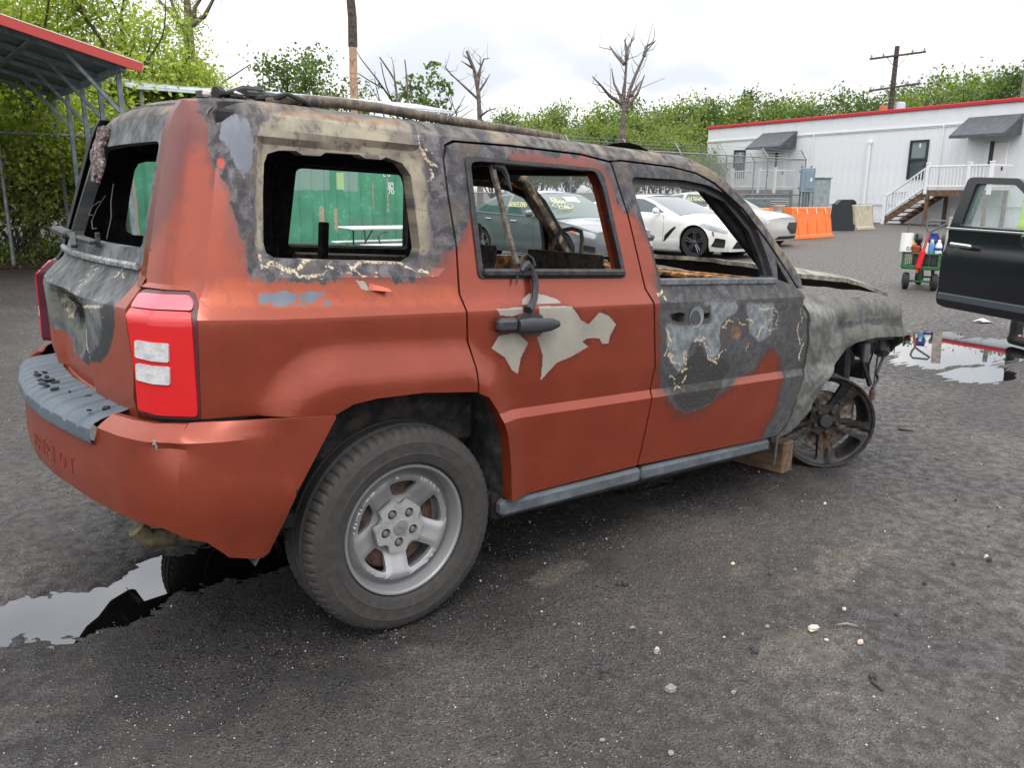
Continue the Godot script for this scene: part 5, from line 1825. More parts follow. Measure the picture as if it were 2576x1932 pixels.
func road_wheel(parent: Node3D, at: Vector3, sg: float, r: float, spokes: int, alloy: Material, meshes: Dictionary) -> void:
	var wheel := Node3D.new()
	wheel.name = numbered(parent, "wheel")
	parent.add_child(wheel)
	wheel.transform = Transform3D(Basis(Vector3.RIGHT, PI / 2 * sg), at)
	if meshes.is_empty():
		var mb := MB.new()
		var rr := r * 0.70
		mb.lathe([Vector2(rr, -0.10), Vector2(r * 0.95, -0.11), Vector2(r, -0.085), Vector2(r, 0.075), Vector2(r * 0.96, 0.10), Vector2(r * 0.82, 0.108), Vector2(rr, 0.098)], Transform3D.IDENTITY, 48)
		meshes["tyre"] = mb.mesh()
		mb = MB.new()
		mb.lathe([Vector2(rr * 1.01, 0.095), Vector2(rr * 1.01, 0.104), Vector2(rr * 0.96, 0.104), Vector2(rr * 0.93, 0.08), Vector2(rr * 0.9, -0.05)], Transform3D.IDENTITY, 40)
		for k in spokes:
			var a := TAU * k / spokes + PI / 2
			for w in [-1.0, 1.0]:
				var d0 := Vector3(cos(a), 0, -sin(a))
				var e: Vector3 = Vector3(-sin(a), 0, -cos(a)) * w
				mb.bar(d0 * rr * 0.16 + e * rr * 0.07 + Vector3(0, 0.075, 0), d0 * rr * 0.95 + e * rr * 0.13 + Vector3(0, 0.098, 0), rr * 0.115, 0.022, 0.005)
		mb.lathe([Vector2(rr * 0.24, 0.06), Vector2(rr * 0.24, 0.085), Vector2(rr * 0.12, 0.096), Vector2(0.0, 0.098)], Transform3D.IDENTITY, 20)
		meshes["rim"] = mb.mesh()
		mb = MB.new()
		mb.lathe([Vector2(rr * 0.88, 0.0), Vector2(rr * 0.80, 0.03), Vector2(0.0, 0.03)], Transform3D.IDENTITY, 24)
		meshes["disc"] = mb.mesh()
	shared(meshes["tyre"], "tyre", paint("road_tyre", Color8(34, 34, 36), 0.75), wheel)
	shared(meshes["rim"], "rim", alloy, wheel)
	shared(meshes["disc"], "brake_disc", paint("disc_dark", Color8(26, 26, 28), 0.7), wheel)

# s: half_width, wheelbase, tail (x), nose (x), wheel_r, belt [x,y...], low, roof_edge [x,y...], glass polygons, colours
func make_car(called: String, label: String, s: Dictionary, at: Vector3, turn: float) -> Node3D:
	var car := thing(called, label, "car", at, turn, "cars parked in a row by the fence")
	var body: Material = s.body
	var glass: Material = s.glass
	var black := paint("car_black", Color8(18, 18, 20), 0.5)
	var chrome := paint("chrome", Color8(200, 202, 205), 0.15, 0.9)
	var hw: float = s.half_width
	var wb: float = s.wheelbase
	var x0: float = s.tail
	var x1: float = s.nose
	var wr: float = s.wheel_r
	var belt: Array = s.belt
	var roof: Array = s.roof
	var zf := func(x: float, y: float) -> float:
		var taper := 0.26 * pow(maxf(0.0, (x - (x1 - 0.75)) / 0.75), 2.6) + 0.22 * pow(maxf(0.0, ((x0 + 0.6) - x) / 0.6), 2.4)
		var b := table(belt, x)
		var z := hw - taper
		var v := clampf((y - 0.2) / (b - 0.2), 0.0, 1.6)
		z -= 0.05 * pow(maxf(0.0, 0.25 - v) / 0.25, 2.0) + 0.012 * pow(absf(v - 0.55) / 0.45, 2.0) * (1.0 if v > 0.55 else 0.5)
		z -= 0.014 * exp(-pow((v - 0.30) / 0.10, 2.0))
		if v > 0.78: z -= 0.03 * smoothstep(0.80, 1.0, v)
		if y > b: z -= (y - b) * s.tumble
		for c in [0.0, wb]:
			var d := Vector2(x - c, y - wr).length()
			z += 0.018 * smoothstep(wr + 0.15, wr + 0.04, d)
		return z
	# arches
	var arch_r := wr + 0.045
	var low: float = s.low
	var out := PackedVector2Array()
	out.append(Vector2(x0 + 0.05, low + 0.12))
	for c in [0.0, wb]:
		for k in 15:
			var a := PI - PI * k / 14.0
			var q := Vector2(c + cos(a) * arch_r, wr + sin(a) * arch_r)
			if k == 0 or k == 14: q.y = low
			out.append(q)
	out.append(Vector2(x1 - 0.14, low))
	out.append(Vector2(x1 - 0.10, low + 0.12))
	var n := 26
	for k in n + 1:
		var x := lerpf(x1 - 0.12, x0 + 0.06, float(k) / n)
		out.append(Vector2(x, table(belt, x)))
	for sg in [1.0, -1.0]:
		var f := func(x: float, y: float) -> Vector3: return Vector3(x, y, zf.call(x, y) * sg)
		var mb := MB.new()
		panel(out, [], 0.07, f, no_uv, Vector3(0, 0, -0.04 * sg), mb, null, sg < 0.0)
		part(mb, "side_panel", s.get("side", body), car)
		# cabin side and its panes
		var cab := PackedVector2Array()
		for k in range(0, roof.size(), 2): cab.append(Vector2(roof[k], roof[k + 1]))
		for k in 17:
			var x := lerpf(roof[roof.size() - 2], roof[0], k / 16.0)
			cab.append(Vector2(x, table(belt, x) - 0.004))
		mb = MB.new()
		panel(cab, [], 0.07, f, no_uv, Vector3(0, 0, -0.03 * sg), mb, null, sg < 0.0)
		part(mb, "cabin_frame", body, car)
		for g in s.panes:
			var f2 := func(x: float, y: float) -> Vector3: return Vector3(x, y, (zf.call(x, y) + 0.004) * sg)
			mb = MB.new()
			panel(round_poly(pv(g), 0.03, 3), [], 0.08, f2, no_uv, Vector3(0, 0, -0.008 * sg), mb, null, sg < 0.0)
			part(mb, "side_window", glass, car)
		if s.has("trim"):
			var pts := []
			for k in range(0, s.trim.size(), 2): pts.append(Vector3(s.trim[k], s.trim[k + 1], (zf.call(s.trim[k], s.trim[k + 1]) + 0.008) * sg))
			mb = MB.new()
			mb.tube(pts, 0.010, 6)
			part(mb, "window_chrome", chrome, car)
		for x in s.handles:
			mb = MB.new()
			var y := table(belt, x) - 0.10
			mb.box(Vector3(x, y, (zf.call(x, y) + 0.018) * sg), Vector3(0.20, 0.026, 0.022), Basis.IDENTITY, 0.008)
			part(mb, "door_handle", s.get("handle", chrome), car)
		for x in s.seams:
			mb = MB.new()
			var pts := []
			for k in 9:
				var y := lerpf(low + 0.14, table(belt, x) - 0.01, k / 8.0)
				pts.append(Vector3(x + 0.03 * sin(k * 0.4), y, (zf.call(x, y) - 0.002) * sg))
			mb.tube(pts, 0.005, 4)
			part(mb, "door_seam", black, car)
		# mirror
		mb = MB.new()
		var mx: float = s.mirror
		var my := table(belt, mx) + 0.09
		mb.box(Vector3(mx, my, (hw + 0.10) * sg), Vector3(0.12, 0.14, 0.20), Basis.from_euler(Vector3(0, 0.2 * sg, 0)), 0.045)
		mb.bar(Vector3(mx, my - 0.05, (hw - 0.06) * sg), Vector3(mx, my - 0.04, (hw + 0.03) * sg), 0.05, 0.025, 0.008)
		part(mb, "mirror", body, car)
		for c in [0.0, wb]:
			var am := MB.new()
			am.lathe([Vector2(arch_r + 0.005, 0.0), Vector2(arch_r + 0.005, 0.30), Vector2(0.0, 0.30)], Transform3D(Basis(Vector3.RIGHT, -PI / 2 * sg), Vector3(c, wr, (hw - 0.03) * sg)), 28)
			part(am, "arch_liner", black, car)
			road_wheel(car, Vector3(c, wr, (hw - 0.125) * sg), sg, wr, 5, s.alloy, s.wheel)
	# top skins across the car: boot, rear screen, roof, windscreen, hood
	var span := func(xa: float, xb: float, ya: Callable, crown: float, lip: float) -> MB:
		var mb := MB.new()
		mb.sheet(12, 16, func(u: float, v: float) -> Vector3:
			var x := lerpf(xa, xb, u)
			var y: float = ya.call(x)
			var z0: float = zf.call(x, y)
			var z := lerpf(-z0, z0, v)
			var e := z / z0
			return Vector3(x + lip * (1.0 - e * e) * (1.0 if u > 0.5 else -1.0) * absf(u - 0.5) * 2.0, y + crown * (1.0 - e * e), z), true)
		return mb
	var on_belt := func(x: float) -> float: return table(belt, x)
	var on_roof := func(x: float) -> float: return table(roof, x)
	var r0: float = roof[0]
	var r1: float = roof[roof.size() - 2]
	part(span.call(r1 - 0.05, x1 - 0.12, on_belt, 0.055, 0.10), "hood", body, car, 60.0)
	part(span.call(x0 + 0.06, r0 + 0.05, on_belt, 0.03, 0.06), "boot_lid", body, car, 60.0)
	part(span.call(s.screen[1], r1, on_roof, 0.035, 0.06), "windscreen", glass, car, 60.0)
	part(span.call(r0, s.screen[0], on_roof, 0.03, 0.03), "rear_screen", glass, car, 60.0)
	part(span.call(s.screen[0], s.screen[1], on_roof, 0.035, 0.0), "roof", s.get("roof_mat", body), car, 60.0)
	var fm := MB.new()
	fm.box(Vector3((x0 + x1) * 0.5, 0.30, 0.0), Vector3(x1 - x0 - 0.6, 0.16, hw * 1.6))
	part(fm, "underbody", black, car)
	# nose and tail
	var nose_h := table(belt, x1 - 0.12)
	fm = MB.new()
	var nose := func(u: float, v: float) -> Vector3:
		var y := lerpf(low, nose_h + 0.01, v)
		var bow := 0.10 * sin(clampf(v * 1.15, 0.0, 1.0) * PI)
		var z0: float = zf.call(x1 - 0.12, y)
		var e := lerpf(-1.0, 1.0, u)
		return Vector3(x1 - 0.12 + 0.12 * (1.0 - pow(absf(e), 2.2)) + bow * 0.35 * (1.0 - pow(absf(e), 4.0)), y + 0.055 * (1.0 - e * e) * smoothstep(0.75, 1.0, v), z0 * e)
	fm.sheet(24, 14, nose)
	part(fm, "front_bumper", body, car, 60.0)
	fm = MB.new()
	var tail_h := table(belt, x0 + 0.06)
	fm.sheet(16, 10, func(u: float, v: float) -> Vector3:
		var y := lerpf(low + 0.08, tail_h, v)
		var z0: float = zf.call(x0 + 0.06, y)
		var e := lerpf(-1.0, 1.0, u)
		return Vector3(x0 + 0.06 - 0.10 * (1.0 - e * e) - 0.05 * sin(v * PI), y, z0 * e), true)
	part(fm, "rear_bumper", body, car, 60.0)
	# on the nose: pieces given as polygons in (across -1..1, height 0..1), lifted a little
	for e in s.face:
		fm = MB.new()
		var lift: float = e[2]
		panel(round_poly(pv(e[1]), 0.03, 3), [], 0.05, func(a: float, b: float) -> Vector3: return (nose.call(a, b) as Vector3) + Vector3(lift, 0, 0), no_uv, Vector3(-0.03, 0, 0), fm)
		part(fm, e[0], e[3], car)
	for e in s.lamps:
		for sg in [1.0, -1.0]:
			fm = MB.new()
			var poly := round_poly(pv(e[1]), 0.02, 3)
			var k: float = e[2]
			panel(poly, [], 0.05, func(x: float, y: float) -> Vector3: return Vector3(x + k, y, (zf.call(x, y) + k) * sg), no_uv, Vector3(-0.02, 0, -0.02 * sg), fm, null, sg < 0.0)
			part(fm, e[0], e[3], car)
	return car

func screen_note(car: Node3D, words: String, at: Vector3, b: Basis, size: float, c: Color) -> void:
	var tm := TextMesh.new()
	tm.text = words
	tm.font_size = 32
	tm.pixel_size = size / 32.0
	tm.depth = 0.002
	var o := shared(tm, "chalk_writing", paint("chalk" + c.to_html(), c, 0.9), car)
	o.transform = Transform3D(b, at)

func build_parked_cars() -> void:
	var lamp := mottled("head_lens", [rgb(70, 74, 78), rgb(140, 146, 150), rgb(196, 200, 204), rgb(120, 124, 128)], 7.0, 0.08, 0.2, 1.0, 0.03, {"clearcoat_enabled": true, "clearcoat": 1.0})
	var black := paint("car_black", Color8(18, 18, 20), 0.5)
	var chrome := paint("chrome", Color8(200, 202, 205), 0.15, 0.9)
	var alloy_silver := paint("alloy_silver", Color8(150, 152, 156), 0.3, 0.7)
	var alloy_dark := paint("alloy_dark", Color8(92, 94, 98), 0.3, 0.7)
	var coat := {"clearcoat_enabled": true, "clearcoat": 1.0, "clearcoat_roughness": 0.04}
	var grey := paint("sedan_grey", Color8(100, 104, 109), 0.34, 0.3, coat)
	var white := paint("coupe_white", Color8(222, 222, 218), 0.28, 0.0, coat)
	var silver := paint("silver_paint", Color8(176, 175, 174), 0.32, 0.2, coat)
	# grey compact sedan
	var c := make_car("grey_sedan", "grey compact sedan with chalk writing on its windows, parked nose out", {
		"half_width": 0.90, "wheelbase": 2.70, "tail": -0.98, "nose": 3.60, "wheel_r": 0.32, "low": 0.19, "tumble": 0.42,
		"belt": [-0.98, 0.90, -0.6, 0.99, 0.0, 0.965, 1.4, 0.925, 2.2, 0.90, 2.5, 0.875, 3.1, 0.79, 3.48, 0.68],
		"roof": [-0.62, 0.99, -0.2, 1.17, 0.25, 1.33, 0.65, 1.40, 1.15, 1.415, 1.5, 1.36, 1.85, 1.20, 2.35, 0.90], "screen": [0.30, 1.42],
		"panes": [[-0.22, 1.02, 0.72, 0.985, 0.74, 1.35, 0.45, 1.325, 0.10, 1.22], [0.84, 0.98, 1.95, 0.955, 1.62, 1.21, 1.30, 1.355, 0.84, 1.365]],
		"trim": [-0.35, 1.02, -0.22, 0.985, 0.2, 0.968, 1.4, 0.94, 2.05, 0.92], "handles": [0.25, 1.15], "seams": [-0.22, 0.80, 1.78], "mirror": 1.78, "wheel": {}, "alloy": alloy_silver,
		"body": grey, "glass": glass_dark("glass_sedan", Color8(60, 84, 80)), "roof_mat": paint("sedan_roof", Color8(176, 182, 186), 0.25, 0.4, coat),
		"face": [["grille", [-0.42, 0.30, 0.42, 0.30, 0.5, 0.74, -0.5, 0.74], 0.008, black], ["lower_grille", [-0.6, 0.07, 0.6, 0.07, 0.55, 0.22, -0.55, 0.22], 0.008, black], ["chrome_bar", [-0.95, 0.20, -0.62, 0.17, -0.62, 0.21, -0.95, 0.24], 0.012, chrome], ["chrome_bar", [0.62, 0.17, 0.95, 0.20, 0.95, 0.24, 0.62, 0.21], 0.012, chrome], ["number_plate", [-0.22, 0.40, 0.22, 0.40, 0.22, 0.60, -0.22, 0.60], 0.02, paint("plate_grey", Color8(190, 192, 196), 0.5)]],
		"lamps": [["head_lamp", [2.98, 0.66, 3.45, 0.56, 3.47, 0.62, 3.40, 0.68, 3.05, 0.745], 0.006, lamp], ["turn_marker", [2.92, 0.68, 3.05, 0.66, 3.08, 0.74, 2.95, 0.76], 0.008, paint("amber", Color8(214, 110, 50), 0.3)], ["fog_recess", [3.18, 0.34, 3.46, 0.30, 3.46, 0.42, 3.22, 0.45], 0.004, black]]
	}, Vector3(10.42, 0, -11.47), deg_to_rad(-91.5))
	var yel := Color8(214, 216, 160)
	screen_note(c, "6065390", Vector3(1.22, 1.17, 0.845), Basis(Vector3.RIGHT, -0.40), 0.15, yel)
	var scr := Basis(Vector3.UP, PI / 2) * Basis(Vector3.RIGHT, -1.0)
	screen_note(c, "CS", Vector3(1.83, 1.285, 0.42), scr, 0.14, yel)
	screen_note(c, "1066", Vector3(1.98, 1.225, 0.40), scr, 0.16, yel)
	screen_note(c, "71AL", Vector3(2.12, 1.135, 0.38), scr, 0.14, yel)
	var mb := MB.new()
	var arc := []
	for k in 25: arc.append(Vector3(2.10, 1.155, 0.38) + scr * Vector3(cos(TAU * k / 24.0) * 0.26, sin(TAU * k / 24.0) * 0.11, 0.0))
	mb.tube(arc, 0.006, 4)
	part(mb, "chalk_ring", paint("chalk" + yel.to_html(), yel, 0.9), c)
	mb = MB.new()
	mb.box(Vector3(1.78, 1.27, -0.12), Vector3(0.34, 0.20, 0.004), scr)
	part(mb, "paper_notice", paint("paper", Color8(226, 228, 226), 0.8), c)
	# white coupe
	c = make_car("white_coupe", "low white sporty coupe with black double-spoke wheels, parked nose out", {
		"half_width": 0.95, "wheelbase": 2.90, "tail": -1.10, "nose": 3.78, "wheel_r": 0.345, "low": 0.17, "tumble": 0.48,
		"belt": [-1.1, 0.92, -0.5, 1.01, 0.4, 0.97, 1.6, 0.935, 2.3, 0.93, 2.9, 0.885, 3.4, 0.78, 3.66, 0.66],
		"roof": [-0.75, 0.99, -0.2, 1.16, 0.4, 1.31, 0.9, 1.355, 1.25, 1.34, 1.6, 1.25, 2.0, 1.10, 2.45, 0.93], "screen": [0.35, 1.33],
		"panes": [[-0.15, 1.03, 0.75, 1.0, 0.78, 1.30, 0.35, 1.255], [0.86, 0.995, 2.05, 0.975, 1.70, 1.16, 1.35, 1.275, 0.88, 1.305]],
		"handles": [0.95], "seams": [0.80, 2.05], "mirror": 1.92, "handle": white, "wheel": {}, "alloy": alloy_dark,
		"body": white, "glass": glass_dark("glass_coupe", Color8(66, 76, 84)),
		"face": [["lower_intake", [-0.42, 0.08, 0.42, 0.08, 0.5, 0.30, -0.5, 0.30], 0.008, black], ["side_intake", [0.62, 0.12, 0.93, 0.14, 0.86, 0.44, 0.66, 0.42], 0.008, black], ["side_intake", [-0.93, 0.14, -0.62, 0.12, -0.66, 0.42, -0.86, 0.44], 0.008, black], ["number_plate", [-0.16, 0.40, 0.16, 0.40, 0.16, 0.66, -0.16, 0.66], 0.035, paint("plate_dark", Color8(84, 88, 94), 0.5)],
			["grille", [0.06, 0.50, 0.50, 0.52, 0.58, 0.86, 0.06, 0.88], 0.012, black], ["grille", [-0.50, 0.52, -0.06, 0.50, -0.06, 0.88, -0.58, 0.86], 0.012, black]] + grille_bars(chrome),
		"lamps": [["head_lamp", [3.02, 0.74, 3.25, 0.64, 3.64, 0.565, 3.655, 0.62, 3.45, 0.70, 3.12, 0.775], 0.006, lamp], ["side_marker", [3.33, 0.60, 3.36, 0.50, 3.39, 0.50, 3.37, 0.61], 0.006, paint("marker", Color8(140, 96, 44), 0.4)], ["fender_vent", [2.08, 0.34, 2.14, 0.36, 2.42, 0.66, 2.40, 0.69, 2.28, 0.62, 2.12, 0.48], 0.004, black], ["bumper_intake", [3.33, 0.28, 3.60, 0.26, 3.62, 0.44, 3.42, 0.47], 0.006, black]]
	}, Vector3(13.97, 0, -11.72), deg_to_rad(-84.0))
	# silver sedan
	c = make_car("silver_sedan", "silver sedan with a number chalked on its side window, beyond the white coupe", {
		"half_width": 0.92, "wheelbase": 2.84, "tail": -1.0, "nose": 3.68, "wheel_r": 0.34, "low": 0.18, "tumble": 0.44,
		"belt": [-1.0, 0.95, -0.5, 1.04, 0.4, 1.0, 1.6, 0.975, 2.3, 0.96, 2.9, 0.92, 3.3, 0.85, 3.56, 0.74],
		"roof": [-0.72, 1.03, -0.2, 1.21, 0.35, 1.38, 0.8, 1.44, 1.25, 1.445, 1.6, 1.38, 1.95, 1.22, 2.42, 0.96], "screen": [0.32, 1.45],
		"panes": [[-0.15, 1.065, 0.72, 1.035, 0.74, 1.38, 0.35, 1.345], [0.84, 1.03, 2.0, 1.01, 1.70, 1.22, 1.35, 1.38, 0.86, 1.395]],
		"trim": [-0.3, 1.06, 0.2, 1.025, 1.4, 0.995, 2.1, 0.98], "handles": [0.2, 1.15], "seams": [0.80, 1.95], "mirror": 1.85, "wheel": {}, "alloy": alloy_dark,
		"body": silver, "glass": glass_dark("glass_silver", Color8(84, 96, 98)),
		"face": [["grille", [-0.36, 0.30, 0.36, 0.30, 0.52, 0.60, 0.44, 0.82, -0.44, 0.82, -0.52, 0.60], 0.012, black], ["lower_intake", [-0.85, 0.06, 0.85, 0.06, 0.75, 0.20, -0.75, 0.20], 0.008, black]],
		"lamps": [["head_lamp", [3.10, 0.82, 3.12, 0.68, 3.52, 0.60, 3.54, 0.68, 3.42, 0.76], 0.006, lamp], ["bumper_intake", [3.30, 0.28, 3.56, 0.26, 3.56, 0.38, 3.34, 0.40], 0.006, black]]
	}, Vector3(18.42, 0, -13.55), deg_to_rad(-86.0))
	screen_note(c, "44764903", Vector3(1.35, 1.26, 0.85), Basis(Vector3.RIGHT, -0.42), 0.17, yel)

func grille_bars(m: Material) -> Array:
	var o := []
	for sg in [1.0, -1.0]:
		for k in 6:
			var a: float = (0.12 + 0.075 * k) * sg
			var w: float = 0.012
			o.append(["grille_bar", [a - w, 0.53, a + w, 0.53, a + w * 1.2, 0.85, a - w * 1.2, 0.85], 0.020, m])
	return o
# ---------------------------------------------------------------- barriers, cart, open door and person on the right
func build_right_group() -> void:
	# orange water-filled barrier
	barrier("orange_barrier", "bright orange plastic traffic barrier with white reflective strips", "barrier", mottled("barrier_orange", [rgb(220, 106, 40), rgb(224, 110, 42), rgb(228, 116, 48)], 0.5, 0.55, 0.0, 0.2), Vector3(23.35, 0, -12.15), deg_to_rad(4.0), 2.65, 1.0, 4, true)
	barrier("beige_barrier", "dirty beige plastic traffic barrier beside the black one", "barrier", mottled("barrier_beige", [rgb(160, 152, 130), rgb(170, 162, 140), rgb(176, 168, 148), rgb(152, 142, 120)], 0.35, 0.7, 0.0, 0.4), Vector3(31.5, 0, -14.75), deg_to_rad(0.0), 1.5, 1.0, 0, false)
	black_barrier()
	orange_stub()
	garden_cart()
	open_door()
	person()

func barrier(called: String, label: String, category: String, m: Material, at: Vector3, turn: float, length: float, high: float, flutes: int, strips: bool) -> void:
	var t := thing(called, label, category, at, turn)
	var mb := MB.new()
	# New Jersey profile with notched flutes cut into the slope
	var prof := [[0.0, 0.30], [0.10, 0.29], [0.14, 0.25], [0.62 * high, 0.17], [0.74 * high, 0.13], [high - 0.03, 0.115], [high, 0.09]]
	var n := 96
	var zf := func(x: float, k: int) -> float:
		var z: float = prof[k][1]
		if flutes > 0 and k >= 2 and k <= 3:
			for j in flutes:
				var c: float = lerpf(-0.5, 0.5, (j + 0.62) / (flutes + 0.24)) * length
				var w := 0.05 if k == 2 else 0.012
				if x > c - w and x < c + w * 0.35: z -= 0.07 if k == 2 else 0.01
		return z
	for sg in [1.0, -1.0]:
		for i in n:
			var xa := lerpf(-0.5, 0.5, float(i) / n) * length
			var xb := lerpf(-0.5, 0.5, float(i + 1) / n) * length
			for k in prof.size() - 1:
				var a := Vector3(xa, prof[k][0], zf.call(xa, k) * sg)
				var b := Vector3(xb, prof[k][0], zf.call(xb, k) * sg)
				var c := Vector3(xb, prof[k + 1][0], zf.call(xb, k + 1) * sg)
				var d := Vector3(xa, prof[k + 1][0], zf.call(xa, k + 1) * sg)
				if sg > 0.0: mb.quad(a, b, c, d)
				else: mb.quad(b, a, d, c)
	mb.quad(Vector3(-length / 2, high, 0.09), Vector3(length / 2, high, 0.09), Vector3(length / 2, high, -0.09), Vector3(-length / 2, high, -0.09))
	var end := PackedVector2Array()
	for k in prof.size(): end.append(Vector2(prof[k][1], prof[k][0]))
	for k in range(prof.size() - 1, -1, -1): end.append(Vector2(-prof[k][1], prof[k][0]))
	for sg in [1.0, -1.0]:
		mb.prism(end, 0.05, Transform3D(Basis(Vector3.UP, PI / 2), Vector3(sg * (length / 2 - 0.02), 0, 0)))
	part(mb, "shell", m, t, 30.0)
	mb = MB.new()
	mb.box(Vector3(0.05, 0.03, 0.30), Vector3(length * 1.0, 0.06, 0.03), Basis.IDENTITY, 0.01)
	part(mb, "foot", m, t)
	if strips:
		for j in 4:
			mb = MB.new()
			mb.box(Vector3((-0.35 + 0.235 * j) * length, 0.87, 0.134), Vector3(0.06, 0.17, 0.006), Basis(Vector3.BACK, 0.28) * Basis(Vector3.RIGHT, -0.08), 0.002)
			part(mb, "reflective_strip", paint("reflective", Color8(226, 214, 196), 0.4), t)
	else:
		mb = MB.new()
		mb.lathe([Vector2(0.05, 0.0), Vector2(0.05, 0.03), Vector2(0.0, 0.035)], Transform3D(Basis(Vector3.RIGHT, PI / 2), Vector3(0.1, 0.06, 0.29)), 12)
		part(mb, "drain_plug", m, t)

func black_barrier() -> void:
	var t := thing("black_barrier", "black plastic barrier standing end-on between the orange and beige ones", "barrier", Vector3(29.75, 0, -14.55), deg_to_rad(-30.0))
	var m := paint("black_plastic", Color8(34, 36, 40), 0.45)
	var mb := MB.new()
	var pts := pv([-0.40, 0.0, 0.46, 0.0, 0.50, 0.10, 0.40, 0.24, 0.30, 0.90, 0.24, 1.06, -0.36, 1.06])
	mb.prism(round_poly(pts, 0.04, 3), 0.40, Transform3D.IDENTITY)
	part(mb, "shell", m, t)
	mb = MB.new()
	mb.prism(round_poly(pv([-0.36, 1.03, -0.16, 1.22, 0.34, 1.22, 0.47, 1.14, 0.48, 1.02, 0.42, 1.02, 0.38, 1.09, 0.28, 1.12, 0.20, 1.03]), 0.03, 3), 0.30, Transform3D.IDENTITY)
	part(mb, "hook", m, t)
	mb = MB.new()
	mb.tube(ring3(Vector3(0.48, 0.16, 0.0), 0.09, 16), 0.035, 8, false)
	part(mb, "eye", m, t)

func ring3(c: Vector3, r: float, n: int) -> Array:
	var o := []
	for k in n + 1: o.append(c + Vector3(cos(TAU * k / n) * r, sin(TAU * k / n) * r, 0.0))
	return o

func orange_stub() -> void:
	var t := thing("orange_bollard", "orange plastic barrier end with a round eye behind the silver sedan", "barrier", Vector3(22.9, 0, -13.4), 0.1)
	var m := paint("stub_orange", Color8(226, 128, 52), 0.55)
	var mb := MB.new()
	mb.prism(round_poly(pv([-0.3, 0.0, 0.3, 0.0, 0.28, 0.5, 0.18, 0.95, -0.18, 0.95, -0.28, 0.5]), 0.05, 3), 0.3, Transform3D.IDENTITY)
	part(mb, "shell", m, t)
	mb = MB.new()
	mb.tube(ring3(Vector3(0.24, 0.72, 0.0), 0.08, 14), 0.03, 8, false)
	part(mb, "eye", m, t)

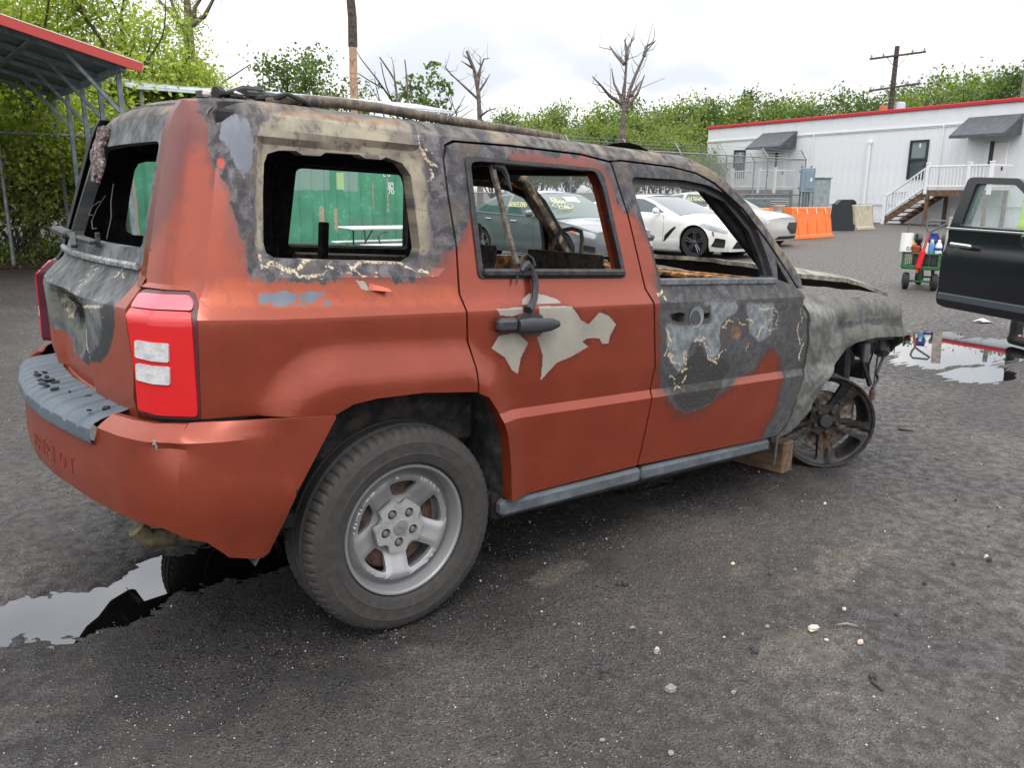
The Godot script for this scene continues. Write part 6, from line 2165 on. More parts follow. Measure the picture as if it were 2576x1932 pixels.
func garden_cart() -> void:
	var t := thing("garden_cart", "green wire garden cart on black pneumatic wheels, loaded with supplies", "cart", Vector3(11.78, 0, -2.89), deg_to_rad(12.0))
	var green := mottled("cart_green", [rgb(34, 84, 44), rgb(44, 100, 54), rgb(60, 112, 66)], 3.0, 0.5, 0.0, 0.4)
	var mb := MB.new()
	mb.box(Vector3(0, 0.325, 0.0), Vector3(1.02, 0.03, 0.52), Basis.IDENTITY, 0.006)
	part(mb, "bed", green, t)
	for z in [-0.26, 0.26]:
		mb = MB.new()
		mb.bar(Vector3(-0.51, 0.345, z), Vector3(0.51, 0.345, z), 0.025, 0.045, 0.004)
		mb.bar(Vector3(-0.51, 0.55, z), Vector3(0.51, 0.55, z), 0.022, 0.022, 0.004)
		for k in 9: mb.bar(Vector3(-0.48 + 0.12 * k, 0.34, z), Vector3(-0.48 + 0.12 * k, 0.55, z), 0.008, 0.008)
		for y in [0.41, 0.48]: mb.bar(Vector3(-0.50, y, z), Vector3(0.50, y, z), 0.006, 0.006)
		part(mb, "side_rack", green, t)
	for x in [-0.51, 0.51]:
		mb = MB.new()
		mb.bar(Vector3(x, 0.345, -0.26), Vector3(x, 0.345, 0.26), 0.025, 0.045, 0.004)
		mb.bar(Vector3(x, 0.55, -0.26), Vector3(x, 0.55, 0.26), 0.022, 0.022, 0.004)
		for k in 5: mb.bar(Vector3(x, 0.34, -0.24 + 0.12 * k), Vector3(x, 0.55, -0.24 + 0.12 * k), 0.008, 0.008)
		for z in [-0.25, 0.25]: mb.bar(Vector3(x, 0.34, z), Vector3(x, 0.57, z), 0.03, 0.03, 0.004)
		part(mb, "end_rack", green, t)
	for w in [[-0.42, 0.20], [-0.42, -0.20], [0.42, 0.20], [0.42, -0.20]]:
		var wheel := Node3D.new()
		wheel.name = numbered(t, "wheel")
		t.add_child(wheel)
		wheel.transform = Transform3D(Basis(Vector3.UP, 0.35 if w[0] < 0.0 else 0.0) * Basis(Vector3.RIGHT, PI / 2), Vector3(w[0], 0.128, w[1]))
		mb = MB.new()
		mb.lathe([Vector2(0.05, -0.035), Vector2(0.09, -0.045), Vector2(0.12, -0.038), Vector2(0.128, -0.015), Vector2(0.128, 0.015), Vector2(0.12, 0.038), Vector2(0.09, 0.045), Vector2(0.05, 0.035)], Transform3D.IDENTITY, 24)
		part(mb, "tyre", paint("cart_tyre", Color8(36, 36, 38), 0.8), wheel)
		mb = MB.new()
		mb.lathe([Vector2(0.06, -0.03), Vector2(0.055, 0.0), Vector2(0.03, 0.03), Vector2(0.02, 0.045), Vector2(0.0, 0.045)], Transform3D.IDENTITY, 16)
		part(mb, "hub", paint("cart_hub", Color8(84, 84, 86), 0.5, 0.4), wheel)
	mb = MB.new()
	for x in [-0.42, 0.42]:
		mb.bar(Vector3(x, 0.128, -0.20), Vector3(x, 0.128, 0.20), 0.03, 0.03, 0.004)
		mb.bar(Vector3(x - 0.1, 0.32, 0.0), Vector3(x, 0.13, 0.0), 0.05, 0.02, 0.004)
	part(mb, "axle", green, t)
	# pull handle leaning back over the load
	mb = MB.new()
	mb.bar(Vector3(-0.56, 0.26, -0.03), Vector3(-0.46, 0.86, 0.06), 0.035, 0.03, 0.006)
	var h := part(mb, "pull_bar", paint("bar_orange", Color8(168, 78, 60), 0.6), t)
	mb = MB.new()
	mb.bar(Vector3(-0.55, 0.32, -0.02), Vector3(-0.505, 0.60, 0.02), 0.085, 0.07, 0.02)
	part(mb, "red_sleeve", paint("sleeve", Color8(200, 20, 30), 0.7), h)
	mb = MB.new()
	var top := Vector3(-0.46, 0.86, 0.06)
	var gx := Vector3(0.03, 0.0, 0.17)
	var gy := Vector3(0.03, 0.13, 0.02)
	mb.tube([top, top + gy * 0.4 - gx * 0.25, top + gy - gx * 0.45, top + gy * 1.35 - gx * 0.3, top + gy * 1.35 + gx * 0.9, top + gy * 1.1 + gx * 1.1, top + gy * 0.3 + gx * 0.25, top], 0.016, 8)
	part(mb, "grip", paint("grip_grey", Color8(84, 86, 88), 0.6), h)
	# load: each item is a thing of its own
	var base := t.transform
	var item := func(called: String, label: String, cat: String, p: Vector3, m: Material, mbi: MB) -> Node3D:
		var o := thing(called, label, cat, base * p, t.rotation.y)
		part(mbi, "body", m, o)
		return o
	mb = MB.new()
	mb.lathe([Vector2(0.0, 0.0), Vector2(0.085, 0.0), Vector2(0.085, 0.28), Vector2(0.03, 0.28), Vector2(0.03, 0.27)], Transform3D(Basis(Vector3.BACK, -0.06), Vector3.ZERO), 24)
	var roll: Node3D = item.call("label_roll", "white paper roll with bold black letters on the cart corner", "roll", Vector3(-0.50, 0.572, -0.23), paint("roll_white", Color8(226, 226, 224), 0.7), mb)
	mb = MB.new()
	mb.tube([Vector3(0.0, 0.0, 0), Vector3(0.03, 0.42, 0.0)], 0.008, 6)
	part(mb, "rod", paint("rod_dark", Color8(80, 74, 70), 0.6), roll)
	var letters := ["G", "R", "A"]
	for k in 3:
		var tm := TextMesh.new()
		tm.text = letters[k]
		tm.font_size = 32
		tm.pixel_size = 0.0024
		tm.depth = 0.002
		var o := shared(tm, "lettering", paint("print_black", Color8(30, 30, 32), 0.8), roll)
		var a := -2.55 + 0.72 * k
		o.transform = Transform3D(Basis(Vector3.UP, a + PI / 2), Vector3(cos(a) * 0.087, 0.055, -sin(a) * 0.087))
	mb = MB.new()
	mb.box(Vector3(0, 0.13, 0), Vector3(0.52, 0.19, 0.36), Basis.IDENTITY, 0.015)
	item.call("black_tub", "black plastic tub lying in the cart bed", "tub", Vector3(-0.23, 0.335, 0.05), paint("tub", Color8(40, 42, 46), 0.5), mb)
	mb = MB.new()
	mb.prism(round_poly(pv([-0.11, 0, 0.11, 0, 0.11, 0.20, 0.05, 0.26, -0.01, 0.26, -0.01, 0.31, -0.08, 0.31, -0.08, 0.25, -0.11, 0.2]), 0.02, 2), 0.14, Transform3D.IDENTITY)
	var jug: Node3D = item.call("blue_jug", "dark blue plastic oil jug standing in the cart", "jug", Vector3(-0.25, 0.55, 0.08), paint("jug_blue", Color8(30, 52, 130), 0.35), mb)
	mb = MB.new()
	mb.box(Vector3(0.02, 0.12, 0.072), Vector3(0.12, 0.10, 0.004))
	part(mb, "label_sticker", paint("jug_label", Color8(150, 160, 200), 0.6), jug)
	for e in [[-0.44, 0.03, Color8(220, 214, 206), Color8(210, 196, 120), "white squeeze bottle with a pale yellow cap beside the red sleeve"], [-0.43, 0.11, Color8(80, 140, 190), Color8(226, 214, 140), "blue spray bottle with a cream cap in the cart"], [-0.44, 0.21, Color8(216, 220, 228), Color8(232, 232, 232), "white bottle with a navy label at the cart's rear end"]]:
		mb = MB.new()
		mb.lathe([Vector2(0.0, 0.0), Vector2(0.046, 0.0), Vector2(0.048, 0.02), Vector2(0.048, 0.12), Vector2(0.03, 0.155), Vector2(0.018, 0.165)], Transform3D.IDENTITY, 18)
		var bt: Node3D = item.call("bottle", e[4], "bottle", Vector3(e[0], 0.56, e[1]), paint("bottle" + e[2].to_html(), e[2], 0.35), mb)
		mb = MB.new()
		mb.lathe([Vector2(0.022, 0.16), Vector2(0.022, 0.20), Vector2(0.0, 0.205)], Transform3D.IDENTITY, 14)
		part(mb, "cap", paint("cap" + e[3].to_html(), e[3], 0.4), bt)
		if e[1] > 0.2:
			mb = MB.new()
			mb.lathe([Vector2(0.0487, 0.045), Vector2(0.0487, 0.085)], Transform3D.IDENTITY, 18)
			part(mb, "label_band", paint("navy", Color8(50, 62, 110), 0.5), bt)
	mb = MB.new()
	mb.box(Vector3(0, 0.09, 0), Vector3(0.16, 0.10, 0.10), Basis.from_euler(Vector3(0.2, 0.4, 0.5)), 0.02)
	mb.bar(Vector3(0.02, 0.06, 0), Vector3(0.06, -0.1, 0.02), 0.05, 0.05, 0.012)
	mb.bar(Vector3(-0.08, 0.12, 0.0), Vector3(-0.15, 0.16, 0.0), 0.03, 0.03, 0.008)
	item.call("power_drill", "black power drill lying on top of the load", "drill", Vector3(-0.40, 0.68, -0.09), paint("drill", Color8(34, 34, 36), 0.5), mb)
	mb = MB.new()
	mb.lathe([Vector2(0.0, 0.0), Vector2(0.07, 0.0), Vector2(0.075, 0.10), Vector2(0.0, 0.11)], Transform3D(Basis(Vector3.BACK, 0.25), Vector3.ZERO), 18)
	item.call("yellow_tape_roll", "yellow roll of tape on the load behind the paper roll", "roll", Vector3(-0.40, 0.62, -0.17), paint("tape", Color8(206, 188, 90), 0.6), mb)
	mb = MB.new()
	mb.box(Vector3(0, 0.06, 0), Vector3(0.16, 0.14, 0.12), Basis.from_euler(Vector3(0.1, 0.5, 0.2)), 0.02)
	item.call("rag_bundle", "rust-red rag bundle under the yellow tape", "rag", Vector3(-0.42, 0.55, -0.12), paint("rag_red", Color8(150, 70, 50), 0.9), mb)
	mb = MB.new()
	mb.lathe([Vector2(0.14, -0.03), Vector2(0.14, 0.03), Vector2(0.05, 0.03), Vector2(0.05, -0.03)], Transform3D(Basis(Vector3.RIGHT, PI / 2), Vector3(0, 0.14, 0)), 22, true)
	item.call("spare_wheel", "dark round reel standing at the back of the cart", "reel", Vector3(-0.05, 0.56, 0.20), paint("reel", Color8(66, 62, 62), 0.7), mb)
	# pale board leaning at the back end
	mb = MB.new()
	mb.bar(Vector3(0.0, 0.0, 0.0), Vector3(0.07, 0.80, 0.03), 0.13, 0.03, 0.003, Vector3.RIGHT)
	item.call("wooden_board", "pale grey board standing upright at the end of the cart", "board", Vector3(-0.36, 0.30, 0.31), mottled("board", [rgb(150, 140, 134), rgb(172, 162, 156), rgb(186, 178, 172)], 2.0, 0.8), mb)

func open_door() -> void:
	# plane of the door: from the free rear edge (left) towards its hinge
	var a := Vector3(6.82, 0.0, -0.53)
	var along := Vector3(-0.45, 0.0, 0.893).normalized()
	var t := thing("open_car_door", "open black front door of a parked SUV, with chrome sill strip and mirror", "car door", a, atan2(-along.z, along.x))
	var black := paint("door_black", Color8(22, 23, 30), 0.22, 0.0, {"metallic_specular": 0.5})
	var trim := paint("door_trim", Color8(30, 31, 34), 0.6)
	var chrome := paint("chrome", Color8(200, 202, 205), 0.15, 0.9)
	# local x along the door from its rear edge, y up, z outwards to the camera
	var f := func(x: float, y: float) -> Vector3:
		var z := 0.03 * sin(clampf((y - 0.35) / 0.75, 0.0, 1.0) * PI) - maxf(0.0, y - 1.10) * 0.22
		z += 0.012 * smoothstep(0.52, 0.49, y)
		z -= 0.02 * smoothstep(0.88, 0.95, y) * smoothstep(1.12, 1.0, y)
		return Vector3(x, y, z)
	var out := round_poly(pv([0.0, 0.40, 0.10, 0.375, 1.18, 0.375, 1.26, 0.50, 1.24, 1.08, 1.20, 1.10, 0.86, 1.43, 0.66, 1.555, 0.12, 1.575, 0.065, 1.56, 0.02, 1.10]), 0.03, 3)
	var win := round_poly(pv([0.155, 1.135, 1.10, 1.125, 0.83, 1.385, 0.64, 1.50, 0.185, 1.515]), 0.02, 3)
	var mb := MB.new()
	panel(out, [win], 0.05, f, no_uv, Vector3(0, 0, -0.11), mb, mb, false)
	part(mb, "door_shell", black, t)
	mb = MB.new()
	var f2 := func(x: float, y: float) -> Vector3: return (f.call(x, y) as Vector3) + Vector3(0, 0, -0.03)
	panel(win, [], 0.2, f2, no_uv, Vector3.ZERO, mb)
	part(mb, "window_glass", paint("tinted_pane", Color(0.55, 0.66, 0.64, 0.30), 0.02, 0.0, {"transparency": BaseMaterial3D.TRANSPARENCY_ALPHA}), t)
	mb = MB.new()
	mb.bar(Vector3(0.03, 1.11, 0.035), Vector3(1.22, 1.10, 0.035), 0.012, 0.020, 0.004)
	part(mb, "chrome_strip", chrome, t)
	mb = MB.new()
	mb.box(Vector3(0.26, 0.965, 0.055), Vector3(0.27, 0.034, 0.026), Basis(Vector3.BACK, -0.04), 0.012)
	part(mb, "door_handle", chrome, t)
	mb = MB.new()
	mb.box(Vector3(0.62, 0.475, 0.012), Vector3(1.22, 0.075, 0.04), Basis(Vector3.BACK, 0.0), 0.012)
	part(mb, "lower_trim", paint("lower_trim", Color8(60, 66, 72), 0.6), t)
	mb = MB.new()
	mb.box(Vector3(1.16, 1.06, 0.14), Vector3(0.18, 0.16, 0.20), Basis(Vector3.UP, 0.2), 0.05)
	part(mb, "mirror", black, t)
	mb = MB.new()
	mb.box(Vector3(0.6, 0.75, -0.13), Vector3(1.05, 0.55, 0.05), Basis.IDENTITY, 0.02)
	part(mb, "inner_trim", trim, t)

func person() -> void:
	# mostly hidden behind the door and the picture edge: hi-vis jacket, dark trousers, boots
	var t := thing("person", "person in lime and orange hi-vis jacket, dark trousers and black boots, behind the open door", "person", Vector3(7.52, 0, 0.04), deg_to_rad(-120.0))
	var skin_c := paint("skin", Color8(180, 130, 106), 0.6)
	var legs := [[Vector3(0, 0.93, 0.09), 0.095, Vector3(0.02, 0.50, 0.11), 0.065], [Vector3(0.02, 0.50, 0.11), 0.065, Vector3(-0.01, 0.10, 0.12), 0.05], [Vector3(0, 0.93, -0.09), 0.095, Vector3(0.03, 0.50, -0.11), 0.065], [Vector3(0.03, 0.50, -0.11), 0.065, Vector3(0.0, 0.10, -0.12), 0.05], [Vector3(0, 0.90, 0), 0.14, Vector3(0, 1.02, 0), 0.14]]
	var chest := [[Vector3(0, 0.98, 0), 0.155, Vector3(0, 1.22, 0), 0.165], [Vector3(0, 1.22, -0.08), 0.13, Vector3(0, 1.36, 0.08), 0.12], [Vector3(0, 1.36, -0.08), 0.12, Vector3(0, 1.22, 0.08), 0.13], [Vector3(0, 1.38, -0.17), 0.065, Vector3(0.05, 1.12, -0.24), 0.055], [Vector3(0.05, 1.12, -0.24), 0.055, Vector3(0.25, 1.02, -0.20), 0.045], [Vector3(0, 1.38, 0.17), 0.065, Vector3(0.05, 1.12, 0.24), 0.055], [Vector3(0.05, 1.12, 0.24), 0.055, Vector3(0.25, 1.02, 0.20), 0.045], [Vector3(0, 1.38, 0), 0.08, Vector3(0, 1.46, 0), 0.065]]
	var all := []
	for b in legs + chest: all.append([b[0], b[1] - 0.014, b[2], b[3] - 0.012])
	all.append_array([[Vector3(0, 1.44, 0), 0.058, Vector3(0.01, 1.54, 0), 0.058], [Vector3(0.015, 1.58, 0), 0.085, Vector3(0.0, 1.66, 0), 0.092], [Vector3(0.03, 1.555, 0), 0.055, Vector3(0.05, 1.565, 0), 0.045], [Vector3(0.10, 1.615, 0), 0.014, Vector3(0.112, 1.59, 0), 0.016], [Vector3(0.0, 1.61, 0.09), 0.018, Vector3(0.0, 1.59, 0.09), 0.014], [Vector3(0.0, 1.61, -0.09), 0.018, Vector3(0.0, 1.59, -0.09), 0.014]])
	for sg in [-1.0, 1.0]:
		all.append([Vector3(0.25, 1.02, 0.20 * sg), 0.032, Vector3(0.31, 1.0, 0.19 * sg), 0.034])
		for k in 4: all.append([Vector3(0.32, 1.022 - 0.024 * k, 0.19 * sg), 0.011, Vector3(0.385 - 0.008 * absf(k - 1), 1.01 - 0.028 * k, 0.17 * sg), 0.009])
		all.append([Vector3(0.29, 1.03, 0.18 * sg), 0.012, Vector3(0.34, 1.045, 0.15 * sg), 0.010])
		all.append([Vector3(0.0, 0.12, 0.12 * sg), 0.03, Vector3(0.10, 0.045, 0.13 * sg), 0.022])
	field_part(t, "body", all, skin_c, 0.014)
	field_part(t, "trousers", legs, paint("trousers", Color8(30, 33, 40), 0.85), 0.022)
	var jk := field_part(t, "hi_vis_jacket", chest, paint("hi_vis", Color8(176, 214, 40), 0.7), 0.02)
	var mb := MB.new()
	mb.lathe([Vector2(0.163, 1.09), Vector2(0.172, 1.11), Vector2(0.174, 1.15), Vector2(0.166, 1.17)], Transform3D(Basis.IDENTITY.scaled(Vector3(1, 1, 1.02)), Vector3.ZERO), 28)
	part(mb, "orange_band", paint("vis_orange", Color8(226, 106, 40), 0.6), jk)
	mb = MB.new()
	mb.lathe([Vector2(0.170, 1.118), Vector2(0.176, 1.12), Vector2(0.176, 1.142), Vector2(0.170, 1.144)], Transform3D(Basis.IDENTITY.scaled(Vector3(1, 1, 1.02)), Vector3.ZERO), 28)
	part(mb, "silver_tape", paint("vis_silver", Color8(190, 192, 190), 0.4), jk)
	field_part(t, "hair", [[Vector3(-0.02, 1.67, 0), 0.094, Vector3(-0.03, 1.64, 0), 0.092]], paint("hair", Color8(46, 36, 30), 0.8), 0.014)
	for sg in [-1.0, 1.0]:
		field_part(t, "boot", [[Vector3(0.0, 0.22, 0.12 * sg), 0.058, Vector3(0.0, 0.08, 0.12 * sg), 0.056], [Vector3(-0.03, 0.05, 0.12 * sg), 0.05, Vector3(0.15, 0.045, 0.13 * sg), 0.045]], paint("boots", Color8(26, 25, 25), 0.6), 0.014)

# tapered capsules blended and meshed as surface nets
func field_part(parent: Node3D, called: String, bones: Array, m: Material, cell: float) -> MeshInstance3D:
	var lo := Vector3.INF
	var hi := -Vector3.INF
	for b in bones:
		for k in [0, 2]:
			var p: Vector3 = b[k]
			var r: float = b[k + 1]
			lo = lo.min(p - Vector3.ONE * (r + cell * 2.0))
			hi = hi.max(p + Vector3.ONE * (r + cell * 2.0))
	var n := Vector3i(((hi - lo) / cell).ceil()) + Vector3i.ONE
	var val := PackedFloat32Array()
	val.resize(n.x * n.y * n.z)
	val.fill(1.0)
	var soft := cell * 1.6
	for b in bones:
		var pa: Vector3 = b[0]
		var pb: Vector3 = b[2]
		var ra: float = b[1]
		var rb: float = b[3]
		var reach := maxf(ra, rb) + cell * 3.0
		var i0 := Vector3i(((pa.min(pb) - Vector3.ONE * reach - lo) / cell).floor()).max(Vector3i.ZERO)
		var i1 := Vector3i(((pa.max(pb) + Vector3.ONE * reach - lo) / cell).ceil()).min(n - Vector3i.ONE)
		var ab := pb - pa
		var l2 := ab.length_squared()
		for k in range(i0.z, i1.z + 1):
			for j in range(i0.y, i1.y + 1):
				for i in range(i0.x, i1.x + 1):
					var p := lo + Vector3(i, j, k) * cell
					var t := clampf((p - pa).dot(ab) / l2, 0.0, 1.0)
					var d := p.distance_to(pa + ab * t) - lerpf(ra, rb, t)
					var id := i + n.x * (j + n.y * k)
					var e := val[id]
					var h := maxf(soft - absf(d - e), 0.0) / soft
					val[id] = minf(d, e) - h * h * soft * 0.25
	var vert := {}
	var mb := MB.new()
	var spot := func(i: int, j: int, k: int) -> Variant:
		var key := Vector3i(i, j, k)
		if vert.has(key): return vert[key]
		var s := Vector3.ZERO
		var c := 0
		for e in [[0, 0, 0, 1, 0, 0], [0, 1, 0, 1, 1, 0], [0, 0, 1, 1, 0, 1], [0, 1, 1, 1, 1, 1], [0, 0, 0, 0, 1, 0], [1, 0, 0, 1, 1, 0], [0, 0, 1, 0, 1, 1], [1, 0, 1, 1, 1, 1], [0, 0, 0, 0, 0, 1], [1, 0, 0, 1, 0, 1], [0, 1, 0, 0, 1, 1], [1, 1, 0, 1, 1, 1]]:
			var a := val[i + e[0] + n.x * (j + e[1] + n.y * (k + e[2]))]
			var b := val[i + e[3] + n.x * (j + e[4] + n.y * (k + e[5]))]
			if (a < 0.0) != (b < 0.0):
				var t := a / (a - b)
				s += Vector3(i, j, k) + Vector3(e[0], e[1], e[2]).lerp(Vector3(e[3], e[4], e[5]), t)
				c += 1
		var p := lo + s / maxi(c, 1) * cell
		vert[key] = p
		return p
	for k in range(1, n.z - 1):
		for j in range(1, n.y - 1):
			for i in range(1, n.x - 1):
				var a := val[i + n.x * (j + n.y * k)]
				for ax in 3:
					var d := Vector3i.ZERO
					d[ax] = 1
					var b := val[i + d.x + n.x * (j + d.y + n.y * (k + d.z))]
					if (a < 0.0) == (b < 0.0): continue
					var u := Vector3i.ZERO
					var w := Vector3i.ZERO
					u[(ax + 1) % 3] = 1
					w[(ax + 2) % 3] = 1
					var c := Vector3i(i, j, k)
					var q := []
					for e in [c - u - w, c - w, c, c - u]: q.append(spot.call(e.x, e.y, e.z))
					if a < 0.0: mb.quad(q[0], q[1], q[2], q[3])
					else: mb.quad(q[3], q[2], q[1], q[0])
	return part(mb, called, m, parent, 80.0)
# ---------------------------------------------------------------- container, table, fences, canopy, poles
func chain_link(mb: MB, a: Vector3, b: Vector3, y0: float, y1: float, step: float, r: float) -> void:
	var l := Vector2(b.x - a.x, b.z - a.z).length()
	var d := (b - a).normalized()
	var h := y1 - y0
	var n := int((l + h) / step)
	for s in 2:
		for k in n:
			var t0 := k * step - h
			var u0 := 0.0
			var u1 := 1.0
			if t0 < 0.0: u0 = -t0 / h
			if t0 + h > l: u1 = (l - t0) / h
			if u1 <= u0: continue
			var ya := y0 + h * u0
			var yb := y0 + h * u1
			if s == 1:
				ya = y1 - h * u0
				yb = y1 - h * u1
			mb.tube([a + d * (t0 + h * u0) + Vector3(0, ya, 0), a + d * (t0 + h * u1) + Vector3(0, yb, 0)], r, 3, false)

func fence_run(called: String, label: String, pts: Array, high: float, gap: float, arms: bool, mid: float, step: float, wire_r: float, wire_mat: Material) -> void:
	var t := thing(called, label, "fence")
	var steel := mottled("galvanised", [rgb(112, 118, 122), rgb(132, 138, 142), rgb(150, 154, 158)], 1.0, 0.5, 0.4, 0.2)
	for i in pts.size() - 1:
		var a: Vector3 = pts[i]
		var b: Vector3 = pts[i + 1]
		var mb := MB.new()
		mb.tube([a + Vector3(0, high, 0), b + Vector3(0, high, 0)], 0.026, 8)
		part(mb, "top_rail", steel, t)
		if mid > 0.0:
			mb = MB.new()
			mb.tube([a + Vector3(0, mid, 0), b + Vector3(0, mid, 0)], 0.022, 8)
			part(mb, "middle_rail", steel, t)
		mb = MB.new()
		chain_link(mb, a, b, 0.05, high, step, wire_r)
		var w := part(mb, "wire_mesh", wire_mat, t, 0.0)
		tag(w, "", "", "", "stuff")
		var n := maxi(1, int(round(a.distance_to(b) / gap)))
		for k in (n + 1 if i == pts.size() - 2 else n):
			var p := a.lerp(b, float(k) / n)
			mb = MB.new()
			mb.tube([p, p + Vector3(0, high + 0.03, 0)], 0.034, 10)
			var post := part(mb, "post", steel, t)
			if arms:
				var side := (b - a).normalized().cross(Vector3.UP)
				mb = MB.new()
				mb.tube([p + Vector3(0, high, 0), p + Vector3(0, high + 0.42, 0) - side * 0.34], 0.022, 6)
				part(mb, "barb_arm", steel, post)
		if arms:
			var side := (b - a).normalized().cross(Vector3.UP)
			for k in 3:
				var off := Vector3(0, high + 0.13 * (k + 1), 0) - side * 0.105 * (k + 1)
				mb = MB.new()
				mb.tube([a + off, b + off], 0.006, 4)
				part(mb, "barbed_wire", steel, t)

func build_yard_things() -> void:
	build_container()
	picnic_table()
	canopy()
	var wire := paint("chain_wire", Color8(140, 144, 146), 0.5, 0.4)
	fence_run("chain_link_fence", "tall chain-link fence with barbed wire arms behind the parked cars", [Vector3(10.2, 0, -19.0), Vector3(33.8, 0, -18.9), Vector3(35.7, 0, -25.8)], 2.98, 2.95, true, 1.38, 0.11, 0.005, wire)
	fence_run("woodside_fence", "chain-link fence in front of the leafy wood beside the carport", [Vector3(-8.0, 0, -14.5), Vector3(1.03, 0, -14.5), Vector3(4.6, 0, -14.5)], 2.38, 4.6, false, 0.0, 0.14, 0.0022, paint("thin_wire", Color8(104, 112, 104), 0.5, 0.3))
	utilities()
	wooden_block()
	utility_pole(Vector3(49.24, 0, -23.1), 10.1, true, "dark wooden utility pole with two crossarms and a transformer, behind the office", 0.17)
	utility_pole(Vector3(63.2, 0, -21.0), 10.6, false, "plain grey wooden utility pole standing among the far trees", 0.20)

func build_container() -> void:
	var t := thing("shipping_container", "weathered green shipping container with rust streaks", "container", Vector3(2.62, 0, -12.6))
	var s := PaintMap.new(760, 320, Vector2(0.0, 0.0), Vector2(6.06, 2.6))
	var box_at := func(x0: float, y0: float, x1: float, y1: float) -> PackedVector2Array: return pv([x0 - 2.62, y0, x1 - 2.62, y0, x1 - 2.62, y1, x0 - 2.62, y1])
	var grey := s.mask([box_at.call(5.2, 1.42, 6.52, 2.4), box_at.call(6.80, 1.40, 7.16, 2.4), box_at.call(8.4, 1.15, 8.6, 1.9), box_at.call(3.2, 1.5, 4.2, 2.3)], 6)
	var dull := s.mask([box_at.call(6.85, 0.66, 7.95, 0.86), box_at.call(7.1, 0.2, 8.2, 0.6)], 6)
	var rust := s.mask([box_at.call(6.25, 0.55, 6.36, 1.10), box_at.call(6.57, 0.62, 6.68, 1.05), box_at.call(7.48, 0.9, 7.53, 1.6), box_at.call(7.86, 0.95, 7.9, 1.7), box_at.call(2.62, 0.0, 2.78, 2.6), box_at.call(3.0, 0.2, 3.3, 1.2)], 4)
	var yellow := s.mask([box_at.call(6.67, 1.44, 6.83, 1.78)], 1)
	var n1 := s.noise(0.012, 51, 4)
	var n2 := s.noise(0.06, 52, 4)
	var n3 := s.noise(0.3, 53, 2)
	var n := s.w * s.h
	var rgbd := PackedByteArray()
	var rough := PackedByteArray()
	var hgt := PackedByteArray()
	rgbd.resize(n * 3)
	rough.resize(n)
	hgt.resize(n)
	for i in n:
		var a := (int(n1[i]) - 128) / 128.0
		var b := (int(n2[i]) - 128) / 128.0
		var f := (int(n3[i]) - 128) / 128.0
		var c := Vector3(60, 132, 102) * (1.0 + 0.10 * a + 0.04 * f)
		c = mixc(c, Vector3(110, 160, 136), smoothstep(0.3, 0.7, b + 0.4 * a) * 0.6)
		c = mixc(c, Vector3(122, 146, 138), smoothstep(0.3, 0.7, int(grey[i]) / 255.0 + 0.2 * b) * 0.85)
		c = mixc(c, Vector3(78, 128, 104), smoothstep(0.3, 0.8, int(dull[i]) / 255.0 + 0.3 * b) * 0.8)
		c = mixc(c, mixc(Vector3(150, 112, 82), Vector3(190, 170, 150), 0.5 + f), smoothstep(0.45, 0.75, int(rust[i]) / 255.0 + 0.55 * b + 0.2 * f) * 0.85)
		if f > 0.7: c = c * 0.7
		if yellow[i] > 0: c = Vector3(150, 182, 128) * (1.0 + 0.05 * f)
		rgbd[i * 3] = clampi(int(c.x), 0, 255)
		rgbd[i * 3 + 1] = clampi(int(c.y), 0, 255)
		rgbd[i * 3 + 2] = clampi(int(c.z), 0, 255)
		rough[i] = clampi(int(170 + 30 * b), 60, 255)
		hgt[i] = 128
	var m := skin_material("container", s, rgbd, rough, hgt, 0.5)
	var plain := mottled("container_plain", [rgb(44, 104, 78), rgb(58, 128, 98), rgb(72, 136, 108), rgb(120, 92, 66)], 1.0, 0.65, 0.0, 0.4)
	for w in [[1.0, 0.0, 6.06, m], [-1.0, 2.44, 6.06, plain]]:
		var mb := MB.new()
		var x := 0.08
		var prof := [[0.0, 0.0], [0.070, 0.0], [0.138, -0.036], [0.208, -0.036], [0.276, 0.0]]
		while x < 5.9:
			for k in 4:
				var xa: float = x + prof[k][0]
				var xb: float = minf(x + prof[k + 1][0], 5.98)
				var za: float = (prof[k][1] - 0.02) * w[0] - w[1]
				var zb: float = (prof[k + 1][1] - 0.02) * w[0] - w[1]
				for j in 4:
					var ya := lerpf(0.18, 2.48, j / 4.0)
					var yb := lerpf(0.18, 2.48, (j + 1) / 4.0)
					mb.triuv(Vector3(xa, ya, za), Vector3(xb, ya, zb), Vector3(xb, yb, zb), s.uv(xa, ya), s.uv(xb, ya), s.uv(xb, yb))
					mb.triuv(Vector3(xa, ya, za), Vector3(xb, yb, zb), Vector3(xa, yb, za), s.uv(xa, ya), s.uv(xb, yb), s.uv(xa, yb))
			x += 0.276
		part(mb, "corrugated_wall", w[3], t, 10.0)
	for x in [0.05, 6.01]:
		for z in [-0.05, -2.39]:
			var mb := MB.new()
			mb.box(Vector3(x, 1.295, z), Vector3(0.10, 2.59, 0.10), Basis.IDENTITY, 0.01)
			part(mb, "corner_post", plain, t)
	for e in [[0.09, 0.0, 0.17], [2.53, 0.0, 0.11], [0.09, -2.44, 0.17], [2.53, -2.44, 0.11]]:
		var mb := MB.new()
		mb.box(Vector3(3.03, e[0], e[1] - 0.04 + (0.08 if e[1] < -1.0 else 0.0)), Vector3(5.9, e[2], 0.06), Basis.IDENTITY, 0.01)
		part(mb, "side_rail", plain, t)
	var mb2 := MB.new()
	mb2.box(Vector3(3.03, 2.55, -1.22), Vector3(5.95, 0.03, 2.3))
	part(mb2, "roof", plain, t)
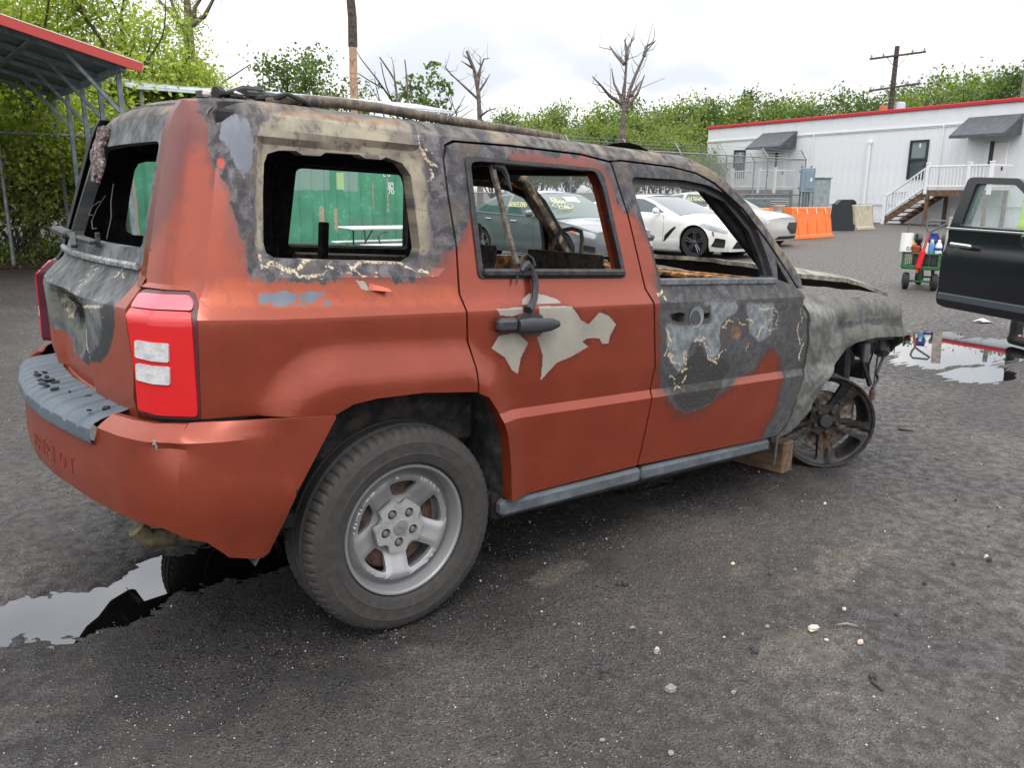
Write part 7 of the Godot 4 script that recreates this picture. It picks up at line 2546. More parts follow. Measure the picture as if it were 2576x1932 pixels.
	for x in [0.03, 6.03]:
		mb2 = MB.new()
		mb2.box(Vector3(x, 1.3, -1.22), Vector3(0.04, 2.4, 2.26), Basis.IDENTITY, 0.01)
		part(mb2, "end_wall", mottled("container_end", [rgb(120, 84, 50), rgb(150, 110, 70), rgb(70, 120, 96)], 0.7, 0.7) if x < 1.0 else plain, t)
	# stencilled marks
	var ink := paint("stencil", Color8(226, 232, 228), 0.7)
	mb2 = MB.new()
	for e in [[5.315, 1.47, 0.125, 0.012], [5.315, 1.585, 0.125, 0.012]]: mb2.box(Vector3(e[0], e[1], -0.016), Vector3(e[2], e[3], 0.003))
	for x in [5.258, 5.285, 5.372]: mb2.box(Vector3(x, 1.527, -0.016), Vector3(0.011, 0.11, 0.003))
	part(mb2, "stencil_box", ink, t)
	for e in [["C", 5.33, 1.492, 0.10], ["70", 5.315, 1.375, 0.105], ["L 0", 5.22, 1.735, 0.10]]:
		var tm := TextMesh.new()
		tm.text = e[0]
		tm.font_size = 32
		tm.pixel_size = e[3] / 24.0
		tm.depth = 0.003
		shared(tm, "stencil_lettering", ink, t, Transform3D(Basis.IDENTITY, Vector3(e[1], e[2] + 0.03, -0.015)))

func picnic_table() -> void:
	var t := thing("folding_picnic_table", "white plastic folding picnic table with attached benches on black tube legs", "table", Vector3(6.92, 0, -11.0), deg_to_rad(-8.0))
	var white := mottled("table_white", [rgb(196, 198, 200), rgb(216, 218, 218), rgb(226, 226, 224)], 1.5, 0.6, 0.0, 0.2)
	var tube := paint("table_tube", Color8(60, 64, 66), 0.4, 0.3)
	var mb := MB.new()
	mb.box(Vector3(0, 0.725, 0), Vector3(1.83, 0.045, 0.76), Basis.IDENTITY, 0.018)
	part(mb, "table_top", white, t)
	for z in [-0.62, 0.62]:
		mb = MB.new()
		mb.box(Vector3(0.06 * signf(z) + 0.05, 0.43, z), Vector3(1.83, 0.04, 0.25), Basis.IDENTITY, 0.016)
		part(mb, "bench", white, t)
	for x in [-0.62, 0.62]:
		mb = MB.new()
		for w in [-0.30, 0.30]: mb.tube([Vector3(x, 0.70, w), Vector3(x + 0.02, 0.02, w * 1.25)], 0.016, 8)
		mb.tube([Vector3(x, 0.03, -0.42), Vector3(x, 0.03, 0.42)], 0.016, 8)
		mb.tube([Vector3(x, 0.30, -0.70), Vector3(x, 0.30, 0.70)], 0.016, 8)
		for w in [-0.68, 0.68]: mb.tube([Vector3(x, 0.41, w), Vector3(x, 0.30, w * 0.95)], 0.016, 8)
		part(mb, "leg_frame", tube, t)
		mb = MB.new()
		var sg := signf(x)
		mb.tube([Vector3(x - 0.28 * sg, 0.69, 0.0), Vector3(x - 0.06 * sg, 0.36, 0.0), Vector3(x, 0.30, 0.0)], 0.012, 7)
		mb.tube([Vector3(x - 0.34 * sg, 0.68, 0.62), Vector3(x - 0.20 * sg, 0.66, 0.62), Vector3(x - 0.14 * sg, 0.60, 0.62), Vector3(x - 0.18 * sg, 0.46, 0.62), Vector3(x - 0.2 * sg, 0.30, 0.62)], 0.016, 8)
		part(mb, "folding_brace", tube, t)

func canopy() -> void:
	var t := thing("metal_canopy", "long white ribbed metal canopy roof behind the container", "shelter", Vector3(3.6, 0, -15.3))
	var white := mottled("canopy_white", [rgb(176, 182, 188), rgb(198, 204, 208), rgb(212, 216, 220)], 0.8, 0.5, 0.1, 0.2)
	var post := paint("canopy_post", Color8(120, 126, 130), 0.5, 0.3)
	for k in 9:
		var mb := MB.new()
		var z0 := -0.22 * k
		var y0 := 3.42 + 0.038 * k
		mb.box(Vector3(3.95, y0, z0 - 0.11), Vector3(7.9, 0.03, 0.215), Basis(Vector3.RIGHT, 0.17), 0.004)
		mb.box(Vector3(3.95, y0 + 0.025, z0 - 0.02), Vector3(7.9, 0.035, 0.03), Basis(Vector3.RIGHT, 0.17), 0.004)
		part(mb, "roof_sheet", white, t)
	for x in [0.2, 2.7, 5.2, 7.7]:
		for z in [-0.15, -1.9]:
			var mb := MB.new()
			mb.box(Vector3(x, 1.71 + (0.12 if z < -1.0 else 0.0), z), Vector3(0.07, 3.36 + (0.24 if z < -1.0 else 0.0), 0.07), Basis.IDENTITY, 0.006)
			part(mb, "post", post, t)

func utilities() -> void:
	var grey := mottled("cabinet_grey", [rgb(126, 136, 140), rgb(140, 150, 154), rgb(152, 160, 164)], 0.8, 0.5, 0.1, 0.15)
	var blue := paint("meter_grey", Color8(122, 140, 154), 0.45, 0.2)
	var turn := deg_to_rad(-45.0)
	var t := thing("electrical_cabinet", "tall light grey electrical cabinet against the office", "cabinet", Vector3(32.9, 0, -17.7), turn)
	var mb := MB.new()
	mb.box(Vector3(0, 1.05, 0), Vector3(1.05, 2.1, 0.7), Basis.IDENTITY, 0.015)
	part(mb, "case", grey, t)
	mb = MB.new()
	mb.box(Vector3(0, 2.13, 0.02), Vector3(1.15, 0.05, 0.8), Basis.IDENTITY, 0.01)
	part(mb, "lid", grey, t)
	mb = MB.new()
	mb.box(Vector3(0.10, 1.05, 0.352), Vector3(0.72, 1.9, 0.012), Basis.IDENTITY, 0.004)
	part(mb, "door", grey, t)
	mb = MB.new()
	mb.bar(Vector3(-0.2, 1.6, 0.37), Vector3(-0.2, 0.8, 0.37), 0.03, 0.02, 0.005)
	part(mb, "hinge_bar", paint("steel_grey", Color8(104, 110, 114), 0.4, 0.4), t)
	t = thing("meter_box", "blue-grey electric meter box on two steel posts by the fence corner", "meter box", Vector3(31.0, 0, -17.0), turn)
	mb = MB.new()
	mb.box(Vector3(0, 2.0, 0), Vector3(0.56, 1.02, 0.26), Basis.IDENTITY, 0.02)
	part(mb, "case", blue, t)
	mb = MB.new()
	mb.box(Vector3(0.06, 2.02, 0.14), Vector3(0.34, 0.78, 0.03), Basis.IDENTITY, 0.01)
	var dr := part(mb, "door", blue, t)
	mb = MB.new()
	mb.box(Vector3(0.12, 2.02, 0.158), Vector3(0.07, 0.14, 0.006))
	part(mb, "label_sticker", paint("sticker", Color8(216, 220, 220), 0.6), dr)
	for x in [-0.22, 0.16]:
		mb = MB.new()
		mb.tube([Vector3(x, 0, -0.16), Vector3(x, 2.6, -0.16)], 0.035, 10)
		part(mb, "post", paint("steel_grey", Color8(104, 110, 114), 0.4, 0.4), t)
	mb = MB.new()
	mb.bar(Vector3(-0.36, 2.36, -0.11), Vector3(0.34, 2.36, -0.11), 0.04, 0.05, 0.005)
	mb.bar(Vector3(-0.36, 1.66, -0.11), Vector3(0.34, 1.66, -0.11), 0.04, 0.05, 0.005)
	part(mb, "strut_rail", paint("steel_grey", Color8(104, 110, 114), 0.4, 0.4), t)
	mb = MB.new()
	for x in [-0.12, 0.02]: mb.tube([Vector3(x, 1.5, 0.0), Vector3(x, 0.0, 0.0)], 0.04, 8)
	part(mb, "conduit", paint("steel_grey", Color8(104, 110, 114), 0.4, 0.4), t)
	t = thing("air_conditioner", "low grey air-conditioning unit with louvred end, behind the silver sedan", "air conditioner", Vector3(25.0, 0, -14.9), turn)
	var dark := mottled("unit_grey", [rgb(84, 96, 98), rgb(98, 110, 112), rgb(110, 120, 122)], 0.8, 0.5, 0.1, 0.15)
	mb = MB.new()
	mb.box(Vector3(0, 0.63, 0), Vector3(1.55, 1.26, 0.9), Basis.IDENTITY, 0.02)
	part(mb, "case", dark, t)
	for k in 7:
		mb = MB.new()
		mb.box(Vector3(0.40, 1.15 - 0.07 * k, 0.462), Vector3(0.66, 0.035, 0.03), Basis(Vector3.RIGHT, 0.5), 0.004)
		part(mb, "louvre", paint("louvre", Color8(150, 158, 160), 0.5), t)
	t = thing("stone_urn", "small pale urn in front of the air-conditioning unit", "urn", Vector3(23.9, 0, -13.6))
	mb = MB.new()
	mb.lathe([Vector2(0.0, 0.0), Vector2(0.12, 0.0), Vector2(0.10, 0.5), Vector2(0.11, 0.86), Vector2(0.20, 1.0), Vector2(0.20, 1.05), Vector2(0.0, 1.05)], Transform3D.IDENTITY, 14)
	part(mb, "body", paint("urn", Color8(186, 186, 172), 0.7), t)

func wooden_block() -> void:
	var wood := mottled("block_wood", [rgb(84, 66, 52), rgb(98, 78, 62), rgb(110, 88, 70), rgb(120, 98, 78)], 1.5, 0.85, 0.0, 0.5, 0.02, {"uv1_scale": Vector3(6.0, 6.0, 0.8)})
	var t := thing("wooden_block", "rough wooden beam propping up the SUV's front sill", "wood block", Vector3(2.345, 0.0, 0.43), deg_to_rad(4.0))
	var mb := MB.new()
	mb.box(Vector3(0, 0.084, 0), Vector3(0.10, 0.166, 0.64), Basis.IDENTITY, 0.006)
	part(mb, "beam", wood, t)
	mb = MB.new()
	var g := RandomNumberGenerator.new()
	g.seed = 3
	for k in 4:
		mb.tube([Vector3(-0.085 - 0.01 * k, 0.25, 0.30), Vector3(-0.09 - g.randf() * 0.02, 0.19, 0.305), Vector3(-0.085 - g.randf() * 0.03, 0.12 - 0.02 * k, 0.30)], 0.004, 5)
	part(mb, "frayed_strip", paint("frayed", Color8(88, 96, 92), 0.8), t)

func utility_pole(at: Vector3, high: float, arms: bool, label: String, r: float) -> void:
	var t := thing("utility_pole", label, "utility pole", at, deg_to_rad(-32.0))
	var wood := mottled("pole_wood_dark" if arms else "pole_wood_grey", [rgb(52, 44, 40), rgb(70, 60, 54), rgb(86, 76, 68)] if arms else [rgb(110, 106, 98), rgb(136, 132, 122)], 0.6, 0.9)
	var mb := MB.new()
	mb.tube([Vector3.ZERO, Vector3(0, high, 0)], [r * 1.15, r * 0.8], 12)
	part(mb, "shaft", wood, t)
	if not arms:
		mb = MB.new()
		mb.tube([Vector3(-3.0, high - 1.6, 0.5), Vector3(0, high - 0.9, 0)], 0.02, 5)
		part(mb, "service_cable", paint("cable", Color8(90, 90, 90), 0.7), t)
		return
	for e in [[high - 0.55, 1.75, 0.05], [high - 2.35, 1.6, -0.05]]:
		mb = MB.new()
		mb.bar(Vector3(-e[1], e[0] - 0.25, 0.16), Vector3(e[1], e[0] + 0.25, 0.16), 0.10, 0.12, 0.01)
		var arm := part(mb, "crossarm", wood, t)
		for x in [-1.0, -0.55, 0.55, 1.0]:
			mb = MB.new()
			var p := Vector3(x * e[1] * 0.95, e[0] + 0.25 * x * 0.95 + 0.05, 0.16)
			mb.lathe([Vector2(0.05, 0.0), Vector2(0.07, 0.06), Vector2(0.05, 0.12), Vector2(0.065, 0.16), Vector2(0.0, 0.22)], Transform3D(Basis.IDENTITY, p), 8)
			part(mb, "insulator", paint("insulator", Color8(150, 150, 150), 0.3), arm)
		mb = MB.new()
		mb.bar(Vector3(-0.7, e[0] - 0.1, 0.16), Vector3(0, e[0] - 0.75, 0.1), 0.03, 0.03)
		mb.bar(Vector3(0.7, e[0] + 0.1, 0.16), Vector3(0, e[0] - 0.75, 0.1), 0.03, 0.03)
		part(mb, "brace", paint("pole_steel", Color8(110, 112, 112), 0.5, 0.4), arm)
	mb = MB.new()
	mb.lathe([Vector2(0.0, 0.0), Vector2(0.31, 0.0), Vector2(0.32, 0.05), Vector2(0.32, 1.1), Vector2(0.28, 1.2), Vector2(0.0, 1.24)], Transform3D(Basis.IDENTITY, Vector3(0.52, high - 4.4, 0.1)), 20)
	part(mb, "transformer", paint("transformer", Color8(190, 194, 198), 0.5, 0.2), t)
	mb = MB.new()
	mb.lathe([Vector2(0.0, 0.0), Vector2(0.24, 0.0), Vector2(0.24, 1.0), Vector2(0.2, 1.1), Vector2(0.0, 1.12)], Transform3D(Basis.IDENTITY, Vector3(-0.52, high - 4.5, 0.1)), 20)
	part(mb, "transformer", paint("transformer_rust", Color8(176, 104, 66), 0.8), t)

# ---------------------------------------------------------------- office building
func build_office() -> void:
	var t := thing("office_building", "white single-storey modular office with red roof trim and black awnings", "building", Vector3(42.77, 0, -31.7), deg_to_rad(-99.65))
	var white := mottled("siding", [rgb(216, 220, 224), rgb(219, 223, 226), rgb(222, 226, 229)], 0.12, 0.55, 0.0, 0.0)
	var trim := paint("white_trim", Color8(222, 224, 226), 0.55)
	var red := paint("red_trim", Color8(186, 30, 50), 0.45)
	var dark := paint("window_frame_dark", Color8(40, 42, 46), 0.5)
	var glass := glass_dark("office_glass", Color8(64, 74, 80))
	var l := 30.0
	var h := 5.45
	var mb := MB.new()
	mb.box(Vector3(l / 2, h / 2, -6.03), Vector3(l, h, 11.9))
	part(mb, "shell", white, t)
	# vertical siding boards, one below and one above the band
	var lo_mesh := MB.new()
	lo_mesh.box(Vector3(0, 1.85, 0), Vector3(0.397, 3.66, 0.04), Basis.IDENTITY, 0.004)
	var up_mesh := MB.new()
	up_mesh.box(Vector3(0, 0.36, 0), Vector3(1.219, 0.70, 0.04), Basis.IDENTITY, 0.004)
	var skirt_mesh := MB.new()
	skirt_mesh.box(Vector3(0, 0.45, 0), Vector3(0.60, 0.90, 0.03), Basis.IDENTITY, 0.006)
	var lm := lo_mesh.mesh()
	var um := up_mesh.mesh()
	var sm := skirt_mesh.mesh()
	for k in 75: shared(lm, "siding_board", white, t, Transform3D(Basis.IDENTITY, Vector3(0.2 + 0.4 * k, 0.96, -0.055)))
	for k in 24: shared(um, "fascia_board", white, t, Transform3D(Basis.IDENTITY, Vector3(0.62 + 1.222 * k, 4.72, -0.055)))
	for k in 49: shared(sm, "skirt_board", white, t, Transform3D(Basis.IDENTITY, Vector3(0.31 + 0.61 * k, 0.0, -0.06)))
	mb = MB.new()
	mb.box(Vector3(l / 2, 4.68, 0.0), Vector3(l, 0.09, 0.05), Basis.IDENTITY, 0.012)
	mb.box(Vector3(l / 2, 4.60, -0.01), Vector3(l, 0.03, 0.03))
	part(mb, "band", trim, t)
	mb = MB.new()
	mb.box(Vector3(l / 2, 0.94, 0.01), Vector3(l, 0.05, 0.05), Basis.IDENTITY, 0.012)
	part(mb, "base_rail", trim, t)
	mb = MB.new()
	mb.box(Vector3(l / 2 - 0.04, 5.52, 0.02), Vector3(l + 0.1, 0.17, 0.10), Basis.IDENTITY, 0.02)
	mb.box(Vector3(-0.02, 5.52, -6.0), Vector3(0.10, 0.17, 12.0), Basis.IDENTITY, 0.02)
	part(mb, "roof_trim", red, t)
	mb = MB.new()
	mb.box(Vector3(l / 2, 5.49, -6.0), Vector3(l - 0.1, 0.06, 11.9))
	part(mb, "roof", paint("flat_roof", Color8(120, 120, 122), 0.9), t)
	for e in [[2.5, 3.45, 2.35, 4.05], [14.62, 15.62, 2.18, 4.05]]:
		mb = MB.new()
		var cx: float = (e[0] + e[1]) / 2
		var cy: float = (e[2] + e[3]) / 2
		var w: float = e[1] - e[0]
		var hh: float = e[3] - e[2]
		mb.box(Vector3(cx - w / 2 + 0.05, cy, 0.0), Vector3(0.10, hh, 0.10), Basis.IDENTITY, 0.01)
		mb.box(Vector3(cx + w / 2 - 0.05, cy, 0.0), Vector3(0.10, hh, 0.10), Basis.IDENTITY, 0.01)
		for y in [-hh / 2 + 0.05, 0.0, hh / 2 - 0.05]: mb.box(Vector3(cx, cy + y, 0.003), Vector3(w - 0.2, 0.09, 0.10), Basis.IDENTITY, 0.01)
		var win := part(mb, "window", dark, t)
		for y in [-0.25, 0.25]:
			mb = MB.new()
			mb.box(Vector3(cx, cy + y * hh, -0.015), Vector3(w - 0.2, hh / 2 - 0.06, 0.02))
			part(mb, "pane", glass, win)
		mb = MB.new()
		mb.box(Vector3(cx, cy + 0.02 + hh * 0.25, -0.0035), Vector3(w - 0.24, hh * 0.44, 0.001))
		part(mb, "blind", paint("blind", Color8(120, 130, 134), 0.6), win)
		mb = MB.new()
		mb.box(Vector3(cx + 0.05, e[3] - 0.26, 0.0), Vector3(0.10, 0.20, 0.006))
		part(mb, "sticker", paint("sticker", Color8(216, 220, 220), 0.6), win)
	for e in [[5.15, 7.35, 5.85], [17.85, 19.95, 18.62]]:
		# entrance: flat door with a narrow pane, awning above
		mb = MB.new()
		mb.box(Vector3(e[2] + 0.35, 2.62, 0.005), Vector3(1.04, 2.24, 0.07), Basis.IDENTITY, 0.01)
		var dr := part(mb, "door", trim, t)
		mb = MB.new()
		mb.box(Vector3(e[2] + 0.16, 3.25, 0.043), Vector3(0.20, 1.10, 0.014), Basis.IDENTITY, 0.004)
		part(mb, "pane", dark, dr)
		mb = MB.new()
		mb.box(Vector3(e[2] + 0.75, 2.6, 0.06), Vector3(0.05, 0.16, 0.08), Basis.IDENTITY, 0.01)
		part(mb, "handle", dark, dr)
		var aw := Node3D.new()
		aw.name = numbered(t, "awning")
		t.add_child(aw)
		var canvas := mottled("awning_canvas", [rgb(66, 68, 74), rgb(76, 78, 84), rgb(84, 86, 92)], 0.5, 0.8, 0.0, 0.2)
		mb = MB.new()
		var a := Vector3(e[0] - 0.35, 4.92, 0.03)
		var b := Vector3(e[1] + 0.05, 4.92, 0.03)
		var c := Vector3(e[1] + 0.05, 4.06, 1.35)
		var d := Vector3(e[0] - 0.35, 4.06, 1.35)
		mb.quad(d, c, b, a)
		mb.quad(d + Vector3(0, -0.12, 0.01), c + Vector3(0, -0.12, 0.01), c, d)
		part(mb, "canvas_top", canvas, aw)
		for s in [[a, d], [b, c]]:
			mb = MB.new()
			var p: Vector3 = s[0]
			var q: Vector3 = s[1]
			mb.tri(p, q, Vector3(p.x, 4.0, 0.03))
			mb.tri(q, q + Vector3(0, -0.12, 0), Vector3(p.x, 4.0, 0.03))
			part(mb, "canvas_side", canvas, aw)
	mb = MB.new()
	mb.box(Vector3(12.31, 2.5, 0.06), Vector3(0.15, 3.2, 0.11), Basis.IDENTITY, 0.02)
	mb.box(Vector3(12.31, 4.06, 0.06), Vector3(0.22, 0.16, 0.14), Basis.IDENTITY, 0.02)
	part(mb, "downspout", trim, t)
	mb = MB.new()
	mb.tube([Vector3(13.95, 1.0, 0.05), Vector3(13.95, 1.42, 0.05), Vector3(14.05, 1.52, 0.05), Vector3(14.75, 1.56, 0.05)], 0.03, 8)
	part(mb, "conduit", paint("conduit", Color8(170, 176, 182), 0.5), t)
	for e in [[8.6, 4.5, 0.05], [16.3, 4.55, 0.05]]:
		mb = MB.new()
		mb.box(Vector3(e[0], 2.8, 0.02), Vector3(0.06, 3.7, 0.04), Basis.IDENTITY, 0.01)
		part(mb, "joint_strip", trim, t)
	stairs(Vector3(0, 0, 0), t.transform, 14.75, 16.85, 19.85, 1.55, 1.65, "white railed wooden stairs and landing at the office door beside the tall window")
	stairs(Vector3(0, 0, 0), t.transform, 2.95, 4.15, 7.5, 1.55, 1.65, "white railed landing at the office door behind the chain-link fence")

func stairs(_o: Vector3, at: Transform3D, x0: float, x1: float, x2: float, deep: float, high: float, label: String) -> void:
	var t := thing("entrance_stairs", label, "stairs", at.origin, at.basis.get_euler().y)
	var wood := mottled("stair_wood", [rgb(86, 66, 52), rgb(104, 82, 64), rgb(120, 96, 76)], 0.8, 0.85)
	var trim := paint("white_trim", Color8(222, 224, 226), 0.55)
	var mb := MB.new()
	mb.box(Vector3((x1 + x2) / 2, high - 0.05, 0.08 + deep / 2), Vector3(x2 - x1, 0.10, deep), Basis.IDENTITY, 0.01)
	mb.box(Vector3((x1 + x2) / 2, high - 0.19, 0.08 + deep - 0.03), Vector3(x2 - x1, 0.18, 0.05), Basis.IDENTITY, 0.005)
	part(mb, "landing", wood, t)
	var n := 8
	for k in n:
		mb = MB.new()
		var x := lerpf(x0, x1, (k + 0.5) / n)
		mb.box(Vector3(x, high * (k + 0.85) / n, 0.08 + deep / 2), Vector3((x1 - x0) / n + 0.04, 0.05, deep), Basis.IDENTITY, 0.008)
		part(mb, "tread", wood, t)
	for z in [0.14, 0.02 + deep]:
		mb = MB.new()
		mb.bar(Vector3(x0 - 0.1, 0.08, z), Vector3(x1 + 0.05, high - 0.12, z), 0.05, 0.30, 0.005)
		part(mb, "stringer", wood, t)
		for x in [x1 + 0.1, x2 - 0.1]:
			mb = MB.new()
			mb.box(Vector3(x, (high - 0.1) / 2, z), Vector3(0.14, high - 0.1, 0.14), Basis.IDENTITY, 0.01)
			part(mb, "support", wood, t)
	# railing on the yard side
	var z := 0.06 + deep
	var runs := [[Vector3(x0, 0.30, z), Vector3(x1, high + 0.06, z)], [Vector3(x1, high + 0.06, z), Vector3(x2, high + 0.06, z)]]
	for r in runs:
		var a: Vector3 = r[0]
		var b: Vector3 = r[1]
		for y in [0.10, 1.0]:
			mb = MB.new()
			mb.bar(a + Vector3(0, y, 0), b + Vector3(0, y, 0), 0.08, 0.07, 0.012)
			part(mb, "rail", trim, t)
		var m := int((b.x - a.x) / 0.16)
		for k in range(1, m):
			var p := a.lerp(b, float(k) / m)
			mb = MB.new()
			mb.bar(p + Vector3(0, 0.10, 0), p + Vector3(0, 1.0, 0), 0.045, 0.045, 0.006)
			part(mb, "baluster", trim, t)
	for p in [Vector3(x0, 0.0, z), Vector3(x1, high - 0.2, z), Vector3((x1 + x2) / 2 + 0.5, high - 0.2, z), Vector3(x2, high - 0.2, z)]:
		mb = MB.new()
		var top := 1.38 if p.y > 0.5 else 1.42
		mb.box(p + Vector3(0, top / 2, 0), Vector3(0.15, top, 0.15), Basis.IDENTITY, 0.012)
		mb.box(p + Vector3(0, top + 0.02, 0), Vector3(0.19, 0.05, 0.19), Basis.IDENTITY, 0.015)
		part(mb, "newel_post", trim, t)
	for y in [0.10, 1.0]:
		mb = MB.new()
		mb.bar(Vector3(x2, high + 0.06 + y, z), Vector3(x2, high + 0.06 + y, 0.1), 0.08, 0.07, 0.012)
		part(mb, "rail", trim, t)

# ---------------------------------------------------------------- carport
func build_carport() -> void:
	var t := thing("carport", "open steel carport with grey posts, diagonal braces and red roof edge", "carport", Vector3(2.05, 0, -9.95))
	var steel := mottled("carport_steel", [rgb(104, 116, 122), rgb(122, 134, 140), rgb(138, 148, 154)], 0.8, 0.5, 0.3, 0.15)
	var sheet := mottled("carport_sheet", [rgb(96, 106, 110), rgb(112, 122, 126), rgb(124, 132, 136)], 0.6, 0.55, 0.2, 0.2)
	var red := paint("carport_red", Color8(176, 62, 58), 0.5)
	var slope := 0.255
	var y_at := func(x: float) -> float: return 3.13 - x * slope
	for k in 5:
		var z := -0.17 - 1.15 * k
		var mb := MB.new()
		mb.box(Vector3(0, 1.56, z), Vector3(0.066, 3.12, 0.066), Basis.IDENTITY, 0.004)
		part(mb, "post", steel, t)
		mb = MB.new()
		mb.bar(Vector3(-0.03, 2.50, z), Vector3(-0.66, y_at.call(-0.66) - 0.06, z), 0.045, 0.05, 0.004)
		part(mb, "brace", steel, t)
		mb = MB.new()
		mb.bar(Vector3(0.10, y_at.call(0.10) - 0.045, z), Vector3(-5.6, y_at.call(-5.6) - 0.045, z), 0.06, 0.07, 0.004)
		part(mb, "rafter", steel, t)
		mb = MB.new()
		mb.box(Vector3(-5.6, (y_at.call(-5.6) - 0.05) / 2, z), Vector3(0.066, y_at.call(-5.6) - 0.05, 0.066), Basis.IDENTITY, 0.004)
		part(mb, "post", steel, t)
	var mb2 := MB.new()
	mb2.bar(Vector3(0.0, 3.07, 0.10), Vector3(0.0, 3.07, -5.4), 0.06, 0.09, 0.004)
	part(mb2, "eave_beam", steel, t)
	for x in [-1.0, -2.4, -3.8]:
		mb2 = MB.new()
		mb2.bar(Vector3(x, y_at.call(x) - 0.01, 0.10), Vector3(x, y_at.call(x) - 0.01, -5.4), 0.09, 0.035, 0.003)
		part(mb2, "purlin", steel, t)
	# ribbed roof sheets side by side
	for k in 7:
		mb2 = MB.new()
		var z0 := 0.14 - 0.80 * k
		mb2.bar(Vector3(0.16, y_at.call(0.16) + 0.03, z0 - 0.40), Vector3(-5.8, y_at.call(-5.8) + 0.03, z0 - 0.40), 0.79, 0.012, 0.0)
		for w in [0.06, 0.26, 0.46, 0.66]: mb2.bar(Vector3(0.16, y_at.call(0.16) + 0.045, z0 - w), Vector3(-5.8, y_at.call(-5.8) + 0.045, z0 - w), 0.04, 0.02, 0.004)
		part(mb2, "roof_sheet", sheet, t)
	mb2 = MB.new()
	mb2.bar(Vector3(0.24, y_at.call(0.24) + 0.005, 0.165), Vector3(-5.9, y_at.call(-5.9) + 0.005, 0.165), 0.035, 0.125, 0.006)
	part(mb2, "roof_edge", red, t)
	mb2 = MB.new()
	mb2.bar(Vector3(0.24, y_at.call(0.24) + 0.075, 0.150), Vector3(-5.9, y_at.call(-5.9) + 0.075, 0.150), 0.07, 0.012, 0.003)
	part(mb2, "edge_cap", paint("edge_cap", Color8(216, 214, 212), 0.5), t)
# ---------------------------------------------------------------- trees
func leaf_material(key: String) -> StandardMaterial3D:
	return paint(key, Color.WHITE, 0.6, 0.0, {"vertex_color_use_as_albedo": true, "backlight_enabled": true, "backlight": Color(0.82, 0.95, 0.30)})

func add_leaf(mb: MB, p: Vector3, size: float, g: RandomNumberGenerator, c: Color) -> void:
	var n := Vector3(g.randfn(), g.randfn() + 0.6, g.randfn()).normalized()
	var u := n.cross(Vector3(g.randfn(), g.randfn(), g.randfn())).normalized()
	var w := n.cross(u)
	mb.tint = c
	var a := p - u * size * 0.5
	var b := p + w * size * 0.36 + n * size * 0.08
	var d := p + u * size * 0.55
	var e := p - w * size * 0.36 + n * size * 0.08
	mb.tri(a, b, d)
	mb.tri(a, d, e)

# grows limbs; returns the points where twigs end
func grow(mb: MB, tips: Array, p: Vector3, d: Vector3, length: float, r: float, level: int, g: RandomNumberGenerator, spread: float, lift: float, kids := 3) -> void:
	var pts := [p]
	var rad := [r]
	var q := p
	var dir := d
	var n := 4 if level > 0 else 3
	for k in n:
		dir = (dir + Vector3(g.randfn(), g.randfn(), g.randfn()) * 0.10 + Vector3(0, lift, 0)).normalized()
		q += dir * length / n
		pts.append(q)
		rad.append(lerpf(r, r * 0.55, (k + 1.0) / n))
	mb.tube(pts, rad, 7 if level > 1 else 5, false)
	if level == 0:
		tips.append_array([pts[2], q])
		return
	if level <= 2: tips.append(q)
	for k in kids:
		var t := g.randf_range(0.45, 1.0) if k > 0 else 1.0
		var at: Vector3 = (pts[int(t * n)] as Vector3)
		var side := dir.cross(Vector3(g.randfn(), g.randfn(), g.randfn())).normalized()
		var nd := (dir + side * spread * g.randf_range(0.7, 1.3)).normalized()
		grow(mb, tips, at, nd, length * g.randf_range(0.55, 0.8), r * (0.58 if k > 0 else 0.56), level - 1, g, spread, lift, kids)

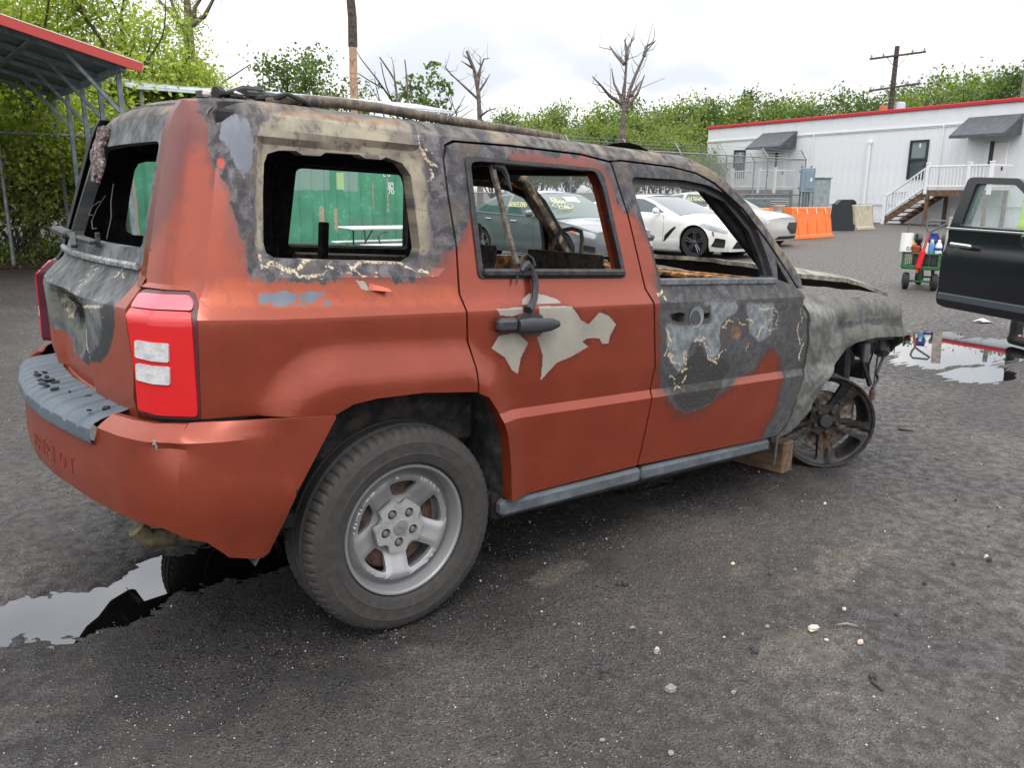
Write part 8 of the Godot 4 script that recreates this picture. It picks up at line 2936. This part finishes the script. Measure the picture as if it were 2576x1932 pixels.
func leafy_tree(sd: int, high: float, crown_r: float, leaves: int, leaf: float, cols: Array, trunk_part := 0.3, squash := 1.0) -> Array:
	var g := RandomNumberGenerator.new()
	g.seed = sd
	var wood := MB.new()
	var tips := []
	var r0 := high * 0.018
	var base := high * trunk_part
	wood.tube([Vector3.ZERO, Vector3(0.03 * high * g.randfn() * 0.3, base, 0.0)], [r0 * 1.2, r0 * 0.9], 10, false)
	for k in 6:
		var a := TAU * k / 6.0 + g.randf() * 0.5
		var up := 0.7 + 0.9 * g.randf()
		grow(wood, tips, Vector3(0, base * g.randf_range(0.75, 1.05), 0), Vector3(cos(a), up, sin(a)).normalized(), (high - base) * g.randf_range(0.34, 0.48), r0 * 0.5, 2, g, 0.75, 0.10)
	grow(wood, tips, Vector3(0, base, 0), Vector3.UP, (high - base) * 0.5, r0 * 0.8, 2, g, 0.7, 0.06)
	var cr := MB.new()
	cr.has_tint = true
	var mid := Vector3(0, high * (1.0 + trunk_part) * 0.5, 0)
	var half := (high * (1.0 - trunk_part)) * 0.5
	# clumps of leaves round the twig ends, kept inside a rough egg
	var clumps := []
	for t in tips:
		var v: Vector3 = t
		var e := Vector3((v.x - mid.x) / crown_r, (v.y - mid.y) / half, (v.z - mid.z) / crown_r)
		if e.length() < 1.15: clumps.append(v)
	while clumps.size() < 70:
		var u := Vector3(g.randfn(), g.randfn(), g.randfn()).normalized() * pow(g.randf(), 0.45)
		clumps.append(mid + Vector3(u.x * crown_r, u.y * half, u.z * crown_r))
	for i in leaves:
		var c: Vector3 = clumps[g.randi() % clumps.size()]
		var s := crown_r * 0.17
		var p := c + Vector3(g.randfn() * s, g.randfn() * s * 0.62 * squash, g.randfn() * s)
		var tone := clump_noise.get_noise_3d(c.x * 3.0 + sd, c.y * 3.0, c.z * 3.0) * 0.9 + g.randf_range(-0.25, 0.25) + 0.5
		var col: Color = (cols[0] as Color).lerp(cols[1], clampf(tone, 0.0, 1.0))
		if g.randf() < 0.10: col = cols[2]
		add_leaf(cr, p, leaf * g.randf_range(0.6, 1.25), g, col)
	return [wood.mesh(60.0), cr.mesh(0.0)]

func plant_tree(called: String, label: String, category: String, meshes: Array, at: Vector3, turn: float, size: float, bark: Material, leaf: Material, group := "", stem := "trunk", top := "crown") -> Node3D:
	var t := thing(called, label, category, at, turn, group)
	t.scale = Vector3(size, size, size)
	shared(meshes[0], stem, bark, t)
	shared(meshes[1], top, leaf, t)
	return t

# limbs as polylines seen from the yard (bearing and height at the tree's distance), each set at its own depth; the first is the trunk
func bare_tree(label: String, away: float, r: float, sd: int, limbs: Array, twigs: float) -> void:
	var g := RandomNumberGenerator.new()
	g.seed = sd
	var ahead := Vector3(0.628, 0, -0.778)
	var right := Vector3(0.778, 0, 0.628)
	var spot := func(u: float, v: float, d: float) -> Vector3:
		var el := deg_to_rad(-13.322) - atan((v - 966.0) / 2038.0)
		return Vector3(-1.254, 1.41, 2.961) + ahead * d + right * (u - 1288.0) / 2038.0 * d * 1.02 + Vector3.UP * tan(el) * d
	var foot: Vector3 = spot.call(limbs[0][0], limbs[0][1], away)
	var t := thing("dead_tree", label, "tree", Vector3(foot.x, 0, foot.z))
	var bark := mottled("dead_bark", [rgb(76, 67, 62), rgb(100, 91, 84), rgb(122, 112, 104)], 0.5, 0.95)
	var wood := MB.new()
	for i in limbs.size():
		var mb := MB.new()
		var l: Array = limbs[i]
		var pts := []
		var rad := []
		var n := l.size() / 2
		var slope := 0.0 if i == 0 else g.randf_range(-1.6, 1.6)
		for k in n:
			var f := float(k) / (n - 1)
			var p: Vector3 = spot.call(l[k * 2], l[k * 2 + 1], away + slope * f)
			pts.append(p - t.position)
			rad.append(r * (1.0 - 0.55 * f) if i == 0 else r * lerpf(0.48, 0.10, f))
		if i == 0:
			pts.push_front(Vector3.ZERO)
			rad.push_front(r * 1.25)
		mb.tube(pts, rad, 8, true)
		part(mb, "trunk" if i == 0 else "limb", bark, t, 60.0)
		for k in range(1, pts.size()):
			for j in int(twigs * 6.0 * g.randf() + 0.5):
				var p: Vector3 = (pts[k - 1] as Vector3).lerp(pts[k], g.randf())
				if p.y < 5.0 and i == 0: continue
				var d := Vector3(g.randfn(), g.randf_range(0.2, 1.6), g.randfn()).normalized()
				var s := r * g.randf_range(2.5, 6.0)
				wood.tube([p, p + d * s * 0.5, p + (d + Vector3(g.randfn(), 1.0, g.randfn()) * 0.3) * s], [r * 0.10, r * 0.07, r * 0.04], 4, false)
	tag(part(wood, "twigs", bark, t, 60.0), "", "", "", "stuff")

func build_trees() -> void:
	var bark := mottled("bark", [rgb(46, 40, 34), rgb(70, 62, 54), rgb(92, 84, 74)], 0.8, 0.95)
	var leaf := leaf_material("leaves")
	# linear base colours: dark, bright and yellowed leaves
	var fresh := [Color(0.20, 0.25, 0.045), Color(0.46, 0.50, 0.10), Color(0.56, 0.50, 0.09)]
	var deep := [Color(0.07, 0.11, 0.04), Color(0.16, 0.22, 0.075), Color(0.23, 0.28, 0.10)]  # distant crowns: greyed a little, haze put into the leaf colour
	var mid := [Color(0.09, 0.15, 0.030), Color(0.24, 0.32, 0.065), Color(0.36, 0.37, 0.08)]
	# the wood beside the carport
	var near_a := leafy_tree(101, 9.5, 2.6, 20000, 0.125, fresh, 0.18)
	var near_b := leafy_tree(102, 8.0, 2.3, 17000, 0.12, fresh, 0.15)
	var near_c := leafy_tree(103, 10.5, 2.8, 20000, 0.13, [Color(0.15, 0.21, 0.04), Color(0.36, 0.43, 0.085), Color(0.44, 0.44, 0.09)], 0.22)
	var spots := [[near_a, 4.23, -18.3, 0.3, 0.70, "bright yellow-green broadleaf tree rising beside the carport roof end"], [near_c, 2.6, -22.2, 1.3, 0.70, "tall mid-green tree standing behind the carport roof"], [near_b, 1.2, -18.4, 2.1, 0.80, "yellow-green tree behind the wire fence near the carport posts"],
		[near_c, -1.2, -20.2, 4.0, 0.68, "broad green tree in the wood, left behind the carport"], [near_a, -3.4, -18.8, 5.0, 0.72, "bright green tree at the outer end of the wood"], [near_b, 5.52, -17.3, 3.6, 0.66, "rounded light green tree next to the metal canopy"]]
	for s in spots: plant_tree("broadleaf_tree", s[5], "tree", s[0], Vector3(s[1], 0, s[2]), s[3], s[4], bark, leaf, "leafy trees beside the carport")
	var bush_a := leafy_tree(111, 3.6, 1.7, 12000, 0.09, fresh, 0.06)
	var bush_b := leafy_tree(112, 2.8, 1.5, 9000, 0.085, fresh, 0.04)
	var bs := [[bush_a, 2.9, -15.7, 0.1, 1.0], [bush_b, 1.3, -15.4, 1.0, 1.05], [bush_a, -0.2, -15.8, 2.2, 1.05], [bush_b, -1.7, -15.5, 3.3, 1.15], [bush_a, -3.4, -16.0, 4.2, 1.1], [bush_a, 4.6, -16.4, 5.1, 1.0], [bush_b, 3.7, -16.9, 0.6, 1.5], [bush_a, 0.8, -17.0, 2.7, 1.35], [bush_b, -2.4, -17.2, 1.4, 1.6]]
	for s in bs: plant_tree("leafy_shrub", "dense green shrub growing behind the wire fence by the carport", "shrub", s[0], Vector3(s[1], 0, s[2]), s[3], s[4], bark, leaf, "shrubs behind the wire fence", "stem", "foliage")
	# round trees over the wreck's roof
	var far_a := leafy_tree(121, 11.0, 4.2, 13000, 0.26, deep, 0.2)
	var far_b := leafy_tree(122, 10.0, 3.8, 13000, 0.26, [Color(0.13, 0.17, 0.055), Color(0.28, 0.33, 0.11), Color(0.33, 0.35, 0.12)], 0.08)  # leaf colours desaturated to paint haze into the far crowns
	var far_c := leafy_tree(123, 12.0, 3.4, 12000, 0.26, deep, 0.15)
	plant_tree("round_tree", "dark round-crowned tree seen over the SUV's roof", "tree", far_a, Vector3(24.6, 0, -53.6), 0.4, 1.03, bark, leaf)
	var thin := leafy_tree(125, 9.0, 1.35, 1500, 0.26, deep, 0.25)
	plant_tree("slender_tree", "slender sparse-leaved tree beside bare thin trunks over the SUV's roof", "tree", thin, Vector3(23.4, 0, -35.3), 0.0, 0.98, bark, leaf)
	for e in [[-9.0, -27.0, 0.62], [-5.5, -30.0, 0.66], [-2.0, -27.5, 0.60], [1.5, -31.0, 0.64], [5.0, -28.5, 0.58], [8.5, -33.0, 0.55], [-12.0, -22.0, 0.7]]:
		plant_tree("inner_wood_tree", "pale bushy tree deep in the wood behind the carport", "tree", far_b, Vector3(e[0], 0, e[1]), e[0], e[2], bark, leaf, "trees deep in the wood")
	# the far wood
	var row := [[1290, 66, "a"], [1350, 60, "b"], [1430, 70, "c"], [1500, 62, "b"], [1585, 72, "a"], [1650, 60, "b"], [1710, 66, "c"], [1790, 74, "c"], [1850, 68, "b"], [1930, 70, "a"], [2010, 76, "b"], [2080, 70, "a"], [2160, 78, "c"], [2230, 72, "b"], [2310, 80, "a"], [2390, 76, "c"], [2470, 84, "b"], [2540, 78, "a"], [2620, 74, "c"], [2700, 80, "b"], [1240, 74, "b"]]
	var names := {"a": "round dark green tree in the far wood", "b": "pale bushy tree in the far wood", "c": "tall dark tree in the far wood"}
	var g := RandomNumberGenerator.new()
	g.seed = 40
	for e in row:
		var kind := {"a": far_a, "b": far_b, "c": far_c}
		var ang := deg_to_rad(38.895) + atan((e[0] - 1288.0) / 2038.0)
		var k: float = e[1] / cos(atan((e[0] - 1288.0) / 2038.0))
		var at := Vector3(-1.254 + sin(ang) * k, 0, 2.961 - cos(ang) * k)
		# how tall: from the skyline at that bearing
		var sky_y := table([1240, 300, 1290, 300, 1400, 262, 1480, 290, 1600, 262, 1700, 262, 1770, 225, 1850, 262, 1930, 262, 2050, 245, 2150, 238, 2250, 225, 2400, 188, 2500, 190, 2576, 160, 2700, 150], e[0])
		var high: float = (484.0 - sky_y) / 2038.0 * e[1] + 1.41
		var own := {"a": 11.0, "b": 10.0, "c": 12.0}
		plant_tree("woodland_tree", names[e[2]], "tree", kind[e[2]], at, g.randf() * TAU, high / own[e[2]] * 1.06, bark, leaf, "trees of the far wood " + e[2])
	for e in [[1330, 52], [1420, 54], [1520, 50], [1620, 54], [1700, 52], [1770, 56]]:
		var ang := deg_to_rad(38.895) + atan((e[0] - 1288.0) / 2038.0)
		var at := Vector3(-1.254 + sin(ang) * e[1], 0, 2.961 - cos(ang) * e[1])
		plant_tree("woodland_tree", "low pale green tree at the front edge of the far wood", "tree", far_b, at, g.randf() * TAU, g.randf_range(0.50, 0.62), bark, leaf, "low trees at the wood's edge")
	# bare trees
	bare_tree("dead tree with many upswept bare limbs in front of the far wood", 45.0, 0.24, 7, [[1543, 360, 1545, 278], [1545, 278, 1542, 239, 1545, 209, 1547, 149, 1550, 119, 1562, 92], [1547, 149, 1546, 120, 1540, 97], [1545, 278, 1535, 239, 1520, 209, 1513, 171], [1537, 258, 1510, 239, 1490, 214, 1469, 191], [1549, 278, 1557, 224, 1570, 184, 1587, 139, 1590, 129, 1612, 99], [1587, 139, 1592, 114, 1609, 102], [1552, 268, 1575, 234, 1590, 186], [1560, 239, 1582, 201], [1542, 159, 1520, 134, 1506, 114]], 0.42)
	bare_tree("slim dead tree with fine bare twigs over the SUV's roof", 40.0, 0.13, 9, [[1208, 330, 1207, 298, 1204, 234, 1194, 174, 1177, 129], [1202, 249, 1172, 219, 1142, 189, 1126, 167], [1203, 219, 1209, 174, 1208, 142], [1204, 234, 1222, 204, 1231, 186], [1194, 174, 1164, 154], [1199, 199, 1217, 149, 1231, 147], [1207, 294, 1225, 280, 1245, 272], [1197, 184, 1182, 150, 1170, 139]], 0.7)
	bare_tree("thin dead sapling with a few twigs next to the slender tree", 40.0, 0.07, 12, [[1014, 310, 1014, 250, 1010, 206, 1000, 186, 976, 146], [1010, 206, 1008, 170, 1003, 144], [1012, 225, 1006, 215]], 0.5)
	bare_tree("thin dead stem close beside the slender tree", 42.0, 0.06, 13, [[1041, 310, 1039, 250, 1038, 200, 1034, 152], [1039, 240, 1030, 228], [1039, 225, 1046, 205]], 0.5)
	bare_tree("large dead tree with forked purple-grey limbs above the leafy trees", 24.0, 0.17, 16, [[536, 240, 538, 90, 541, 40, 540, -40], [532, 90, 512, 55, 472, 0, 455, -25], [525, 75, 508, 25, 500, -25], [548, 70, 578, 46, 603, 0, 612, -20], [552, 60, 557, 25, 574, 0, 580, -25]], 0.3)
	# tall bare trunk with its bark stripped low down
	var t := thing("bare_tall_tree", "tall branchless dead trunk, dark above and stripped pale below", "tree", Vector3(14.2, 0, -25.7))
	var mb := MB.new()
	mb.tube([Vector3(0, 6.6, 0), Vector3(0.02, 7.6, 0.0), Vector3(-0.05, 8.6, 0), Vector3(0.06, 9.6, 0.02), Vector3(0.12, 10.6, 0), Vector3(0.05, 12.5, 0)], [0.17, 0.165, 0.15, 0.155, 0.13, 0.12], 12)
	part(mb, "bark", mottled("trunk_dark", [rgb(58, 50, 46), rgb(78, 70, 64), rgb(94, 84, 76)], 1.0, 0.95), t)
	mb = MB.new()
	mb.tube([Vector3(0, 0, 0), Vector3(0.03, 3.0, 0), Vector3(-0.02, 5.6, 0), Vector3(0, 6.62, 0)], [0.20, 0.17, 0.145, 0.14], 12)
	part(mb, "bare_wood", mottled("bare_wood", [rgb(132, 104, 84), rgb(172, 142, 118), rgb(190, 164, 140)], 1.0, 0.9), t)
	# leaf litter and weeds at the wood's edge
	var lit := MultiMesh.new()
	lit.transform_format = MultiMesh.TRANSFORM_3D
	lit.use_colors = true
	var lm := MB.new()
	lm.quad(Vector3(-0.5, 0, 0), Vector3(0, 0.08, 0.32), Vector3(0.5, 0, 0), Vector3(0, 0.1, -0.32))
	lit.mesh = lm.mesh(0.0)
	lit.instance_count = 20000
	for i in 20000:
		var x := g.randf_range(-6.0, 5.0)
		var z := g.randf_range(-19.0, -14.05)
		var up := g.randf() < 0.72
		var s := g.randf_range(0.04, 0.11)
		var b := Basis.from_euler(Vector3(g.randf_range(-0.5, 0.5), g.randf() * TAU, g.randf_range(0.6, 1.8) if up else g.randf_range(-0.4, 0.4))).scaled(Vector3.ONE * s)
		lit.set_instance_transform(i, Transform3D(b, Vector3(x, 0.02 + (g.randf() * g.randf() * (0.9 + clump_noise.get_noise_2d(x * 2.0, z * 2.0)) if up and z < -14.8 else 0.0), z)))
		lit.set_instance_color(i, (Color(0.20, 0.27, 0.05) if g.randf() < 0.6 else Color(0.40, 0.42, 0.09)) if up and z < -14.8 else Color(0.22, 0.13, 0.08).lerp(Color(0.10, 0.06, 0.04), g.randf()))
	var o := MultiMeshInstance3D.new()
	o.name = "leaf_litter"
	o.multimesh = lit
	o.material_override = leaf
	add_child(o)
	tag(o, "brown leaf litter and low weeds at the edge of the wood", "leaf litter", "", "stuff")

# ---------------------------------------------------------------- loose bits on the ground
func build_debris() -> void:
	var g := RandomNumberGenerator.new()
	g.seed = 500
	var pale := paint("pale_stone", Color8(190, 178, 164), 0.8)
	var grey := paint("grey_stone", Color8(128, 124, 120), 0.8)
	var dark := paint("dark_stone", Color8(56, 54, 56), 0.8)
	var meshes := [stone_mesh(31), stone_mesh(32, 0.55), stone_mesh(33, 0.8)]
	var list := [[1.05, 1.70, 0.017, 0, "largest pale pebble lying in front of the SUV's doors"], [0.59, 1.32, 0.008, 1, ""], [0.64, 1.40, 0.007, 1, ""], [0.54, 1.47, 0.010, 1, ""], [0.56, 1.455, 0.007, 0, ""], [0.80, 1.64, 0.008, 2, ""], [1.10, 1.84, 0.010, 0, ""], [0.95, 1.96, 0.012, 2, ""], [0.42, 1.63, 0.014, 1, ""], [0.79, 1.66, 0.012, 2, ""], [0.80, 1.09, 0.014, 2, ""], [0.78, 1.08, 0.010, 2, ""], [0.34, 1.44, 0.013, 2, ""], [2.09, 1.84, 0.012, 2, ""], [2.11, 1.82, 0.009, 0, ""], [2.67, 0.83, 0.013, 2, ""]]
	for k in 34: list.append([g.randf_range(-0.2, 3.6), g.randf_range(0.95, 2.2), g.randf_range(0.004, 0.009), g.randi() % 3, ""])
	for e in list:
		var kind: int = e[3]
		var names := ["small pale pebble on the dark gravel beside the SUV", "small grey pebble on the dark gravel beside the SUV", "small black lump of char on the gravel beside the SUV"]
		var called: String = ["pale_pebble", "grey_pebble", "char_lump"][kind]
		var o := shared(meshes[g.randi() % 3], called, [pale, grey, dark][kind], self)
		tag(o, e[4] if e[4] else names[kind], "pebble" if kind < 2 else "char", "" if e[4] else ["pale pebbles on the gravel", "grey pebbles on the gravel", "lumps of char on the gravel"][kind])
		var s: float = e[2] * 1.25
		o.transform = Transform3D(Basis(Vector3.UP, g.randf() * TAU).scaled(Vector3(s * 1.15, s, s)), Vector3(e[0], ground_height(e[0], e[1]) + s * 0.5, e[1]))
	# dry blade of leaf, sliver of bark, paper scrap, charred sticks
	var mb := MB.new()
	mb.sheet(8, 2, func(u: float, v: float) -> Vector3: return Vector3(0.30 + 0.075 * u + 0.012 * sin(u * 3.0), 0.008 + 0.006 * sin(u * PI), 2.07 + 0.016 * u) + Vector3(-0.004, 0.002, 0.007) * (v - 0.5) * sin(clampf(u, 0.05, 0.95) * PI) * 2.0)
	solo(mb, "dry_leaf", paint("dry_leaf", Color8(168, 158, 120), 0.8), "long pale dry leaf blade on the gravel", "leaf")
	mb = MB.new()
	mb.tube([Vector3(1.14, 0.008, 1.735), Vector3(1.17, 0.010, 1.755), Vector3(1.185, 0.008, 1.785)], [0.002, 0.005, 0.002], 5)
	solo(mb, "twig", paint("twig", Color8(128, 122, 116), 0.8), "short grey twig next to the largest pale pebble", "twig")
	mb = MB.new()
	mb.sheet(4, 4, func(u: float, v: float) -> Vector3: return Vector3(8.58 + 0.16 * u, 0.015 + 0.04 * sin(u * 3.0 + v) * sin(v * 3.0), -0.88 + 0.11 * v + 0.05 * u))
	solo(mb, "paper_scrap", paint("scrap", Color8(224, 222, 218), 0.8), "crumpled white paper scrap lying on the yard behind the puddle", "paper")
	for e in [[0.38, 1.40, 0.05, 0.4, "flat charred flake of trim on the gravel below the rear door"], [0.92, 1.99, 0.05, 1.2, "thin grey metal sliver on the gravel"], [3.65, 0.75, 0.09, 2.2, "short charred stick on the gravel in front of the bare rim"], [4.9, -0.9, 0.16, 0.5, "long charred stick on the gravel beyond the hood"]]:
		mb = MB.new()
		mb.box(Vector3(0, 0.006, 0), Vector3(e[2], 0.008, e[2] * 0.22), Basis.from_euler(Vector3(0.1, 0.0, 0.08)), 0.003)
		var o := solo(mb, "charred_scrap", dark, e[4], "scrap")
		o.transform = Transform3D(Basis(Vector3.UP, e[3]), Vector3(e[0], ground_height(e[0], e[1]), e[1]))
